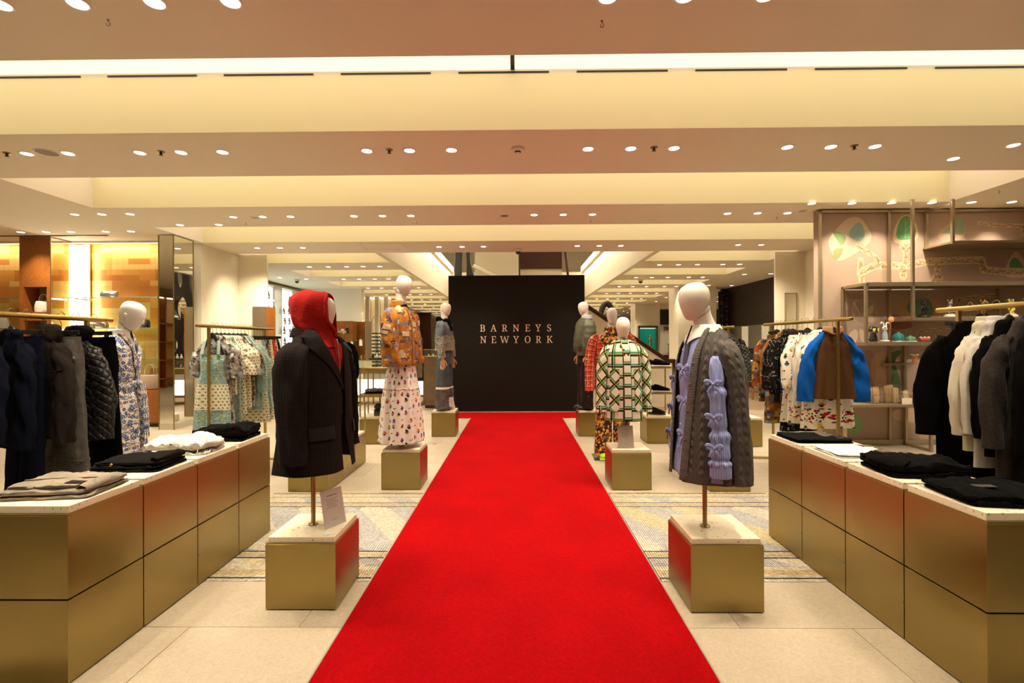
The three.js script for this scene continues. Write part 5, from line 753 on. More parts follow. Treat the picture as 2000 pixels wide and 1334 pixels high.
function hanger(label, x, y, d, turn, kind, w = 0.2, sf = 1.25) {
  const g = thing('clothes_hanger', label, 'hanger', [x, y, -d], turn);
  part('hook', hookGeo, kind === 'wood' ? M.steel : M.chrome, g);
  if (kind === 'clip') { part('bar', clipBar, M.plasticBlack, g); for (const s of [-1, 1]) part('clip', box(0.018, 0.055, 0.026, s * 0.12, -0.145, 0, 0.003), M.plasticBlack, g); }
  else { const m = part('shoulders', hangGeo, kind === 'wood' ? M.wood : kind === 'white' ? C.trimWhite : M.plasticBlack, g), f = 1.5 * sf; m.scale.set(0.80 * w / 0.205, f, 1); m.position.y = 0.110 * (f - 1) - 0.004; }
  return g;
}
const O = -0.095; // garment origin below the rail axis
function hung(kind, label, x, y, d, turn, o) {
  const w = o.w ?? 0.20, L = o.len ?? 0.65, dep = o.dep ?? 0.040, sd = (o.seed ?? 1) + d * 7, mat = o.mat, cat = { top: 'shirt', dress: 'dress', skirt: 'skirt', trousers: 'trousers', coat: 'coat' }[kind] || kind;
  const g = thing(o.name || { top: 'hanging_shirt', dress: 'hanging_dress', skirt: 'hanging_skirt', trousers: 'hanging_trousers', coat: 'hanging_coat' }[kind], label, o.cat || cat, [x, y + O, -d], turn, o.group);
  if (kind === 'trousers') {
    const r = w * 0.53, fl = o.flare ?? 1, list = [sweep([[0, -0.045, 0, w * 0.92, 0.022], [0, -0.10, 0, w * 0.95, 0.035], [0, -0.22, 0, w * 1.02, 0.055], [0, -0.32, 0, w, 0.055]], { n: 14, m: 36, e: 2.4, fold: crease(0.005, sd, 4) })];
    for (const s of [1, -1]) list.push(sweep([[s * w * 0.48, -0.2, 0, r, 0.05], [s * w * 0.50, -0.34, 0, r, 0.05], [s * w * 0.52, lerp(-0.3, -L, 0.6), 0.01, r * lerp(1, fl, 0.5), 0.05], [s * w * 0.54, -L, 0.015, r * fl, 0.055]], { n: 28, m: 28, hem: 0.03, fold: both(crease(0.008, sd + s, 7), wob(0.006, 3, s, 1)) }));
    const b = part('legs', list, mat, g); part('waistband', sweep([[0, -0.040, 0, w * 0.93, 0.024], [0, -0.062, 0, w * 0.935, 0.026], [0, -0.085, 0, w * 0.94, 0.031]], { n: 5, m: 36, e: 2.4 }), o.band || mat, b);
    if (o.seam) for (const s of [1, -1]) part('knee_seam', sweep([[s * w * 0.525, lerp(-0.3, -L, 0.72), 0.012, r * lerp(1, fl, 0.72) + 0.004, 0.055], [s * w * 0.525, lerp(-0.3, -L, 0.735), 0.012, r * lerp(1, fl, 0.72) + 0.005, 0.056]], { n: 2, m: 28 }), o.seam, b);
    if (o.pocket) part('pocket_edge', pipe([[w * 0.45, -0.09, 0.04], [w * 0.6, -0.15, 0.058], [w * 0.95, -0.19, 0.04]], 0.006, 18, 6), o.pocket, b);
  } else if (kind === 'skirt') {
    const b = part('panel', sweep([[0, -0.05, 0, w * 0.75, 0.022], [0, -0.12, 0, w * 0.82, 0.04], [0, lerp(-0.1, -L, 0.5), 0, w * 1.0, dep], [0, -L, 0, w * (o.flare ?? 1.25), dep * 1.25]], { n: 30, m: 64, hem: 0.03, fold: (th, t) => (0.004 + 0.014 * t) * (sin(th * 8 + sd) + 0.6 * sin(th * 13 + 2 * sd)) }), mat, g); part('waistband', sweep([[0, -0.045, 0, w * 0.76, 0.024], [0, -0.075, 0, w * 0.77, 0.028]], { n: 3, m: 36 }), o.band || mat, b);
    if (o.hemMat) part('hem_band', sweep([[0, -L + 0.10, 0, w * 1.22, dep * 1.27], [0, -L + 0.05, 0, w * 1.27, dep * 1.33], [0, -L - 0.005, 0, w * 1.29, dep * 1.36]], { n: 5, m: 64, hem: 0.1, fold: (th) => 0.017 * (sin(th * 8 + sd) + 0.6 * sin(th * 13 + 2 * sd)) }), o.hemMat, b);
  } else {
    const sf = o.slope ?? 1.25, hw = o.hw ?? w * 1.04, rows = [[0, 0.005, 0, 0.055, 0.024], [0, -0.018, 0, 0.095, 0.034], [0, -0.055 * sf, 0, w * 0.56, 0.040], [0, -0.115 * sf, 0, w * 0.91, 0.044], [0, -0.12 - 0.10 * sf, 0, w * 1.0, dep], [0, -0.2 - (L - 0.2) * 0.45, 0, lerp(w, hw, 0.45), dep * 1.05], [0, -L, 0, hw, dep * 1.2]];
    if (o.strap) { rows[0] = [0, -0.20, 0, w * 0.92, 0.03]; rows[1] = [0, -0.21, 0, w * 0.94, 0.036]; rows[2] = [0, -0.24, 0, w * 0.95, 0.042]; rows[3] = [0, -0.28, 0, w * 0.93, 0.046]; rows[4] = [0, -0.4, 0, w * 0.9, dep]; }
    const gather = o.gather ?? (kind === 'dress' ? 0.012 : 0.004), bg = sweep(rows, { n: 36, m: 56, e: 2.3, hem: 0.03, fold: (th, t) => crease(0.010, sd, 5)(th, t) + gather * pow(t, 1.5) * (sin(th * 7 + sd) + 0.6 * sin(th * 11 + sd * 2)) });
    const b = part('body', bg, mat, g), S = bg.userData.S;
    if (o.strap) for (const s of [1, -1]) part('strap', sheet((u, v) => V(s * (lerp(w * 0.62, w * 0.52, u) + (v - 0.5) * 0.035), lerp(-0.20, -0.055, u), 0.03 * (1 - u) + 0.012), 10, 3, 0.005), o.strap, b);
    if (o.bands) for (const [t0, t1, m2] of o.bands) part('band', sweep([0, 0.33, 0.66, 1].map((k) => { const r = cat_(rows, lerp(t0, t1, k)); return [r[0], r[1], r[2], r[3] + 0.004, r[4] + 0.004]; }), { n: 12, m: 56, e: 2.3, fold: (th, q) => { const t = lerp(t0, t1, q); return crease(0.006, sd, 5)(th, t) + gather * pow(t, 1.5) * (sin(th * 7 + sd) + 0.6 * sin(th * 11 + sd * 2)); } }), m2, b);
    if (o.sl) for (const s of [1, -1]) {
      const r = o.sr ?? 0.062, sp = o.spread ?? 0.05; const sm = o.sleeveMat || mat;
      part('sleeve', sweep([[s * w * (o.raglan ? 0.45 : 0.74), o.raglan ? -0.035 : -0.075 * sf, 0, 0.022, 0.032], [s * (w - 0.012), -0.03 - 0.105 * sf, 0, r * 0.66, 0.042], [s * (w + sp * 0.5), -0.12 - o.sl * 0.3, 0.004, r, 0.044], [s * (w + sp * 0.85), -0.12 - o.sl * 0.65, 0.010, r * (o.elbow ?? 1), 0.042], [s * (w + sp), -0.12 - o.sl, 0.016, r * (o.cuffR ?? 0.82), 0.038]], { n: 28, m: 26, hem: 0.06, fold: both(crease(0.012, sd + s * 3, 7), (th, t) => 0.006 * sin(t * 22 + th * 2 + sd) * t * (1 - t) * 3) }), sm, b);
      if (o.cuff) part('cuff', sweep([[s * (w + sp), -0.06 - o.sl, 0.014, r * (o.cuffR ?? 0.82) + 0.004, 0.042], [s * (w + sp), -0.09 - o.sl, 0.016, r * (o.cuffR ?? 0.82) + 0.004, 0.042], [s * (w + sp), -0.125 - o.sl, 0.016, r * (o.cuffR ?? 0.82) + 0.003, 0.041]], { n: 4, m: 26, hem: 0.2 }), o.cuff, b);
    }
    if (o.collar) part('collar', collarGeo(o.collarR ?? 0.048, o.collarR ? 0.045 : 0.034, -0.004, 0.036, 0.30, 0.0, 0.3, 0.04), o.collar, b);
    if (o.hood) part('hood', sweep([[0, 0.045, -0.02, 0.05, 0.025], [0, 0.03, -0.02, 0.10, 0.045], [0, -0.01, -0.015, 0.125, 0.056], [0, -0.06, -0.01, 0.12, 0.055], [0, -0.10, -0.02, 0.08, 0.045]], { n: 18, m: 30, fold: crease(0.012, sd, 5) }), o.hood, b);
    if (o.neck) part('neck_trim', pipe([[-0.085, -0.012, 0.02], [-0.05, -0.035, 0.034], [0, -0.045, 0.038], [0.05, -0.035, 0.034], [0.085, -0.012, 0.02]], 0.006, 20, 6), o.neck, b);
    if (o.shoulderTrim) for (const s of [1, -1]) part('shoulder_trim', pipe([[s * 0.06, -0.004, 0.014], [s * w * 0.56, -0.052 * sf, 0.038], [s * w * 0.91, -0.112 * sf, 0.044], [s * (w + 0.006), -0.03 - 0.12 * sf, 0.048]], 0.0065, 20, 6), o.shoulderTrim, b);
    if (o.drop) part('seam', pipe([[w * 0.9, -0.28, 0.05], [w * 1.1, -0.27, 0.054], [w * 1.35, -0.26, 0.03]], 0.005, 14, 6), o.drop, b);
    if (o.tagMat) part('swing_tag', box(0.022, 0.10, 0.002, 0.02, -0.13, 0.058), o.tagMat, b);
    if (o.buttons) for (let k = 0; k < 4; k++) part('button', ball(0.006, 0.006, 0.003, 0.005, -0.16 - k * 0.1, dep + 0.006, 8), M.paper, b);
  }
  return g;
}
const cat_ = cat;
function onRail(rx, y, list, where) {
  list.forEach(([d, kind, label, o], i) => {
    const turn = (o.turn ?? 0) + (rnd() - 0.5) * 0.06, hk = o.hanger || (kind === 'skirt' || kind === 'trousers' ? 'clip' : 'plastic');
    hanger(`${hk === 'clip' ? 'black clip hanger' : hk === 'wood' ? 'brown wooden hanger' : hk === 'white' ? 'white padded hanger' : 'black hanger'} holding the ${o.short || label}`.split(' ').slice(0, 16).join(' '), rx, y + 0.0185, d, turn, hk, o.w, o.slope);
    hung(kind, label, rx, y, d, turn, o);
  });
}
// rail A: dark menswear on the near left
clothesRail('brass clothes rail of dark menswear before the handbag wall', -3.20, 2.2, 3.80, 1.635, 0.22);
onRail(-3.20, 1.635, [
  [2.62, 'top', 'black sweatshirt nearest the frame edge on the menswear rail', { mat: C.black, w: 0.22, len: 0.68, sl: 0.56, turn: -0.3, short: 'black sweatshirt at the frame edge' }],
  [2.86, 'top', 'navy polo top behind the black sweatshirt on the menswear rail', { mat: C.navy, w: 0.17, len: 0.7, sl: 0.55, spread: 0.02, turn: -0.36, short: 'navy polo top at the frame edge' }],
  [3.04, 'top', 'navy blue sweatshirt with dropped sleeve on the menswear rail', { mat: C.navy, w: 0.175, len: 0.74, sl: 0.62, sr: 0.06, spread: 0.02, turn: -0.36, short: 'navy blue sweatshirt' }],
  [3.14, 'trousers', 'very dark navy trousers between sweatshirt and charcoal hoodie', { mat: C.navy, w: 0.15, len: 1.12, turn: -0.3, short: 'very dark navy trousers' }],
  [3.26, 'top', 'charcoal brown hoodie with wide sleeves on the menswear rail', { mat: C.charcoal, w: 0.185, len: 0.72, sl: 0.62, sr: 0.078, elbow: 1.15, cuffR: 0.75, spread: 0.055, hood: C.charcoal, turn: -0.34, drop: C.charcoal, short: 'charcoal brown hoodie' }],
  [3.375, 'trousers', 'washed grey flared denim trousers with curved pocket', { mat: C.denimGrey, w: 0.20, len: 1.10, flare: 1.75, turn: -0.25, seam: C.denimGrey, pocket: C.hoodGrey, short: 'washed grey denim trousers' }],
  [3.49, 'top', 'black quilted jacket with diamond stitching on wooden hanger', { mat: C.quilt, w: 0.20, len: 0.78, sl: 0.64, sr: 0.082, elbow: 1.2, spread: 0.10, slope: 1.5, hood: C.black, hanger: 'wood', turn: -0.25, name: 'quilted_jacket', cat: 'jacket', short: 'black quilted jacket' }],
  [3.64, 'trousers', 'plain black wide trousers at the end of the menswear rail', { mat: C.black, w: 0.21, len: 1.15, flare: 1.6, turn: -0.2, short: 'plain black wide trousers' }],
]);
// rail B: printed dresses on the left
clothesRail('brass clothes rail of printed dresses before the cream pier', -3.15, 4.74, 6.22, 1.625, 0.19);
onRail(-3.15, 1.625, [
  [4.99, 'dress', 'turquoise ditsy strap dress with cream printed bands', { mat: C.ditsy, w: 0.145, len: 1.10, hw: 0.205, strap: C.trimGreen, bands: [[0.77, 0.889, C.olive]], turn: -0.05, gather: 0.016, short: 'turquoise strap dress' }],
  [5.06, 'top', 'grey pictorial print blouse behind the turquoise dress', { mat: C.greyPhoto, w: 0.19, len: 1.08, sl: 0.32, sr: 0.062, cuffR: 1.0, turn: -0.12, short: 'grey pictorial blouse' }],
  [5.13, 'top', 'cream olive sprig blouse with white shoulder trim, nearest of three', { mat: C.olive, w: 0.18, len: 0.62, sl: 0.30, sr: 0.068, cuffR: 1.05, spread: 0.03, shoulderTrim: C.trimWhite, turn: -0.1, short: 'nearest cream sprig blouse' }],
  [5.20, 'dress', 'long turquoise ditsy dress between the sprig blouses', { mat: C.ditsy, w: 0.17, len: 1.05, hw: 0.19, shoulderTrim: C.trimWhite, turn: -0.1, short: 'long turquoise ditsy dress' }],
  [5.275, 'top', 'cream olive sprig blouse with wide short sleeves, second of three', { mat: C.olive, w: 0.19, len: 0.85, sl: 0.30, sr: 0.075, cuffR: 1.1, spread: 0.05, shoulderTrim: C.trimWhite, cuff: C.olive, turn: -0.1, short: 'second cream sprig blouse' }],
  [5.36, 'top', 'cream olive sprig tee with lilac grey cuff, third of three', { mat: C.olive, w: 0.20, len: 0.80, sl: 0.30, sr: 0.075, cuffR: 1.1, spread: 0.05, cuff: C.lilacGrey, shoulderTrim: C.trimWhite, turn: -0.08, short: 'third cream sprig tee' }],
  [5.44, 'top', 'grey pictorial print tee under the sprig tee sleeves', { mat: C.greyPhoto, w: 0.20, len: 0.78, sl: 0.3, sr: 0.07, cuffR: 1.05, turn: -0.1, short: 'grey pictorial tee' }],
  [5.51, 'top', 'turquoise ditsy shirt with long sleeves and white shoulder trim', { mat: C.ditsy, w: 0.21, len: 0.80, sl: 0.52, sr: 0.062, shoulderTrim: C.trimWhite, turn: -0.05, short: 'turquoise long sleeve shirt' }],
  [5.585, 'top', 'turquoise ditsy tunic behind the long sleeve shirt', { mat: C.ditsy, w: 0.21, len: 0.84, sl: 0.5, shoulderTrim: C.trimWhite, turn: -0.05, short: 'turquoise tunic' }],
  [5.66, 'skirt', 'cream olive sprig skirt hanging under the blouses', { mat: C.olive, w: 0.20, len: 1.0, turn: -0.05, short: 'cream sprig skirt' }],
  [5.725, 'skirt', 'turquoise ditsy skirt in the middle of the dress rail', { mat: C.ditsy, w: 0.20, len: 0.86, turn: 0, short: 'turquoise ditsy skirt' }],
  [5.79, 'trousers', 'grey pictorial print trousers clipped on the dress rail', { mat: C.greyPhoto, w: 0.19, len: 0.98, turn: 0, short: 'grey pictorial trousers' }],
  [5.855, 'trousers', 'cream sprig trousers beside the red floral garments', { mat: C.olive, w: 0.19, len: 1.0, turn: 0, short: 'cream sprig trousers' }],
  [5.915, 'trousers', 'red floral long trousers on the dress rail', { mat: C.red, w: 0.19, len: 0.98, turn: 0.02, short: 'red floral trousers' }],
  [5.97, 'skirt', 'red floral knee skirt on the dress rail', { mat: C.red, w: 0.19, len: 0.66, turn: 0.02, hemMat: C.black, short: 'red floral knee skirt' }],
  [6.03, 'skirt', 'beige sprig skirt behind the red floral skirt', { mat: C.olive, w: 0.19, len: 0.62, short: 'beige sprig skirt' }],
  [6.10, 'skirt', 'navy and yellow tartan skirt at the far end of the dress rail', { mat: C.tartan, w: 0.19, len: 0.50, short: 'navy tartan skirt' }],
]);
// rail C: denim behind the blazer
clothesRail('brass clothes rail of denim jackets behind the dark blazer figure', -3.05, 7.2, 8.6, 1.64);
onRail(-3.05, 1.64, [[7.45, 'top', 'black jacket, nearest on the denim jacket rail', { mat: C.black, w: 0.2, len: 0.9, sl: 0.55, short: 'black jacket nearest on the denim rail' }], [7.58, 'top', 'mid blue denim jacket on the denim jacket rail', { mat: C.denimBlue, w: 0.23, len: 0.66, sl: 0.52, sr: 0.07, cuff: C.denimBlue, turn: 0.1, short: 'mid blue denim jacket' }], [7.72, 'top', 'black denim jacket on the denim jacket rail', { mat: C.denimBlack, w: 0.23, len: 0.68, sl: 0.52, sr: 0.07, cuff: C.denimBlack, turn: 0.1, short: 'black denim jacket' }], [7.86, 'trousers', 'black denim trousers on the denim jacket rail', { mat: C.denimBlack, w: 0.2, len: 1.05, turn: 0.1, short: 'black denim trousers' }], [8.0, 'top', 'dark slate denim jacket on the denim jacket rail', { mat: C.denimBlue, w: 0.23, len: 0.68, sl: 0.52, turn: 0.1, short: 'dark slate denim jacket' }], [8.15, 'coat', 'long black coat at the far end of the denim jacket rail', { mat: C.black, w: 0.25, len: 1.0, sl: 0.58, sr: 0.08, turn: 0.1, short: 'long black coat' }]]);
// rail D: prints and the blue sleeved sweater on the right
clothesRail('brass clothes rail of printed separates before the cream pier and mural', 3.15, 4.62, 6.24, 1.655, 0.20);
onRail(3.15, 1.655, [
  [4.90, 'top', 'brown sweater with bright blue raglan sleeves and tan collar', { mat: C.brown, w: 0.185, len: 0.69, hw: 0.215, sl: 0.60, sr: 0.066, elbow: 1.28, cuffR: 1.2, spread: 0.085, raglan: true, sleeveMat: C.blue, collarR: 0.075, collar: C.tan, neck: C.tan, tagMat: C.teal, turn: -0.05, gather: 0.01, short: 'brown sweater with blue sleeves' }],
  [4.99, 'dress', 'white smock dress with black and red flower border', { mat: C.comicCream, w: 0.20, len: 1.00, hw: 0.255, sl: 0.4, bands: [[0.915, 0.965, C.flowerBand]], turn: 0.05, gather: 0.018, short: 'white smock dress' }],
  [5.10, 'top', 'white long sleeve blouse behind the blue sleeved sweater', { mat: C.offWhite, w: 0.21, len: 0.70, sl: 0.5, turn: 0.1, short: 'white long sleeve blouse' }],
  [5.20, 'skirt', 'cream skirt with flower hem clipped on the print rail', { mat: C.cream, w: 0.20, len: 0.90, hemMat: C.flowerBand, turn: 0.1, short: 'cream skirt with flower hem' }],
  [5.32, 'dress', 'cream dress with small coloured motifs, nearest of two', { mat: C.comicCream, w: 0.21, len: 1.0, hw: 0.24, sl: 0.5, turn: 0.12, short: 'nearest cream motif dress' }],
  [5.42, 'skirt', 'cream long skirt with small coloured motifs', { mat: C.comicCream, w: 0.2, len: 1.0, turn: 0.12, short: 'cream motif skirt' }],
  [5.52, 'trousers', 'black trousers with white star prints', { mat: C.blackPrint, w: 0.19, len: 1.12, flare: 1.2, turn: 0.1, short: 'black star print trousers' }],
  [5.60, 'top', 'black and white graphic print shirt', { mat: C.blackPrint, w: 0.22, len: 0.8, sl: 0.55, turn: 0.12, short: 'graphic print shirt' }],
  [5.68, 'top', 'black shirt with white line drawings', { mat: C.blackPrint, w: 0.23, len: 0.72, sl: 0.55, turn: 0.12, short: 'black line drawing shirt' }],
  [5.76, 'top', 'ochre tapestry print shirt on the print rail', { mat: C.tapestry, w: 0.22, len: 0.9, sl: 0.5, turn: 0.12, short: 'ochre tapestry shirt' }],
  [5.84, 'trousers', 'brown and yellow tapestry trousers on the print rail', { mat: C.tapBlue, w: 0.2, len: 1.08, flare: 1.2, turn: 0.12, short: 'tapestry trousers' }],
  [5.94, 'top', 'blue and brown patchwork print shirt at the far end', { mat: C.tapBlue, w: 0.22, len: 0.84, sl: 0.56, turn: 0.12, short: 'patchwork print shirt' }],
]);
// rail E: shirts and dark coats on the near right
clothesRail('brass clothes rail of shirts and dark coats before the mural', 3.15, 2.0, 3.68, 1.672, 0.17);
onRail(3.15, 1.672, [
  [3.42, 'coat', 'long black coat at the far end of the shirt rail', { mat: C.black, w: 0.235, len: 1.22, hw: 0.23, sl: 0.66, sr: 0.080, elbow: 1.15, spread: 0.075, slope: 1.45, turn: 0.0, hanger: 'clip', short: 'long black coat on the shirt rail' }],
  [3.315, 'top', 'cream shirt with puffed sleeve beside the black coat', { mat: C.cream, w: 0.195, len: 0.86, sl: 0.62, sr: 0.068, elbow: 1.35, spread: 0.07, slope: 1.45, cuff: C.cream, collar: C.cream, turn: 0.28, short: 'cream shirt' }],
  [3.235, 'top', 'pale grey shirt beside the cream shirt', { mat: C.offWhite, w: 0.195, len: 0.95, sl: 0.60, sr: 0.068, elbow: 1.15, spread: 0.06, slope: 1.45, cuff: C.offWhite, collar: C.trimWhite, turn: 0.28, short: 'pale grey shirt' }],
  [3.15, 'top', 'black top between the pale grey shirt and the wool coat', { mat: C.black, w: 0.21, len: 0.86, sl: 0.62, sr: 0.07, spread: 0.06, slope: 1.45, turn: 0.28, short: 'black top' }],
  [3.05, 'coat', 'speckled grey wool coat on the shirt rail', { mat: C.greyWool, w: 0.23, len: 1.15, sl: 0.66, sr: 0.082, elbow: 1.15, spread: 0.065, slope: 1.45, turn: 0.26, short: 'speckled grey wool coat' }],
  [2.90, 'coat', 'black wool coat at the frame edge of the shirt rail', { mat: C.black, w: 0.23, len: 1.1, sl: 0.66, turn: 0.26, short: 'black wool coat at the frame edge' }],
]);
// rail F: black leather behind the cardigan
clothesRail('brass clothes rail with a black jacket behind the grey cardigan figure', 3.18, 7.2, 8.5, 1.66);
onRail(3.18, 1.66, [[7.42, 'top', 'black shiny jacket seen beside the grey cardigan sleeve', { mat: C.quilt, w: 0.25, len: 0.8, sl: 0.6, sr: 0.08, turn: 0.1, name: 'hanging_jacket', cat: 'jacket', short: 'black shiny jacket' }], [7.6, 'top', 'dull black top behind the black shiny jacket', { mat: C.black, w: 0.22, len: 0.8, sl: 0.6, short: 'dull black top' }]]);

// ---------------------------------------------------------------- folded clothes on the counters and stands
function folded(name, label, pos, turn, mat, layers, o = {}) { // layers [w, h, d, x, z, seed]
  const g = thing(name, label, o.cat || 'folded clothes', pos, turn); let y = 0;
  layers.forEach(([w, h, d, x = 0, z = 0, s = 1, m2], i) => { const m = part(i === layers.length - 1 ? 'top_fold' : 'fold', pad(w, h, d, { seed: s * 3.7, wrinkle: o.wrinkle ?? 0.005, slope: o.slope, e: o.e }), m2 || mat, g); m.position.set(x, y, z); y += h * 0.86; });
  g.userData.top = y; return g;
}
{
  let g = folded('folded_jeans', 'folded pale grey washed jeans at the front of the counter', [-2.13, CT, -2.28], 0.12, C.jeansGrey, [[0.37, 0.022, 0.30, 0, 0, 1], [0.36, 0.024, 0.28, -0.01, 0.004, 2], [0.30, 0.022, 0.24, -0.02, 0.0, 5]], { cat: 'jeans' });
  part('seam', pipe([[-0.16, 0.060, 0.03], [-0.05, 0.064, 0.025], [0.06, 0.063, 0.02], [0.13, 0.058, 0.0]], 0.0035, 24, 6), C.jeansGrey, g); part('leather_patch', sheet((u, v) => V(0.06 + u * 0.08, 0.0615 - 0.006 * u, 0.06 + v * 0.045), 6, 6, 0.003), C.charcoal, g); part('waist_fold', sweep([[0.15, 0.040, 0.13, 0.016, 0.022], [0.165, 0.044, 0.04, 0.02, 0.028], [0.17, 0.042, -0.05, 0.02, 0.026], [0.16, 0.036, -0.12, 0.014, 0.02]], { n: 18, m: 16, side: V(0, 1, 0), fold: crease(0.006, 3, 6) }), C.jeansGrey, g);
  g = folded('folded_jeans', 'folded black jeans with a small metal button', [-2.13, CT, -2.72], 0.06, C.denimBlack, [[0.36, 0.02, 0.28, 0, 0, 7], [0.35, 0.022, 0.27, 0, 0, 8], [0.34, 0.026, 0.26, 0.005, -0.005, 9]], { slope: 0.12, cat: 'jeans' });
  part('button', lathe([[0, 0.004], [0.008, 0.003], [0.009, 0], [0, 0]], 14).rotateX(1.2).translate(-0.06, 0.042, 0.132), M.gold, g); part('waist_fold', sweep([[0.145, 0.055, 0.11, 0.014, 0.02], [0.16, 0.062, 0.03, 0.02, 0.026], [0.165, 0.060, -0.05, 0.02, 0.026], [0.15, 0.055, -0.11, 0.014, 0.02]], { n: 16, m: 14, side: V(0, 1, 0), fold: crease(0.006, 5, 6) }), C.denimBlack, g);
  g = folded('folded_hoodie', 'folded off-white hoodie beside the black jeans', [-2.13, CT, -3.10], 0.10, C.offWhite, [[0.36, 0.034, 0.27, 0, 0, 11], [0.35, 0.068, 0.26, -0.01, 0, 12]], { wrinkle: 0.016, e: 2.6, cat: 'hoodie' });
  part('sleeve_fold', sweep([[0.06, 0.052, 0.12, 0.02, 0.03], [0.13, 0.056, 0.06, 0.03, 0.045], [0.16, 0.054, -0.02, 0.03, 0.045], [0.14, 0.048, -0.11, 0.02, 0.03]], { n: 18, m: 16, side: V(0, 1, 0), fold: crease(0.010, 6, 6) }), C.offWhite, g); part('dark_label', box(0.03, 0.006, 0.05, 0.10, 0.098, 0.02, 0.002), M.dark, g); part('cord', pipe([[0.11, 0.07, 0.09], [0.13, 0.05, 0.12], [0.14, 0.02, 0.135], [0.13, 0.008, 0.14]], 0.003, 18, 6), C.trimWhite, g);
  folded('folded_sweatshirt', 'folded black sweatshirt at the far end of the jeans counter', [-2.13, CT, -3.53], 0.05, C.black, [[0.37, 0.034, 0.29, 0, 0, 14], [0.36, 0.07, 0.27, 0.01, 0, 15]], { wrinkle: 0.016, e: 2.6, slope: 0.1, cat: 'sweatshirt' });
  // right side
  g = folded('folded_knit', 'folded ribbed black knit sweater nearest on the counter', [2.09, CT, -2.17], -0.12, C.blackKnit, [[0.37, 0.022, 0.31, 0, 0, 21], [0.38, 0.038, 0.30, -0.01, 0, 22]], { wrinkle: 0.007, cat: 'sweater' }); part('woven_label', sheet((u, v) => V(-0.10 + u * 0.08, 0.0575 + 0.002 * u, 0.02 + v * 0.035), 6, 3, 0.003), M.dark, g);
  g = folded('folded_hoodie', 'folded black zip hoodie beside the ribbed knit', [2.08, CT, -2.59], -0.08, C.black, [[0.37, 0.030, 0.29, 0, 0, 24], [0.38, 0.062, 0.28, 0, 0, 25]], { wrinkle: 0.010, e: 2.6, cat: 'hoodie' }); part('hood_fold', sweep([[-0.10, 0.055, 0.12, 0.022, 0.03], [-0.15, 0.058, 0.04, 0.03, 0.05], [-0.15, 0.058, -0.05, 0.03, 0.05], [-0.10, 0.05, -0.12, 0.02, 0.03]], { n: 18, m: 16, side: V(0, 1, 0), fold: crease(0.010, 9, 6) }), C.black, g); part('zip_pull', box(0.014, 0.004, 0.03, -0.04, 0.100, 0.0, 0.001), M.steel, g);
  g = folded('folded_shirt', 'flat folded white tee with a small black label', [2.08, CT, -3.02], -0.04, C.trimWhite, [[0.37, 0.012, 0.28, 0, 0, 27], [0.36, 0.014, 0.27, 0, 0, 28]], { wrinkle: 0.0025, cat: 'shirt' }); part('black_label', box(0.055, 0.0015, 0.032, -0.05, 0.0248, 0.01), M.dark, g); part('printed_band', box(0.09, 0.006, 0.24, 0.125, 0.0225, -0.01, 0.002), std(white, 0.7, 0, { map: canvasTex(256, 0.09, (x, S) => { x.fillStyle = '#1a1614'; x.fillRect(0, 0, S, S); x.strokeStyle = '#b28a3a'; x.lineWidth = 7; for (let k = 0; k < 9; k++) { x.beginPath(); x.moveTo(40, 20 + k * 26); x.quadraticCurveTo(120, (k * 41) % 80 + k * 20, 215, 24 + k * 25); x.stroke(); } x.fillStyle = '#b2322a'; x.fillRect(226, 0, 12, S); }) }), g);
  g = folded('folded_shirt', 'flat folded black tee with gold lettering print', [2.08, CT, -3.45], -0.02, C.black, [[0.38, 0.014, 0.30, 0, 0, 31], [0.37, 0.016, 0.29, 0, 0, 32]], { wrinkle: 0.003, cat: 'shirt' }); part('gold_print', box(0.10, 0.0015, 0.22, 0.10, 0.0275, -0.01), std(white, 0.6, 0, { map: canvasTex(256, 0.1, (x, S) => { x.fillStyle = '#15110f'; x.fillRect(0, 0, S, S); x.strokeStyle = '#a88442'; x.lineWidth = 6; for (let k = 0; k < 10; k++) { x.beginPath(); x.moveTo(36, 14 + k * 24); x.bezierCurveTo(90, k * 24 - 20, 150, k * 24 + 50, 216, 18 + k * 24); x.stroke(); } }) }), g);
  // stepped units
  folded('folded_shirt', 'folded white and blue patterned shirts on the stepped stand', [-2.04, 0.7505, -5.28], 0.05, C.denim, [[0.30, 0.018, 0.28, 0, 0, 33, C.black], [0.29, 0.03, 0.27, 0, 0, 34, C.beads]], { wrinkle: 0.010, cat: 'shirts' });
  folded('folded_sweatshirt', 'folded black top on the stepped stand behind the blazer', [-2.04, 0.7505, -4.89], 0, C.black, [[0.32, 0.03, 0.3, 0, 0, 35], [0.31, 0.03, 0.29, 0, 0, 36]], { cat: 'sweatshirt' });
  folded('folded_shirt', 'folded dark red and black shirts on the brass frame', [2.04, 0.7365, -5.69], 0, C.navyShirt, [[0.28, 0.014, 0.28, 0, 0, 37, C.darkTrouser], [0.27, 0.014, 0.27, 0, 0, 38, C.red]], { cat: 'shirts' });
  folded('folded_jeans', 'folded grey jeans on the middle shelf of the open brass stand', [-2.065, 0.7175, -7.11], 0.1, C.denimGrey, [[0.30, 0.025, 0.28, 0, 0, 41, C.denimBlack], [0.30, 0.03, 0.27, 0, 0, 42]], { wrinkle: 0.009, cat: 'jeans' });
}
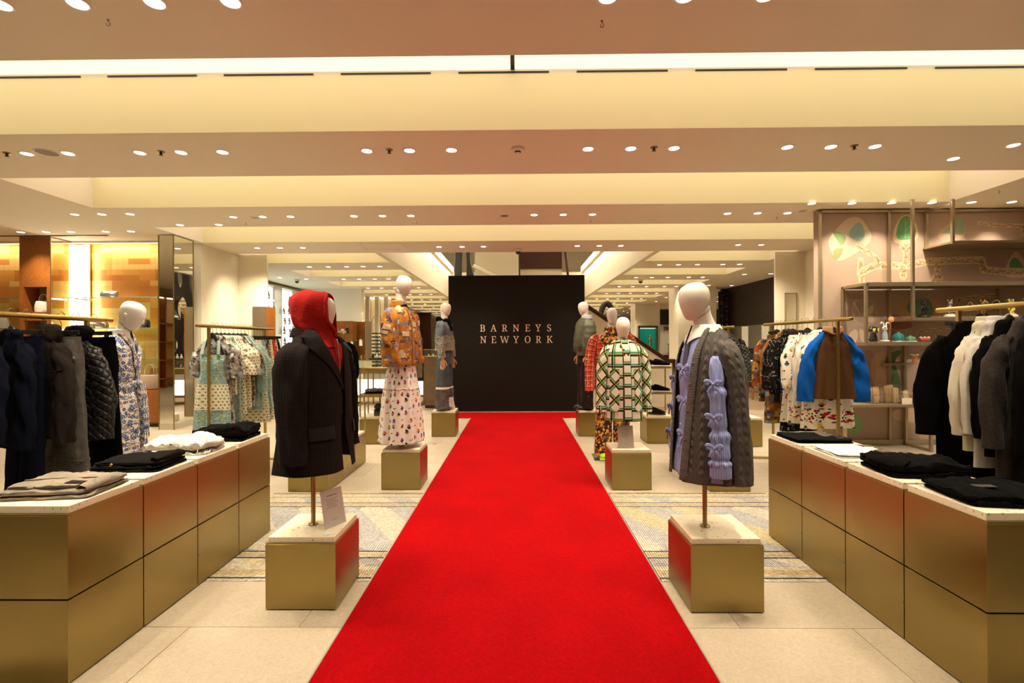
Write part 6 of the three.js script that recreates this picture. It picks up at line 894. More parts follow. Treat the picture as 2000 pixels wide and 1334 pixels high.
// shoes and bags on the open stands
function shoe(name, label, pos, turn, upper, sole, o = {}) {
  const g = thing(name, label, 'shoe', pos, turn);
  const u = part('upper', sweep([[0, 0.075, -0.105, 0.026, 0.012], [0, 0.068, -0.085, 0.036, 0.045], [0, 0.062, -0.03, 0.038, 0.048], [0, 0.050, 0.04, 0.044, 0.036], [0, 0.040, 0.10, 0.042, 0.026], [0, 0.034, 0.135, 0.028, 0.016], [0, 0.034, 0.145, 0.004, 0.004]], { n: 24, m: 22 }), upper, g); part('sole', [sweep([[0, 0.012, -0.115, 0.02, 0.012], [0, 0.012, -0.09, 0.038, 0.012], [0, 0.012, 0, 0.040, 0.012], [0, 0.012, 0.1, 0.046, 0.012], [0, 0.012, 0.14, 0.03, 0.012], [0, 0.012, 0.15, 0.006, 0.012]], { n: 16, m: 16, e: 4 })], sole, g);
  if (o.laces) for (let k = 0; k < 4; k++) part('lace', pipe([[-0.026, 0.088 - k * 0.008, 0.0 + k * 0.022], [0, 0.103 - k * 0.009, 0.004 + k * 0.022], [0.026, 0.088 - k * 0.008, 0.0 + k * 0.022]], 0.003, 10, 5), o.laces, u);
  return g;
}
shoe('sneaker', 'navy sneaker on the top shelf beside the stair, toe outward', [2.06, 1.0845, -7.06], 1.4, C.navy, M.paper, { laces: C.black }); shoe('sneaker', 'navy sneaker behind its pair on the top shelf', [1.95, 1.0845, -7.22], 1.4, C.navy, M.paper, { laces: C.black });
shoe('sneaker', 'black sneaker with white edge on the middle shelf beside the stair', [2.05, 0.7175, -7.05], 1.45, C.black, M.paper, { laces: C.trimWhite }); shoe('sneaker', 'black sneaker behind its pair on the middle shelf', [1.95, 0.7175, -7.22], 1.45, C.black, M.paper, { laces: C.trimWhite });
shoe('loafer', 'dark brown loafer on the marble base of the stand beside the stair', [2.0, 0.386, -7.12], 1.2, C.darkTrouser, M.plasticBlack);
{ const g = thing('shoe_box', 'flat dark brown box on the marble base of the open stand', 'box', [-1.99, 0.386, -7.10], 0.1); part('tray', box(0.2, 0.045, 0.14, 0, 0.0225, 0, 0.003), M.plasticBrown, g); part('lid', box(0.205, 0.015, 0.145, 0, 0.0535, 0, 0.003), M.dark, g); }
shoe('loafer', 'black loafer resting on the flat dark brown box', [-1.99, 0.4475, -7.10], 1.5, M.plasticBlack, M.plasticBlack);
// ---------------------------------------------------------------- handbag wall on the left
{
  const gold = canvasTex(1024, 2.6, (x, S) => {
    x.fillStyle = '#d9a64c'; x.fillRect(0, 0, S, S); const q = S / 26;
    for (let i = 0; i < 26; i++) for (let j = 0; j < 26; j++) { x.fillStyle = ['#d6a85c', '#d3a355', '#d8ad64'][(i * 3 + j) % 3]; x.fillRect(i * q, j * q, q, q); } for (let k = 0; k < 34; k++) { const i = floor(rnd() * 26), j = floor(rnd() * 26), w = 2 + floor(rnd() * 7), h = 1 + floor(rnd() * 4); x.fillStyle = ['#b4651b', '#c58228', '#bb7120', '#ca8f3c'][k % 4]; x.globalAlpha = 0.8; for (const e of [0, -26]) x.fillRect((i + e) * q, j * q, w * q, h * q); } x.globalAlpha = 1;
    x.globalAlpha = 0.22; x.strokeStyle = '#a8752a'; for (let i = 0; i < 26; i++) { x.lineWidth = rr(2, 6); x.beginPath(); x.moveTo(i * q, 0); x.lineTo(i * q + rr(-3, 3), S); x.stroke(); x.beginPath(); x.moveTo(0, i * q); x.lineTo(S, i * q + rr(-3, 3)); x.stroke(); }
    for (let i = 0; i < 1500; i++) { x.fillStyle = i % 2 ? '#f6dc9c' : '#8f5216'; x.globalAlpha = rr(0.1, 0.4); x.fillRect(rnd() * S, rnd() * S, rr(1, 6), rr(1, 5)); } x.globalAlpha = 1;
  });
  struct('wall_gold', span(-HX, -6.0, 0, CEIL, -8.80, -8.86), std(white, 0.45, 0.25, { map: gold }), null, 'gold leaf wall behind glass handbag shelves');
  const g = structGroup('wall_pillar_wood', 'brown wooden pillar with two lined display niches'); const x0 = -8.49, x1 = -7.95, d0 = 8.2, d1 = 8.7, n0 = -8.42, n1 = -8.02;
  for (const [a, b, y0, y1] of [[x0, n0, 0, CEIL], [n1, x1, 0, CEIL], [n0, n1, 2.425, CEIL], [n0, n1, 1.85, 1.994], [n0, n1, 0, 1.50]]) struct('timber', span(a, b, y0, y1, -d0, -d1), M.wood, g);
  struct('niche_lining', span(n0, n1, 1.5, 2.43, -d0 - 0.28, -d0 - 0.30), std(rgb(0.34, 0.30, 0.08), 0.7), g);
  struct('side_mirror', span(-7.95, -7.944, 0.05, CEIL - 0.02, -8.2, -8.7), M.mirror, g); struct('mirror_edge', span(-7.954, -7.940, 0, CEIL, -8.194, -8.206), M.steel, g); struct('ceiling_track', span(-10, -6.9, CEIL - 0.012, CEIL, -8.10, -8.14), M.dark, g);
  // upright light fin and cove that wash the gold wall
  const f = thing('light_column', 'glowing upright white light column on the gold wall', 'wall light', [-7.99, 0.66, -8.70]); part('glow_face', box(0.20, 2.58, 0.03, 0.12, 1.29, -0.03), M.coolGlow, f); part('housing', box(0.21, 2.6, 0.02, 0.12, 1.29, -0.056), M.steel, f);
  rect(-7.87, 1.95, -8.71, 0.20, 2.5, COVE, 16, [0.5, 0, 1]);
  rect(-7.76, 1.95, -8.70, 0.06, 2.5, COVE, 26, [1, 0, -0.5]);
  const c = thing('wall_washer', 'long glowing cove strip at the head of the gold wall', 'cove light', [-8.9, CEIL - 0.035, -8.62]); part('glow_strip', box(5.6, 0.03, 0.05, 0, 0.015, 0), M.coveGlow, c); part('channel', box(5.64, 0.034, 0.012, 0, 0.017, 0.034), M.lampTrim, c);
  rect(-8.9, CEIL - 0.045, -8.62, 5.6, 0.06, COVE, 34, [0, -1, -0.45]);
  // glass shelves
  let si = 0; for (const [xa, xb] of [[-7.88, -6.06], [-10.5, -8.52]]) for (const y of [2.264, 1.727, 1.18]) { const s = thing('glass_shelf', `clear glass handbag shelf with green edge, ${['upper', 'middle', 'lower'][si % 3]} one ${si < 3 ? 'beside the mirror pillar' : 'beyond the wooden pillar'}`, 'shelf', [(xa + xb) / 2, y, -8.60]); part('pane', box(xb - xa, 0.012, 0.37, 0, -0.006, 0), M.glassShelf, s); part('front_edge', box(xb - xa, 0.013, 0.004, 0, -0.006, 0.187), M.glassEdge, s); for (const k of [-0.42, 0.42]) part('bracket', box(0.02, 0.02, 0.36, k * (xb - xa), -0.024, -0.0), M.steel, s); si++; }
  const cb = thing('base_cabinet', 'low brown wooden cabinet below the handbag shelves', 'cabinet', [-6.97, 0, -8.58]); part('body', box(1.82, 0.58, 0.40, 0, 0.35, 0, 0.002), M.wood, cb); part('plinth', box(1.78, 0.06, 0.36, 0, 0.03, 0), M.dark, cb); for (const k of [-0.605, 0, 0.605]) part('door', box(0.598, 0.54, 0.015, k, 0.35, 0.2075, 0.002), M.wood, cb);
}
function handbag(label, pos, turn, w, h, d, mat, o = {}) {
  const g = thing('handbag', label, 'handbag', pos, turn); const b = part('body', sweep([[0, h, 0, w * 0.43, d * (o.topD ?? 0.2)], [0, h * 0.9, 0, w * 0.46, d * 0.34], [0, h * 0.5, 0, w * 0.5, d * 0.48], [0, h * 0.1, 0, w * 0.49, d * 0.5], [0, 0.004, 0, w * 0.45, d * 0.44], [0, 0.001, 0, 0.01, 0.01]], { n: 22, m: 40, e: 4, fold: crease(o.soft ?? 0.003, w * 40, 4) }), mat, g);
  if (o.handles) for (const s of [-1, 1]) part('handle', pipe([[-w * 0.22, h * 0.86, s * d * 0.25], [-w * 0.2, h * 1.0 + o.handles * 0.6, s * d * 0.22], [-w * 0.08, h + o.handles, s * d * 0.2], [w * 0.08, h + o.handles, s * d * 0.2], [w * 0.2, h * 1.0 + o.handles * 0.6, s * d * 0.22], [w * 0.22, h * 0.86, s * d * 0.25]], o.hr || 0.006, 30, 8), o.hm || mat, g);
  if (o.flap) part('flap', box(w * 0.94, h * 0.5, 0.008, 0, h * 0.74, d * 0.5 + 0.004, 0.003), mat, b); if (o.clasp) part('clasp', box(0.03, 0.02, 0.008, 0, h * 0.55, d * 0.5 + 0.01, 0.002), M.gold, b);
  return g;
}
const L = { white: phys(rgb(0.72, 0.66, 0.60), { roughness: 0.45 }), silver: std(rgb(0.66, 0.60, 0.56), 0.28, 0.9), quilt: new THREE.MeshPhysicalMaterial({ color: rgb(0.02, 0.016, 0.016), roughness: 0.35, bumpMap: quiltBump, bumpScale: 0.01 }), cream: phys(rgb(0.60, 0.50, 0.32), { roughness: 0.5 }), taupe: phys(rgb(0.38, 0.27, 0.20), { roughness: 0.45 }), bronze: std(rgb(0.40, 0.32, 0.24), 0.35, 0.8) };
handbag('pale handbag with round handle in the pillar niche', [-8.20, 1.994, -8.34], 0.2, 0.26, 0.20, 0.12, L.white, { handles: 0.11 });
handbag('crumpled silver pouch bag on the upper glass shelf', [-7.24, 2.264, -8.55], 0.1, 0.26, 0.12, 0.12, L.silver, { soft: 0.02, topD: 0.35 });
handbag('small black quilted handbag on the middle glass shelf', [-6.66, 1.727, -8.55], 0.1, 0.26, 0.15, 0.12, L.quilt, { handles: 0.05, clasp: true });
handbag('soft bronze pouch bag on the middle glass shelf behind the rail end', [-7.45, 1.727, -8.55], 0.1, 0.34, 0.13, 0.14, L.bronze, { soft: 0.02, topD: 0.35 });
handbag('structured cream handbag on the lower glass shelf', [-6.76, 1.18, -8.55], 0.1, 0.24, 0.19, 0.12, L.cream, { handles: 0.06, flap: true, clasp: true });
handbag('taupe tote bag with long handles on the wooden cabinet', [-6.48, 0.645, -8.52], 0.15, 0.34, 0.26, 0.18, L.taupe, { handles: 0.17, hm: L.cream });
handbag('ivory handbag on the glass shelf beyond the wooden pillar', [-9.2, 1.727, -8.55], 0, 0.26, 0.18, 0.12, L.white, { handles: 0.08 });
// ---------------------------------------------------------------- mural wall with metal shelf frames on the right
{
  const K = 2048 / 444.5, tx = canvasTex(2048, 3.2, (x, S) => {
    const p = (a, b) => [(a - 1594) * K, (b - 413) * K];
    x.fillStyle = '#a18b7c'; x.fillRect(0, 0, S, S);
    for (let i = 0; i < 120; i++) { x.globalAlpha = 0.06; x.fillStyle = i % 2 ? '#c3a08a' : '#84654f'; x.beginPath(); x.ellipse(rnd() * S, rnd() * S, rr(60, 300), rr(40, 200), rnd() * 3, 0, 7); x.fill(); } x.globalAlpha = 1;
    const shape = (c, pts, a = 1, line) => { x.globalAlpha = a; x.beginPath(); const n = pts.length, q = pts.map((v) => p(...v)); x.moveTo((q[0][0] + q[n - 1][0]) / 2, (q[0][1] + q[n - 1][1]) / 2); for (let i = 0; i < n; i++) { const m = q[(i + 1) % n]; x.quadraticCurveTo(q[i][0], q[i][1], (q[i][0] + m[0]) / 2, (q[i][1] + m[1]) / 2); } x.closePath(); if (line) { x.strokeStyle = c; x.lineWidth = line; x.stroke(); } else { x.fillStyle = c; x.fill(); } x.globalAlpha = 1; };
    const bark = (pts, w) => { x.strokeStyle = '#cdb698'; x.lineWidth = w * K * 1.6; x.lineJoin = x.lineCap = 'round'; x.beginPath(); pts.forEach((v, i) => x[i ? 'lineTo' : 'moveTo'](...p(...v))); x.stroke(); x.strokeStyle = 'rgba(120,80,45,.75)'; x.lineWidth = 3; for (let k = 0; k < 5; k++) { x.beginPath(); for (let i = 0; i < pts.length - 1; i++) for (let t = 0; t <= 1; t += 0.08) { const q = p(lerp(pts[i][0], pts[i + 1][0], t), lerp(pts[i][1], pts[i + 1][1], t)); x.lineTo(q[0] + noise(t * 9 + i, k, 2) * w * K * 0.75, q[1] + noise(t * 9 + i, k, 7) * w * K * 0.75); } x.stroke(); } };
    // leaf heads
    shape('#c9b29c', [[1624, 455], [1650, 427], [1676, 424], [1690, 445], [1701, 465], [1690, 483], [1660, 502], [1632, 516], [1618, 495], [1612, 470]], 0.85); shape('#9c7448', [[1624, 455], [1650, 427], [1676, 424], [1690, 445], [1701, 465], [1690, 483], [1660, 502], [1632, 516], [1618, 495], [1612, 470]], 0.7, 5);
    shape('#7d9c99', [[1650, 458], [1676, 430], [1687, 462], [1676, 475], [1660, 470]], 0.9); shape('#74905c', [[1620, 452], [1640, 456], [1651, 466], [1640, 485], [1630, 470]], 0.9); shape('#7f8c55', [[1624, 488], [1644, 485], [1640, 500], [1628, 512], [1622, 500]], 0.85);
    shape('#dcbd9a', [[1748, 430], [1765, 420], [1782, 432], [1790, 472], [1760, 482], [1733, 474]], 0.85); shape('#57935a', [[1750, 432], [1765, 423], [1778, 432], [1786, 468], [1764, 472], [1742, 470]], 0.95); x.strokeStyle = '#9cc88a'; x.lineWidth = 6; x.beginPath(); x.moveTo(...p(1762, 468)); x.lineTo(...p(1763, 435)); x.moveTo(...p(1762, 455)); x.lineTo(...p(1772, 445)); x.stroke();
    shape('#c3a184', [[1820, 462], [1845, 440], [1870, 426], [1880, 450], [1874, 470], [1838, 478]], 0.6); shape('#6f8f70', [[1826, 460], [1850, 446], [1864, 428], [1874, 432], [1877, 464], [1850, 460]], 0.8);
    shape('#dcbd9a', [[1968, 497], [1978, 494], [2000, 530], [2002, 546], [1950, 546], [1952, 528]], 0.7); shape('#548c62', [[1962, 512], [1974, 504], [1992, 530], [1990, 536], [1960, 536]], 0.9);
    bark([[1680, 560], [1675, 530], [1676, 510]], 7); bark([[1676, 535], [1700, 522], [1724, 520], [1760, 522], [1800, 514], [1850, 512], [1908, 511], [1912, 530], [1950, 534], [2006, 534]], 9); bark([[1712, 522], [1706, 505], [1670, 482]], 6); bark([[1762, 520], [1762, 495], [1755, 484]], 6); bark([[1762, 495], [1772, 484]], 5); bark([[1755, 522], [1758, 542]], 9); bark([[1822, 515], [1824, 535], [1812, 556]], 7); bark([[1824, 540], [1830, 546]], 5); bark([[1905, 440], [1940, 444], [1990, 446], [1985, 462]], 5); shape('#b98f5f', [[1884, 436], [1904, 436], [1906, 456], [1886, 460]], 0.9, 5);
    // lower motifs
    shape('#caa88a', [[1664, 588], [1700, 588], [1708, 606], [1704, 636], [1668, 636], [1658, 610]], 0.7, 6); shape('#cdb69b', [[1676, 618], [1688, 606], [1702, 592], [1700, 616]], 0.8); shape('#cdb69b', [[1680, 610], [1704, 620], [1700, 634], [1682, 626]], 0.8); shape('#cdb69b', [[1650, 656], [1668, 640], [1672, 660], [1660, 676], [1652, 668]], 0.8); shape('#cdb69b', [[1672, 640], [1686, 650], [1684, 672], [1674, 664]], 0.8);
    shape('#8a3a2a', [[1730, 606], [1790, 640], [1730, 648]], 0.55); shape('#b08868', [[1732, 596], [1786, 580], [1838, 590], [1840, 625], [1790, 636]], 0.8); shape('#557a68', [[1756, 600], [1790, 582], [1812, 588], [1818, 620], [1782, 624]], 0.85);
    bark([[1860, 600], [1864, 586], [1895, 582], [1940, 578]], 4); bark([[1780, 668], [1790, 648], [1820, 644], [1850, 646]], 3); bark([[1820, 645], [1822, 668]], 3);
    shape('#7a5440', [[1660, 690], [1700, 680], [1706, 720], [1700, 770], [1670, 760]], 0.35); shape('#c09a70', [[1690, 690], [1750, 684], [1730, 740], [1752, 790], [1700, 770]], 0.5); shape('#4d6a48', [[1752, 684], [1730, 690], [1720, 706], [1736, 728], [1724, 738], [1730, 772], [1750, 778], [1752, 740], [1738, 706], [1754, 690]], 0.95);
    shape('#6fae6a', [[1652, 812], [1672, 806], [1680, 836], [1664, 852], [1646, 840]], 0.7); shape('#cdb08e', [[1728, 800], [1800, 796], [1790, 826], [1740, 822]], 0.6); shape('#cfb595', [[1788, 818], [1816, 812], [1830, 850], [1800, 868], [1782, 850]], 0.6); shape('#5a3a30', [[1784, 836], [1794, 838], [1790, 850], [1782, 846]], 0.8);
    x.globalAlpha = 0.025; for (let i = 0; i < 512; i++) { x.fillStyle = i % 2 ? '#fff' : '#000'; x.fillRect(i * 4, 0, 1, S); x.fillRect(0, i * 4, S, 1); } x.globalAlpha = 1;
  });
  // canvas wall with the pattern laid by its own metres from the corner
  const w = new THREE.PlaneGeometry(1, 1); const geo = span(4.2, 8.6, 0, 3.27, -6.84, -6.94), u = geo.attributes.uv, q = geo.attributes.position; for (let i = 0; i < u.count; i++) u.setXY(i, q.getX(i) - 4.2, q.getY(i) - 3.27);
  struct('wall_mural', geo, std(white, 0.85, 0, { map: tx }), null, 'pinkish woven wall panel painted with tree branches and green leaves');
  const g = thing('metal_shelving', 'champagne metal shelving frame standing before the painted mural wall', 'shelving', [0, 0, 0]); const F = -6.373, B = -6.83, t = 0.034;
  const vert = (x, y0, y1, z) => part('upright', box(t, y1 - y0, t, x, (y0 + y1) / 2, z, 0.002), M.champagne, g), horz = (x0, x1, y, z, h = t) => part('rail', box(x1 - x0, h, t, (x0 + x1) / 2, y, z, 0.002), M.champagne, g), dep = (x, y) => part('side_rail', box(t, t, F - B, x, y, (F + B) / 2, 0.002), M.champagne, g), plate = (x0, x1, y, h = 0.022) => part('shelf', box(x1 - x0, h, F - B + t * 0.6, (x0 + x1) / 2, y, (F + B) / 2, 0.002), M.champagne, g);
  for (const x of [4.215, 5.165, 7.6]) vert(x, 0.02, 3.26, -6.815); horz(4.2, 8.5, 3.245, -6.815); horz(4.2, 8.5, 0.04, -6.815, 0.07);
  vert(5.68, 2.72, 3.2, -6.81); vert(5.37, 0.05, 1.41, -6.81); horz(5.06, 5.4, 1.12, -6.80); horz(5.68, 8.5, 2.72, -6.81);
  // box A
  vert(4.53, 1.41, 2.19, B + 0.02); vert(4.53, 1.41, 2.19, F); dep(4.53, 2.18); horz(4.53, 8.5, 2.18, F, 0.05); horz(4.53, 8.5, 2.18, B + 0.02); plate(4.53, 5.36, 1.405, 0.045); vert(5.36, 0, 1.43, F);
  part('top_plate', box(3.9, 0.012, 0.42, 6.52, 2.205, (F + B) / 2), M.champagne, g);
  // box B shelf and hanging upright
  vert(5.134, 1.71, 3.28, F); plate(5.134, 8.5, 1.725, 0.04); vert(6.66, 1.73, 2.19, B + 0.03); dep(5.134, 1.725);
  // box C
  vert(5.65, 2.70, 3.28, F); plate(5.65, 8.5, 2.725, 0.03); dep(5.65, 3.22);
  // lower shelf
  plate(4.24, 5.36, 0.60, 0.035); vert(4.25, 0, 0.6, F); dep(5.36, 0.02); vert(5.36, 0, 0.6, B + 0.05);
  const SH1 = 1.4285, SH2 = 1.746, SH3 = 0.6185, z = -6.52;
  // figurines
  const statue = (label, x, body, base, s = 1) => { const f = thing('figurine', label, 'figurine', [x, SH2, z], 0, 'standing bear-eared figurines on the upper shelf'); part('dome_base', lathe([[0, 0.05], [0.04, 0.045], [0.062, 0.022], [0.066, 0], [0, 0]], 24), base, f); part('body', [sweep([[0, 0.145, 0, 0.016, 0.014], [0, 0.13, 0, 0.026, 0.02], [0, 0.09, 0, 0.024, 0.02], [0, 0.07, 0, 0.022, 0.018]], { n: 12, m: 16 }), ...[-1, 1].map((k) => sweep([[k * 0.014, 0.085, 0, 0.012, 0.013], [k * 0.015, 0.06, 0, 0.011, 0.012], [k * 0.016, 0.044, 0.006, 0.014, 0.018]], { n: 8, m: 12 })), ...[-1, 1].map((k) => sweep([[k * 0.022, 0.134, 0, 0.009, 0.009], [k * 0.031, 0.11, 0.002, 0.009, 0.009], [k * 0.03, 0.085, 0.006, 0.008, 0.008]], { n: 8, m: 10 }))], body, f); const h = part('head', ball(0.030, 0.028, 0.028, 0, 0.168, 0, 20), body, f); for (const k of [-1, 1]) part('ear', sweep([[k * 0.018, 0.185, 0, 0.010, 0.006], [k * 0.024, 0.203, 0, 0.009, 0.005], [k * 0.026, 0.214, 0, 0.004, 0.003]], { n: 8, m: 10 }), body, h); f.scale.setScalar(1.14); return f; };
  const yl = phys(rgb(0.85, 0.72, 0.12), { roughness: 0.3 }), wg = M.mannequinGloss, bk = phys(rgb(0.012, 0.012, 0.013), { roughness: 0.2, clearcoat: 0.5 });
  statue('all black bear-eared figurine on the upper shelf', atX(1797, 6.52), bk, bk); statue('silver bear-eared figurine on a white dome', atX(1847, 6.52), M.steel, wg); statue('gold bear-eared figurine on a black dome', atX(1910, 6.52), M.gold, bk); statue('yellow bear-eared figurine on a white dome', atX(1964, 6.52), yl, wg);
  { const f = thing('figurine', 'glossy black cat figurine with large yellow eyes', 'figurine', [atX(1700, 6.52), SH1, z], 0.1); part('body', sweep([[0, 0.12, 0, 0.03, 0.028], [0, 0.08, 0, 0.042, 0.036], [0, 0.03, 0, 0.05, 0.045], [0, 0.002, 0, 0.046, 0.042]], { n: 14, m: 24 }), bk, f); const h = part('head', ball(0.065, 0.052, 0.05, 0, 0.155, 0.005, 24), bk, f); for (const k of [-1, 1]) { part('ear', new THREE.ConeGeometry(0.02, 0.045, 12).translate(k * 0.036, 0.215, 0), bk, h); part('eye', ball(0.022, 0.022, 0.010, k * 0.026, 0.158, 0.046, 14), yl, h); part('pupil', ball(0.005, 0.014, 0.004, k * 0.026, 0.158, 0.056, 10), bk, h); } part('tail', pipe([[-0.03, 0.03, -0.03], [-0.08, 0.05, -0.03], [-0.09, 0.09, -0.02]], 0.009, 16, 8), bk, f); }
  { const f = thing('figurine', 'white rabbit figurine holding an orange flower', 'figurine', [atX(1722, 6.52), SH1, z + 0.0], -0.1); part('base', lathe([[0, 0.03], [0.05, 0.026], [0.06, 0], [0, 0]], 20), wg, f); part('body', sweep([[0, 0.15, 0, 0.016, 0.016], [0, 0.11, 0, 0.03, 0.026], [0, 0.05, 0, 0.034, 0.03], [0, 0.025, 0, 0.03, 0.026]], { n: 12, m: 20 }), std(rgb(0.35, 0.45, 0.55), 0.4), f); const h = part('head', ball(0.034, 0.036, 0.032, 0, 0.182, 0, 18), wg, f); for (const k of [-1, 1]) { part('ear', pipe([[k * 0.014, 0.21, 0], [k * 0.02, 0.25, 0], [k * 0.045, 0.262, 0.004], [k * 0.05, 0.24, 0.006]], 0.010, 18, 8), wg, h); part('eye', ball(0.007, 0.009, 0.004, k * 0.013, 0.188, 0.03, 8), bk, h); } part('stem', bar(V(0.045, 0.05, 0.02), V(0.066, 0.29, 0.02), 0.004, 8), std(rgb(0.6, 0.12, 0.05), 0.5), f); const fl = part('flower', lathe([[0, 0.012], [0.02, 0.012], [0.038, 0.004], [0.036, -0.006], [0, -0.008]], 20).rotateX(PI / 2).translate(0.066, 0.30, 0.02), std(rgb(0.80, 0.36, 0.10), 0.5), f); part('flower_eye', ball(0.012, 0.012, 0.006, 0.066, 0.30, 0.034, 10), std(rgb(0.75, 0.5, 0.3), 0.5), fl); }
  const jar = (label, x, r, c, lid) => { const f = thing('ribbed_jar', label, 'jar', [x, SH1, z]); const n = sweep([[0, 0.115, 0, 0.012, 0.012], [0, 0.105, 0, r * 0.6, r * 0.6], [0, 0.08, 0, r * 0.95, r * 0.95], [0, 0.05, 0, r, r], [0, 0.022, 0, r * 0.8, r * 0.8], [0, 0.012, 0, r * 0.5, r * 0.5]].map((q) => [q[0], 0.012 + (q[1] - 0.012) * lid, q[2], q[3], q[4]]), { n: 24, m: 72, fold: (th) => 0.0022 * cos(th * 18) }); part('pot', n, c, f); part('knob', ball(0.012, 0.011, 0.012, 0, 0.012 + 0.108 * lid, 0, 12), M.gold, f); part('saucer', lathe([[0, 0.012], [0.06, 0.012], [0.072, 0.014], [0.07, 0.002], [0, 0]], 28), wg, f); };
  jar('turquoise ribbed jar with a small knob on a white saucer', atX(1748, 6.52), 0.062, phys(rgb(0.02, 0.22, 0.26), { roughness: 0.35 }), 1.05); jar('low green ribbed jar on a white saucer', atX(1771, 6.52), 0.055, phys(rgb(0.12, 0.30, 0.20), { roughness: 0.35 }), 0.62);
  { const f = thing('ceramic_ornament', 'small red and white ceramic ornament at the shelf end', 'ornament', [atX(1801, 6.5), SH1, z]); part('body', sweep([[-0.06, 0.025, 0, 0.012, 0.012], [-0.03, 0.03, 0, 0.026, 0.028], [0.02, 0.032, 0, 0.026, 0.03], [0.06, 0.028, 0, 0.01, 0.012]], { n: 14, m: 16, side: V(0, 1, 0), fold: crease(0.004, 4, 4) }), std(rgb(0.55, 0.08, 0.06), 0.35), f); for (const k of [-0.05, 0, 0.05]) part('fin', ball(0.02, 0.012, 0.016, k, 0.058, 0, 10), wg, f); }
  { const f = thing('flower_ornament', 'striped cup with white ceramic flowers in the small framed niche', 'ornament', [5.30, 1.137, -6.55]); part('cup', lathe([[0, 0], [0.026, 0], [0.03, 0.05], [0.028, 0.10], [0, 0.10]], 18), std(rgb(0.55, 0.25, 0.18), 0.5), f); for (let k = 0; k < 5; k++) part('petal', ball(0.022, 0.010, 0.014, cos(k * 1.26) * 0.03, 0.115 + 0.01 * (k % 2), sin(k * 1.26) * 0.03, 10), wg, f); part('shelf_peg', box(0.06, 0.004, 0.3, 0, -0.002, 0.0), M.champagne, f); }
  // wire baskets with wrapped packets
  const wire = (label, x, w, h, d, zz) => { const b = thing('wire_basket', label, 'basket', [x, SH3, zz]); const l = []; for (const y of [0.004, h * 0.5, h]) l.push(pipe([[-w / 2, y, -d / 2], [w / 2, y, -d / 2], [w / 2, y, d / 2], [-w / 2, y, d / 2]].flatMap((a, i, A) => { const n = A[(i + 1) % 4]; return [0.02, 0.5, 0.98].map((t) => [lerp(a[0], n[0], t), y, lerp(a[2], n[2], t)]); }), 0.002, 60, 5, true)); part('rim_wire', l, M.steel, b); const v = []; for (let k = 0; k <= 10; k++) { const xx = -w / 2 + w * k / 10; v.push(bar(V(xx, 0.002, d / 2), V(xx, h, d / 2), 0.0013, 5), bar(V(xx, 0.002, -d / 2), V(xx, h, -d / 2), 0.0013, 5), bar(V(xx, 0.003, -d / 2), V(xx, 0.003, d / 2), 0.0013, 5)); } part('mesh_wire', v, M.steel, b); return b; };
  wire('tall wire basket of wrapped brown packets on the lower shelf', atX(1700, 6.52), 0.24, 0.22, 0.22, z); wire('second tall wire basket of wrapped packets on the lower shelf', atX(1732, 6.54), 0.2, 0.24, 0.2, z - 0.02); wire('low wire basket with a white card on the lower shelf', atX(1768, 6.5), 0.30, 0.13, 0.22, z);
  const pk = [std(rgb(0.42, 0.28, 0.14), 0.35), std(rgb(0.50, 0.36, 0.20), 0.35), std(rgb(0.58, 0.46, 0.32), 0.35), std(rgb(0.36, 0.24, 0.13), 0.35)];
  const packs = [[1691, 0.20, 0], [1702, 0.21, 0.02], [1708, 0.19, -0.04], [1725, 0.22, 0], [1734, 0.23, -0.02], [1739, 0.2, 0.02], [1757, 0.15, 0.02], [1765, 0.16, -0.03], [1772, 0.15, -0.05], [1779, 0.13, 0.0]];
  packs.forEach(([px, h, dz], i) => { const f = thing('wrapped_packet', 'brown paper packet in clear wrap standing in a wire basket', 'packet', [atX(px, 6.52), SH3 + 0.006, z + dz], rr(-0.15, 0.15), 'wrapped packets in the wire baskets'); const m = part('packet', sweep([[0, h, 0, 0.032, 0.004], [0, h * 0.9, 0, 0.034, 0.018], [0, h * 0.5, 0, 0.036, 0.028], [0, h * 0.1, 0, 0.036, 0.024], [0, 0.001, 0, 0.03, 0.018]], { n: 14, m: 20, e: 3.5, fold: crease(0.006, i * 3, 6) }), pk[i % 4], f); part('seal', box(0.06, 0.014, 0.003, 0, h * 0.96, 0, 0.001), M.paper, f); });
  solo('label_card', box(0.13, 0.08, 0.003, 0, 0.04, 0), std(rgb(0.72, 0.64, 0.52), 0.8), 'cream printed card leaning before the low wire basket', 'card', null, [atX(1766, 6.38), SH3, z + 0.122], 0);
  { const f = thing('fabric_pouch', 'small multicoloured fabric pouch at the end of the lower shelf', 'pouch', [atX(1800, 6.5), SH3, z], 0.2); part('body', pad(0.13, 0.07, 0.12, { seed: 4, wrinkle: 0.012, e: 3 }), C.tapBlue, f); part('tie', pipe([[-0.03, 0.07, 0], [0, 0.085, 0.02], [0.03, 0.07, 0]], 0.005, 14, 6), C.wild, f); }
  // mirror on the pier beyond
  { const f = thing('wall_mirror', 'narrow framed mirror against the cream pier beyond the mural', 'mirror', [5.60, 1.25, -10.04]); part('glass', box(0.20, 1.16, 0.01, 0, 0.58, 0.02), M.mirror, f); part('frame', [box(0.02, 1.2, 0.03, -0.11, 0.58, 0.016), box(0.02, 1.2, 0.03, 0.11, 0.58, 0.016), box(0.24, 0.02, 0.03, 0, 1.17, 0.016), box(0.24, 0.02, 0.03, 0, -0.01, 0.016)], M.champagne, f); }
}
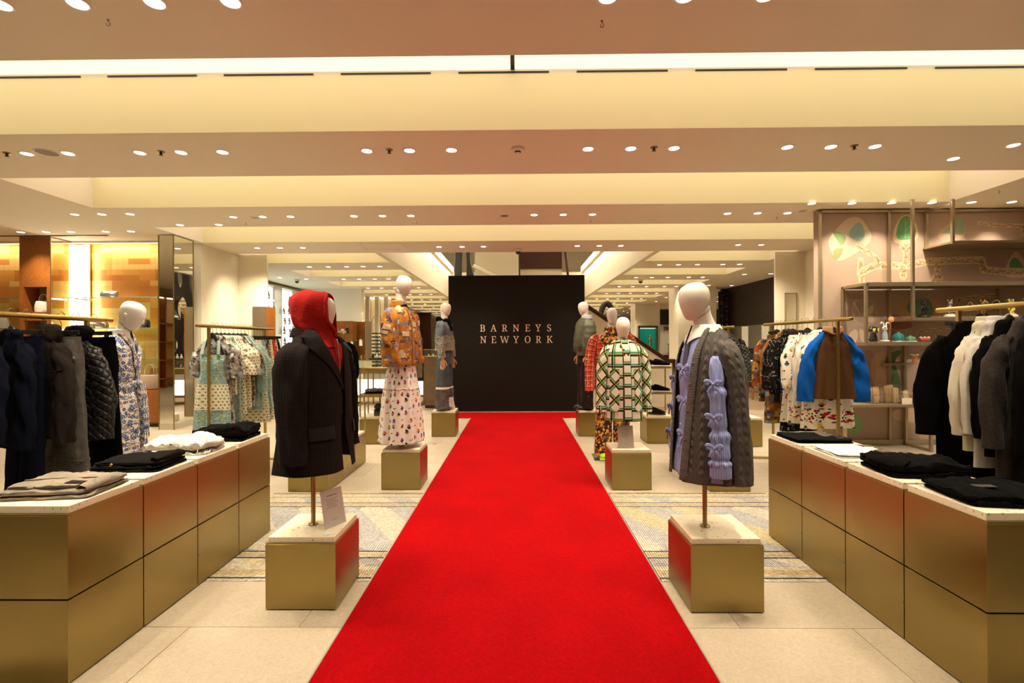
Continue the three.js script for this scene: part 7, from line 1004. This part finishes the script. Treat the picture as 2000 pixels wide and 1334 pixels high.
// ---------------------------------------------------------------- the far hall: beauty, optics, shops
const amber = phys(rgb(0.16, 0.055, 0.014), { roughness: 0.15, clearcoat: 0.6 }), amberLight = phys(rgb(0.42, 0.20, 0.05), { roughness: 0.12 }), capBlack = M.plasticBlack;
function bottle(label, pos, h, r, glass, capm, group) { const g = thing('bottle', label, 'bottle', pos, 0, group); part('body', lathe([[0, 0], [r, 0], [r, h * 0.62], [r * 0.85, h * 0.70], [r * 0.4, h * 0.76], [r * 0.4, h * 0.80], [0, h * 0.80]], 14), glass, g); part('cap', lathe([[0, h * 0.79], [r * 0.5, h * 0.79], [r * 0.5, h], [0, h]], 12), capm, g); if (r > 0.03) part('label', new THREE.CylinderGeometry(r * 1.01, r * 1.01, h * 0.3, 14, 1, true, -0.9, 1.8).translate(0, h * 0.32, 0), M.paper, g); return g; }
{ // lit bottle shelves
  const g = thing('bottle_shelving', 'tall backlit glass shelving of amber bottles on the far wall', 'shelving', [-7.62, 0, -14.4]); part('light_panel', box(0.04, 2.9, 3.9, 0, 1.72, 0), M.skyGlow, g); part('top_frame', box(0.30, 0.06, 4.0, 0.14, 3.20, 0), M.champagne, g);
  for (const zz of [-1.95, -0.65, 0.65, 1.95]) part('upright', box(0.30, 3.2, 0.03, 0.14, 1.6, zz), M.champagne, g); const ys = [0.6, 1.0, 1.4, 1.72, 2.04, 2.36, 2.75]; for (const y of ys) part('glass_shelf', box(0.26, 0.016, 3.88, 0.15, y, 0), M.glassShelf, g); part('base', box(0.34, 0.35, 3.95, 0.16, 0.175, 0), M.wall, g);
  rect(-7.54, 1.8, -14.4, 3.8, 2.6, new THREE.Color().setRGB(0.86, 0.95, 1), 1.0, [1, 0, 0]);
  let n = 0; for (const y of ys.slice(1)) for (let k = 0; k < 11; k++) { const zz = -1.75 + k * 0.33 + (h3(k, n, 3) - 0.5) * 0.1; if (h3(k, n++, 1) < 0.28) continue; bottle('amber bottle with black cap on the backlit far shelves', [-7.455, y + 0.009, -14.4 + zz], 0.17 + 0.07 * h3(k, n, 5), 0.036, h3(n, 1, 2) > 0.6 ? amberLight : amber, capBlack, 'bottles on the backlit shelves'); }
}
{ // rounded perfume gondola seen behind the dress rail and in the mirrors
  const g = thing('perfume_gondola', 'rounded perfume display island with glass tiers behind the dress rail', 'display island', [-4.6, 0, -9.0]); const el = (r, y, h, m, nm) => { const q = new THREE.CylinderGeometry(r, r, h, 48); q.scale(1, 1, 0.72); q.translate(0, y, 0); return part(nm, q, m, g); };
  el(0.56, 0.06, 0.12, M.marble, 'base'); el(0.50, 0.36, 0.012, M.glassShelf, 'glass_tier'); el(0.50, 0.66, 0.02, M.coolGlow, 'light_tier'); el(0.50, 0.70, 0.012, M.glassShelf, 'glass_tier'); el(0.48, 1.0, 0.012, M.glassShelf, 'glass_tier'); for (let k = 0; k < 6; k++) part('post', bar(V(cos(k * 1.047) * 0.46, 0.1, sin(k * 1.047) * 0.33), V(cos(k * 1.047) * 0.46, 1.0, sin(k * 1.047) * 0.33), 0.01, 8), M.steel, g);
  const items = [[0.12, 'x'], [0.366, 'd'], [0.706, 'a'], [1.006, 'w']]; let k = 0;
  for (const [y, t] of items) for (let i = 0; i < 12; i++) { const a = i / 12 * 2 * PI + y, x = -4.6 + cos(a) * 0.38, zz = -9.0 + sin(a) * 0.27; k++;
    if (t === 'a' || (t === 'x' && i % 3 === 0)) bottle(t === 'a' ? 'short golden perfume bottle on the perfume island' : 'tall teal bottle on the base of the perfume island', [x, y, zz], t === 'a' ? 0.11 : 0.24, t === 'a' ? 0.028 : 0.045, t === 'a' ? amberLight : phys(rgb(0.01, 0.16, 0.19), { roughness: 0.15 }), t === 'a' ? M.gold : capBlack, 'bottles on the perfume island');
    else { const f = thing('perfume_box', t === 'd' ? 'small black candle box with white label on the perfume island' : 'white carton on the perfume island', 'box', [x, y, zz], -a, t === 'd' ? 'black candle boxes on the perfume island' : 'white cartons on the perfume island'); part('carton', box(0.09, t === 'w' ? 0.14 : 0.12, 0.09, 0, t === 'w' ? 0.07 : 0.06, 0, 0.002), t === 'd' ? M.plasticBlack : M.paper, f); part('label', box(0.05, 0.05, 0.001, 0, 0.06, 0.0458), t === 'd' ? M.paper : M.dark, f); } }
  const c = thing('tall_cabinet', 'tall grey metal cabinet with wooden side beside the cream pier', 'cabinet', [-5.09, 0, -9.72]); part('body', box(0.27, 2.17, 0.34, -0.01, 1.085, 0, 0.003), M.champagne, c); part('wood_side', box(0.02, 2.15, 0.34, 0.135, 1.08, 0), M.wood, c); part('plinth', box(0.25, 0.08, 0.32, 0, 0.04, 0.004), M.dark, c);
}
{ // cosmetics cabinet
  const g = thing('cosmetics_cabinet', 'brown wooden cosmetics cabinet with side shelves beyond the denim rail', 'cabinet', [-4.54, 0, -13.2]); part('body', box(0.52, 1.06, 0.5, -0.13, 1.50, 0, 0.003), M.wood, g); part('counter', box(0.95, 0.97, 0.7, 0, 0.485, 0.05, 0.01), M.wall, g); part('back_panel', box(0.36, 1.06, 0.02, 0.31, 1.50, -0.24), M.wood, g); part('end_panel', box(0.02, 1.06, 0.5, 0.48, 1.5, 0), M.champagne, g); for (const y of [1.36, 1.68]) part('glass_shelf', box(0.80, 0.014, 0.30, 0.12, y, 0.36), M.glassShelf, g);
  for (let k = 0; k < 6; k++) { const f = thing('cosmetics_box', k % 2 ? 'small white cosmetics box on the cabinet shelves' : 'small dark cosmetics bottle on the cabinet shelves', 'cosmetics', [-4.75 + k * 0.12, k < 3 ? 1.687 : 1.367, -12.84], 0, 'cosmetics on the side shelves'); part('body', box(0.07, 0.10 + 0.03 * (k % 3), 0.06, 0, (0.10 + 0.03 * (k % 3)) / 2, 0, 0.004), k % 2 ? M.paper : M.plasticBlack, f); part('cap', box(0.03, 0.03, 0.03, 0, 0.115 + 0.03 * (k % 3), 0, 0.004), k === 1 ? C.redHood : M.gold, f); }
  const h = thing('bottle_cluster_tray', 'tray of small gold bottles on the cosmetics counter', 'tray', [-4.25, 0.97, -12.95]); part('tray', box(0.36, 0.012, 0.2, 0, 0.006, 0, 0.004), M.dark, h); for (let k = 0; k < 7; k++) part('vial', lathe([[0, 0.012], [0.018, 0.012], [0.018, 0.10], [0.008, 0.12], [0, 0.17]], 10).translate(-0.15 + k * 0.05, 0, (k % 2) * 0.06 - 0.03), M.gold, h);
}
{ // sunglasses wall
  const g = thing('eyewear_wall', 'lit gold eyewear display wall with pale vertical fins', 'display wall', [-5.85, 0, -19.6]); part('back_panel', box(1.5, 2.95, 0.06, 0, 1.75, 0), std(rgb(0.66, 0.50, 0.26), 0.5, 0, { emissive: rgb(1, 0.72, 0.36), emissiveIntensity: 0.35 }), g); part('plinth', box(1.5, 0.28, 0.30, 0, 0.14, 0.1), M.wall, g); for (const x of [-0.5, -0.12, 0.26, 0.62]) part('fin', box(0.16, 3.0, 0.28, x, 1.78, 0.17, 0.004), M.wall, g); for (const x of [-0.31, 0.07, 0.44]) { part('arch_outline', pipe([[x - 0.07, 1.9, 0.04], [x - 0.07, 2.35, 0.04], [x, 2.5, 0.04], [x + 0.07, 2.35, 0.04], [x + 0.07, 1.9, 0.04]], 0.018, 24, 6), M.paper, g); }
  rect(-5.85, 1.9, -19.35, 1.3, 2.4, COVE, 1.4, [0, 0, 1]); part('head_light', box(1.5, 0.05, 0.2, 0, 3.22, 0.13), M.panelGlow, g);
  const eye = merge([...[-1, 1].map((k) => { const q = new THREE.TorusGeometry(0.022, 0.006, 6, 14); q.scale(1.15, 0.85, 1); q.translate(k * 0.033, 0, 0); return q; }), ...[-1, 1].map((k) => ball(0.024, 0.018, 0.004, k * 0.033, 0, 0, 10)), bar(V(-0.012, 0.008, 0), V(0.012, 0.008, 0), 0.004, 6), bar(V(-0.058, 0.008, 0), V(-0.054, 0.006, -0.10), 0.003, 6), bar(V(0.058, 0.008, 0), V(0.054, 0.006, -0.10), 0.003, 6)]); eye.scale(1.25, 1.3, 1);
  for (let r = 0; r < 10; r++) for (let c = 0; c < 9; c++) { const x = -6.42 + c * 0.135; solo('sunglasses', eye, (r + c) % 4 ? M.plasticBlack : M.plasticBrown, 'pair of dark sunglasses on the lit eyewear wall', 'sunglasses', 'sunglasses on the eyewear wall', [x, 0.55 + r * 0.14, -19.12]); }
  for (let r = 0; r < 10; r++) part('rail', box(1.46, 0.008, 0.10, 0, 0.515 + r * 0.14, 0.40), M.glassShelf, g);
}
{ // counter with glowing front, pedestal, standing mirror
  const g = thing('jewellery_counter', 'glass topped bronze counter with glowing white front panel', 'counter', [-3.0, 0, -11.7]); part('glow_panel', box(1.56, 0.36, 0.04, 0, 0.40, 0.24), M.coolGlow, g); part('top_band', box(1.64, 0.13, 0.62, 0, 0.78, 0, 0.006), M.brassDark, g); part('lower_band', box(1.64, 0.05, 0.6, 0, 0.19, 0, 0.006), M.brassDark, g); part('back_board', box(1.6, 0.6, 0.02, 0, 0.5, -0.28), M.wallDim, g); for (const x of [-0.79, -0.4, 0.4, 0.79]) for (const q of [-0.27, 0.27]) part('leg', box(0.03, 0.72, 0.03, x, 0.36, q), M.brassDark, g);
  const gc = part('glass_case', [box(1.6, 0.008, 0.58, 0, 1.03, 0), box(1.6, 0.18, 0.008, 0, 0.94, 0.286), box(0.008, 0.18, 0.58, -0.796, 0.94, 0), box(0.008, 0.18, 0.58, 0.796, 0.94, 0)], M.glassPane, g); part('case_edge', [box(1.61, 0.012, 0.012, 0, 1.034, 0.29), box(0.012, 0.19, 0.012, -0.80, 0.94, 0.29), box(0.012, 0.19, 0.012, 0.80, 0.94, 0.29)], M.steel, gc);
  rect(-3.0, 0.40, -11.43, 1.5, 0.34, new THREE.Color().setRGB(1, 0.97, 0.93), 1.5, [0, 0, 1]);
  [[-3.45, 'white folded leaflet with red print in the glass case', M.paper], [-3.15, 'small grey tray with jewellery in the glass case', M.dark], [-2.6, 'open jewellery case in the glass case', M.paper]].forEach(([x, l, m]) => { const f = thing('case_item', l, 'tray', [x, 0.847, -11.6]); part('tray', box(0.24, 0.02, 0.2, 0, 0.01, 0, 0.003), m, f); part('insert', box(0.10, 0.02, 0.08, 0.03, 0.028, 0, 0.003), m === M.paper ? C.redHood : M.steel, f); });
  { const f = thing('counter_display', 'dark tray with white jewellery busts on the glass counter', 'tray', [-3.35, 1.034, -11.7]); part('tray', box(0.4, 0.05, 0.25, 0, 0.025, 0, 0.005), M.dark, f); for (let k = 0; k < 4; k++) part('bust', sweep([[-0.14 + k * 0.1, 0.16, 0, 0.012, 0.012], [-0.14 + k * 0.1, 0.12, 0, 0.014, 0.014], [-0.14 + k * 0.1, 0.09, 0, 0.036, 0.02], [-0.14 + k * 0.1, 0.05, 0, 0.026, 0.02]], { n: 10, m: 12 }), k ? M.paper : M.plasticBlack, f); }
  const p = thing('pedestal', 'tall grey wood pedestal beside the studded denim figure', 'pedestal', [-1.88, 0, -10.85]); part('body', box(0.36, 1.06, 0.3, 0, 0.59, 0, 0.003), M.woodGrey, p); part('foot', box(0.33, 0.06, 0.27, 0, 0.03, 0), M.dark, p); part('top', box(0.37, 0.024, 0.31, 0, 1.132, 0, 0.003), M.brassDark, p);
  const m = thing('floor_mirror', 'narrow dark framed floor mirror behind the printed jacket', 'mirror', [-2.36, 0, -11.25], 0.5); part('glass', box(0.30, 0.9, 0.012, 0, 1.08, 0.012), M.mirror, m); part('frame', [box(0.03, 1.0, 0.03, -0.165, 1.07, 0), box(0.03, 1.0, 0.03, 0.165, 1.07, 0), box(0.36, 0.03, 0.03, 0, 1.555, 0), box(0.36, 0.10, 0.03, 0, 0.60, 0)], M.dark, m); part('stand', [bar(V(0, 0.02, -0.02), V(0, 0.6, -0.02), 0.015, 10), box(0.3, 0.02, 0.25, 0, 0.01, 0)], M.dark, m);
  struct('wall_timber', span(-6.4, -5.35, 0.0, CEIL, -30, -30.3), M.woodDark, null, 'dark reddish timber wall far down the hall'); struct('wall_timber_side', span(-4.9, -4.4, 0, CEIL, -31, -31.3), M.woodDark, null, 'narrow dark timber panel far down the hall');
  const jc = thing('far_counter', 'long lit glass counter far down the hall', 'counter', [-4.1, 0, -22]); part('base', box(2.6, 0.75, 0.7, 0, 0.375, 0), M.woodDark, jc); part('glass_case', box(2.56, 0.35, 0.66, 0, 0.925, 0), M.glassPane, jc); part('display_bed', box(2.5, 0.05, 0.6, 0, 0.78, 0), M.panelGlow, jc); part('top_frame', box(2.6, 0.03, 0.7, 0, 1.115, 0), M.brassDark, jc);
  for (let k = 0; k < 12; k++) solo('watch_stand', lathe([[0, 0], [0.05, 0], [0.03, 0.06], [0.045, 0.12], [0, 0.14]], 10), [M.gold, M.paper, M.dark][k % 3], 'small watch stand inside the far glass counter', 'watch stand', 'watch stands in the far counter', [-5.2 + k * 0.2, 0.806, -21.85]);
}
{ // right hand far hall
  const v = thing('vitrine', 'green lit vitrine with a small gold figure on the far column', 'vitrine', [6.28, 0, -23.5]); part('back', box(0.86, 1.25, 0.03, 0, 1.52, -0.24), std(rgb(0.0, 0.16, 0.10), 0.5, 0, { emissive: rgb(0.0, 0.55, 0.36), emissiveIntensity: 0.22 }), v); part('frame', [box(0.07, 1.3, 0.3, -0.43, 1.52, -0.1), box(0.07, 1.3, 0.3, 0.43, 1.52, -0.1), box(0.92, 0.12, 0.3, 0, 2.15, -0.1)], M.steel, v); part('shelf', box(0.92, 0.08, 0.3, 0, 0.88, -0.1), M.steel, v); part('base', box(0.9, 0.84, 0.28, 0, 0.42, -0.1), M.wall, v); part('glass_front', box(0.8, 1.2, 0.006, 0, 1.5, 0.05), M.glassPane, v); part('lamp', box(0.7, 0.02, 0.1, 0, 2.08, -0.05), M.coolGlow, v);
  const s = thing('gold_statuette', 'small gold dancing statuette inside the green vitrine', 'statuette', [6.40, 0.92, -23.55]); part('body', [sweep([[0, 0.72, 0, 0.03, 0.03], [0, 0.62, 0, 0.075, 0.05], [0, 0.5, 0, 0.05, 0.045], [0, 0.38, 0, 0.075, 0.06], [0, 0.2, 0, 0.055, 0.055], [0, 0.0, 0, 0.035, 0.04]], { n: 20, m: 18 }), sweep([[-0.06, 0.66, 0, 0.022, 0.022], [-0.16, 0.72, 0, 0.02, 0.02], [-0.22, 0.86, 0.02, 0.016, 0.016]], { n: 10, m: 10 }), sweep([[0.06, 0.66, 0, 0.022, 0.022], [0.13, 0.55, 0, 0.02, 0.02], [0.17, 0.42, 0.02, 0.015, 0.015]], { n: 10, m: 10 })], M.gold, s); part('head', ball(0.05, 0.06, 0.05, 0, 0.80, 0, 14), M.gold, s);
  { const f = thing('blue_drape', 'blue draped cloth inside the green vitrine', 'cloth', [6.12, 0.921, -23.52]); part('drape', sweep([[0, 0.36, 0, 0.03, 0.03], [0, 0.25, 0, 0.1, 0.06], [0, 0.0, 0, 0.16, 0.09]], { n: 16, m: 40, fold: (th, t) => 0.02 * t * sin(th * 8) }), C.denimBlue, f); part('pin', ball(0.02, 0.02, 0.02, 0, 0.38, 0, 8), M.gold, f); }
  const w = structGroup('wall_shop', 'cream shop front wall with dark lettering far down the hall'); struct('panel', span(8.1, 11.9, 0, 2.4, -28, -28.2), M.wall, w); struct('header', span(8.1, 11.9, 2.4, CEIL, -28, -28.3), M.dark, w);
  const font = await new FontLoader().loadAsync('fonts/droid/droid_sans_bold.typeface.json'); const t = new TextGeometry('JOHN LOBB', { font, size: 0.15, depth: 0.01, curveSegments: 4 }); t.computeBoundingBox(); t.translate(-(t.boundingBox.max.x) / 2, 0, 0); t.scale(0.52, 1.5, 1); const lt = struct('lettering', t, M.dark, w); lt.position.set(8.68, 2.07, -27.99);
  const sh = thing('shoe_stand', 'bronze shoe display stand far down the hall', 'display stand', [8.5, 0, -26.5]); part('frame', [box(0.03, 1.3, 0.03, -0.3, 0.65, 0), box(0.03, 1.3, 0.03, 0.3, 0.65, 0), box(0.03, 1.3, 0.03, 0, 0.65, -0.3)], M.brassDark, sh); for (const y of [0.4, 0.8, 1.3]) part('shelf', box(0.66, 0.03, 0.4, 0, y, -0.1), M.woodDark, sh); part('cabinet', box(1.5, 0.7, 0.5, 0.3, 0.35, -0.5), M.woodDark, sh); shoe('dress_shoe', 'dark dress shoe on the far bronze stand', [8.45, 1.316, -26.5], 1.2, M.plasticBlack, M.plasticBlack);
  struct('wall_column_black', span(7.75, 7.98, 0, CEIL, -23.2, -23.5), M.black, null, 'slim black column beside the far shop front');
  const lat = canvasTex(512, 0.45, (x, S) => { x.fillStyle = '#17120f'; x.fillRect(0, 0, S, S); x.strokeStyle = '#a89a86'; for (let i = 0; i < 40; i++) { x.lineWidth = rr(4, 10); x.beginPath(); x.arc(rnd() * S, rnd() * S, rr(14, 60), 0, rr(3, 6)); x.stroke(); } }); { const f = thing('lattice_panel', 'black panel with silver scroll ornament beside the dark shop front', 'panel', [7.22, 0, -17.05]); part('panel', box(0.34, 2.6, 0.04, 0, 1.75, 0), std(white, 0.4, 0.3, { map: lat }), f); part('frame', [box(0.04, 3.1, 0.07, -0.18, 1.55, 0), box(0.04, 3.1, 0.07, 0.18, 1.55, 0), box(0.4, 0.12, 0.09, 0, 3.12, 0)], M.black, f); }
  const c = thing('watch_counter', 'brown wooden counter with glass case before the dark shop front', 'counter', [6.55, 0, -12.6]); part('body', box(0.5, 0.20, 1.8, 0, 0.80, 0, 0.004), M.wood, c); part('glass_case', box(0.46, 0.18, 1.7, 0, 0.99, 0), M.glassPane, c); part('display_bed', box(0.44, 0.02, 1.66, 0, 0.912, 0), M.panelGlow, c); part('case_frame', [box(0.5, 0.012, 0.02, 0, 1.086, 0.85), box(0.02, 0.012, 1.74, -0.24, 1.086, 0)], M.gold, c); for (const q of [-0.85, 0.85]) for (const x of [-0.22, 0.22]) part('leg', box(0.05, 0.72, 0.05, x, 0.36, q), M.wood, c);
  for (const [x, z2, l] of [[5.95, -12.2, 'nearer honey coloured wooden stool at the watch counter'], [5.9, -13.1, 'farther honey coloured wooden stool at the watch counter']]) { const f = thing('wooden_stool', l, 'stool', [x, 0, z2]); part('seat', box(0.38, 0.05, 0.36, 0, 0.46, 0, 0.015), M.wood, f); for (const a of [-1, 1]) for (const b of [-1, 1]) part('leg', bar(V(a * 0.17, 0, b * 0.16), V(a * 0.14, 0.44, b * 0.13), 0.022, 8), M.wood, f); part('stretcher', box(0.3, 0.025, 0.025, 0, 0.18, 0), M.wood, f); }
}
// ---------------------------------------------------------------- beside and behind the viewer: what the mirror pillar sees
{
  const g = thing('wooden_shelving', 'tall honey coloured wooden shelving with lit back on the side wall', 'shelving', [-11.95, 0, 1.2]);
  part('back_panel', box(0.04, 3.0, 6.4, 0.02, 1.5, 0), std(rgb(0.62, 0.34, 0.08), 0.5), g); for (let k = 0; k < 5; k++) part('upright', box(0.42, 3.0, 0.05, 0.24, 1.5, -3.2 + k * 1.6), M.wood, g); for (const y of [0.3, 0.9, 1.5, 2.1, 2.98]) part('shelf', box(0.42, 0.04, 6.4, 0.24, y, 0), M.wood, g);
  part('light_strip', box(0.05, 0.03, 6.2, 0.36, 2.94, 0), M.coveGlow, g); rect(-11.58, 2.90, 1.2, 0.06, 6.2, COVE, 30, [-0.35, -1, 0]);
  [[-9.6, 0.5], [-9.6, 3.4], [-7.6, 2.0], [-7.2, 5.0], [-9.8, 5.6]].forEach(([x, d], i) => downlight(x, CEIL, d, `added unseen downlight lighting the side wall beyond the menswear rail, ${ord[i]} of five`, 'added downlights lighting the side wall', SPOT * 1.1, -0.4));  // lamps added out of view so the mirrored side wall is not dark
}
scene.traverse((o) => { if (o.isMesh) { o.castShadow = true; o.receiveShadow = true; } if (o.isSpotLight) o.castShadow = true; });
renderer.render(scene, camera);
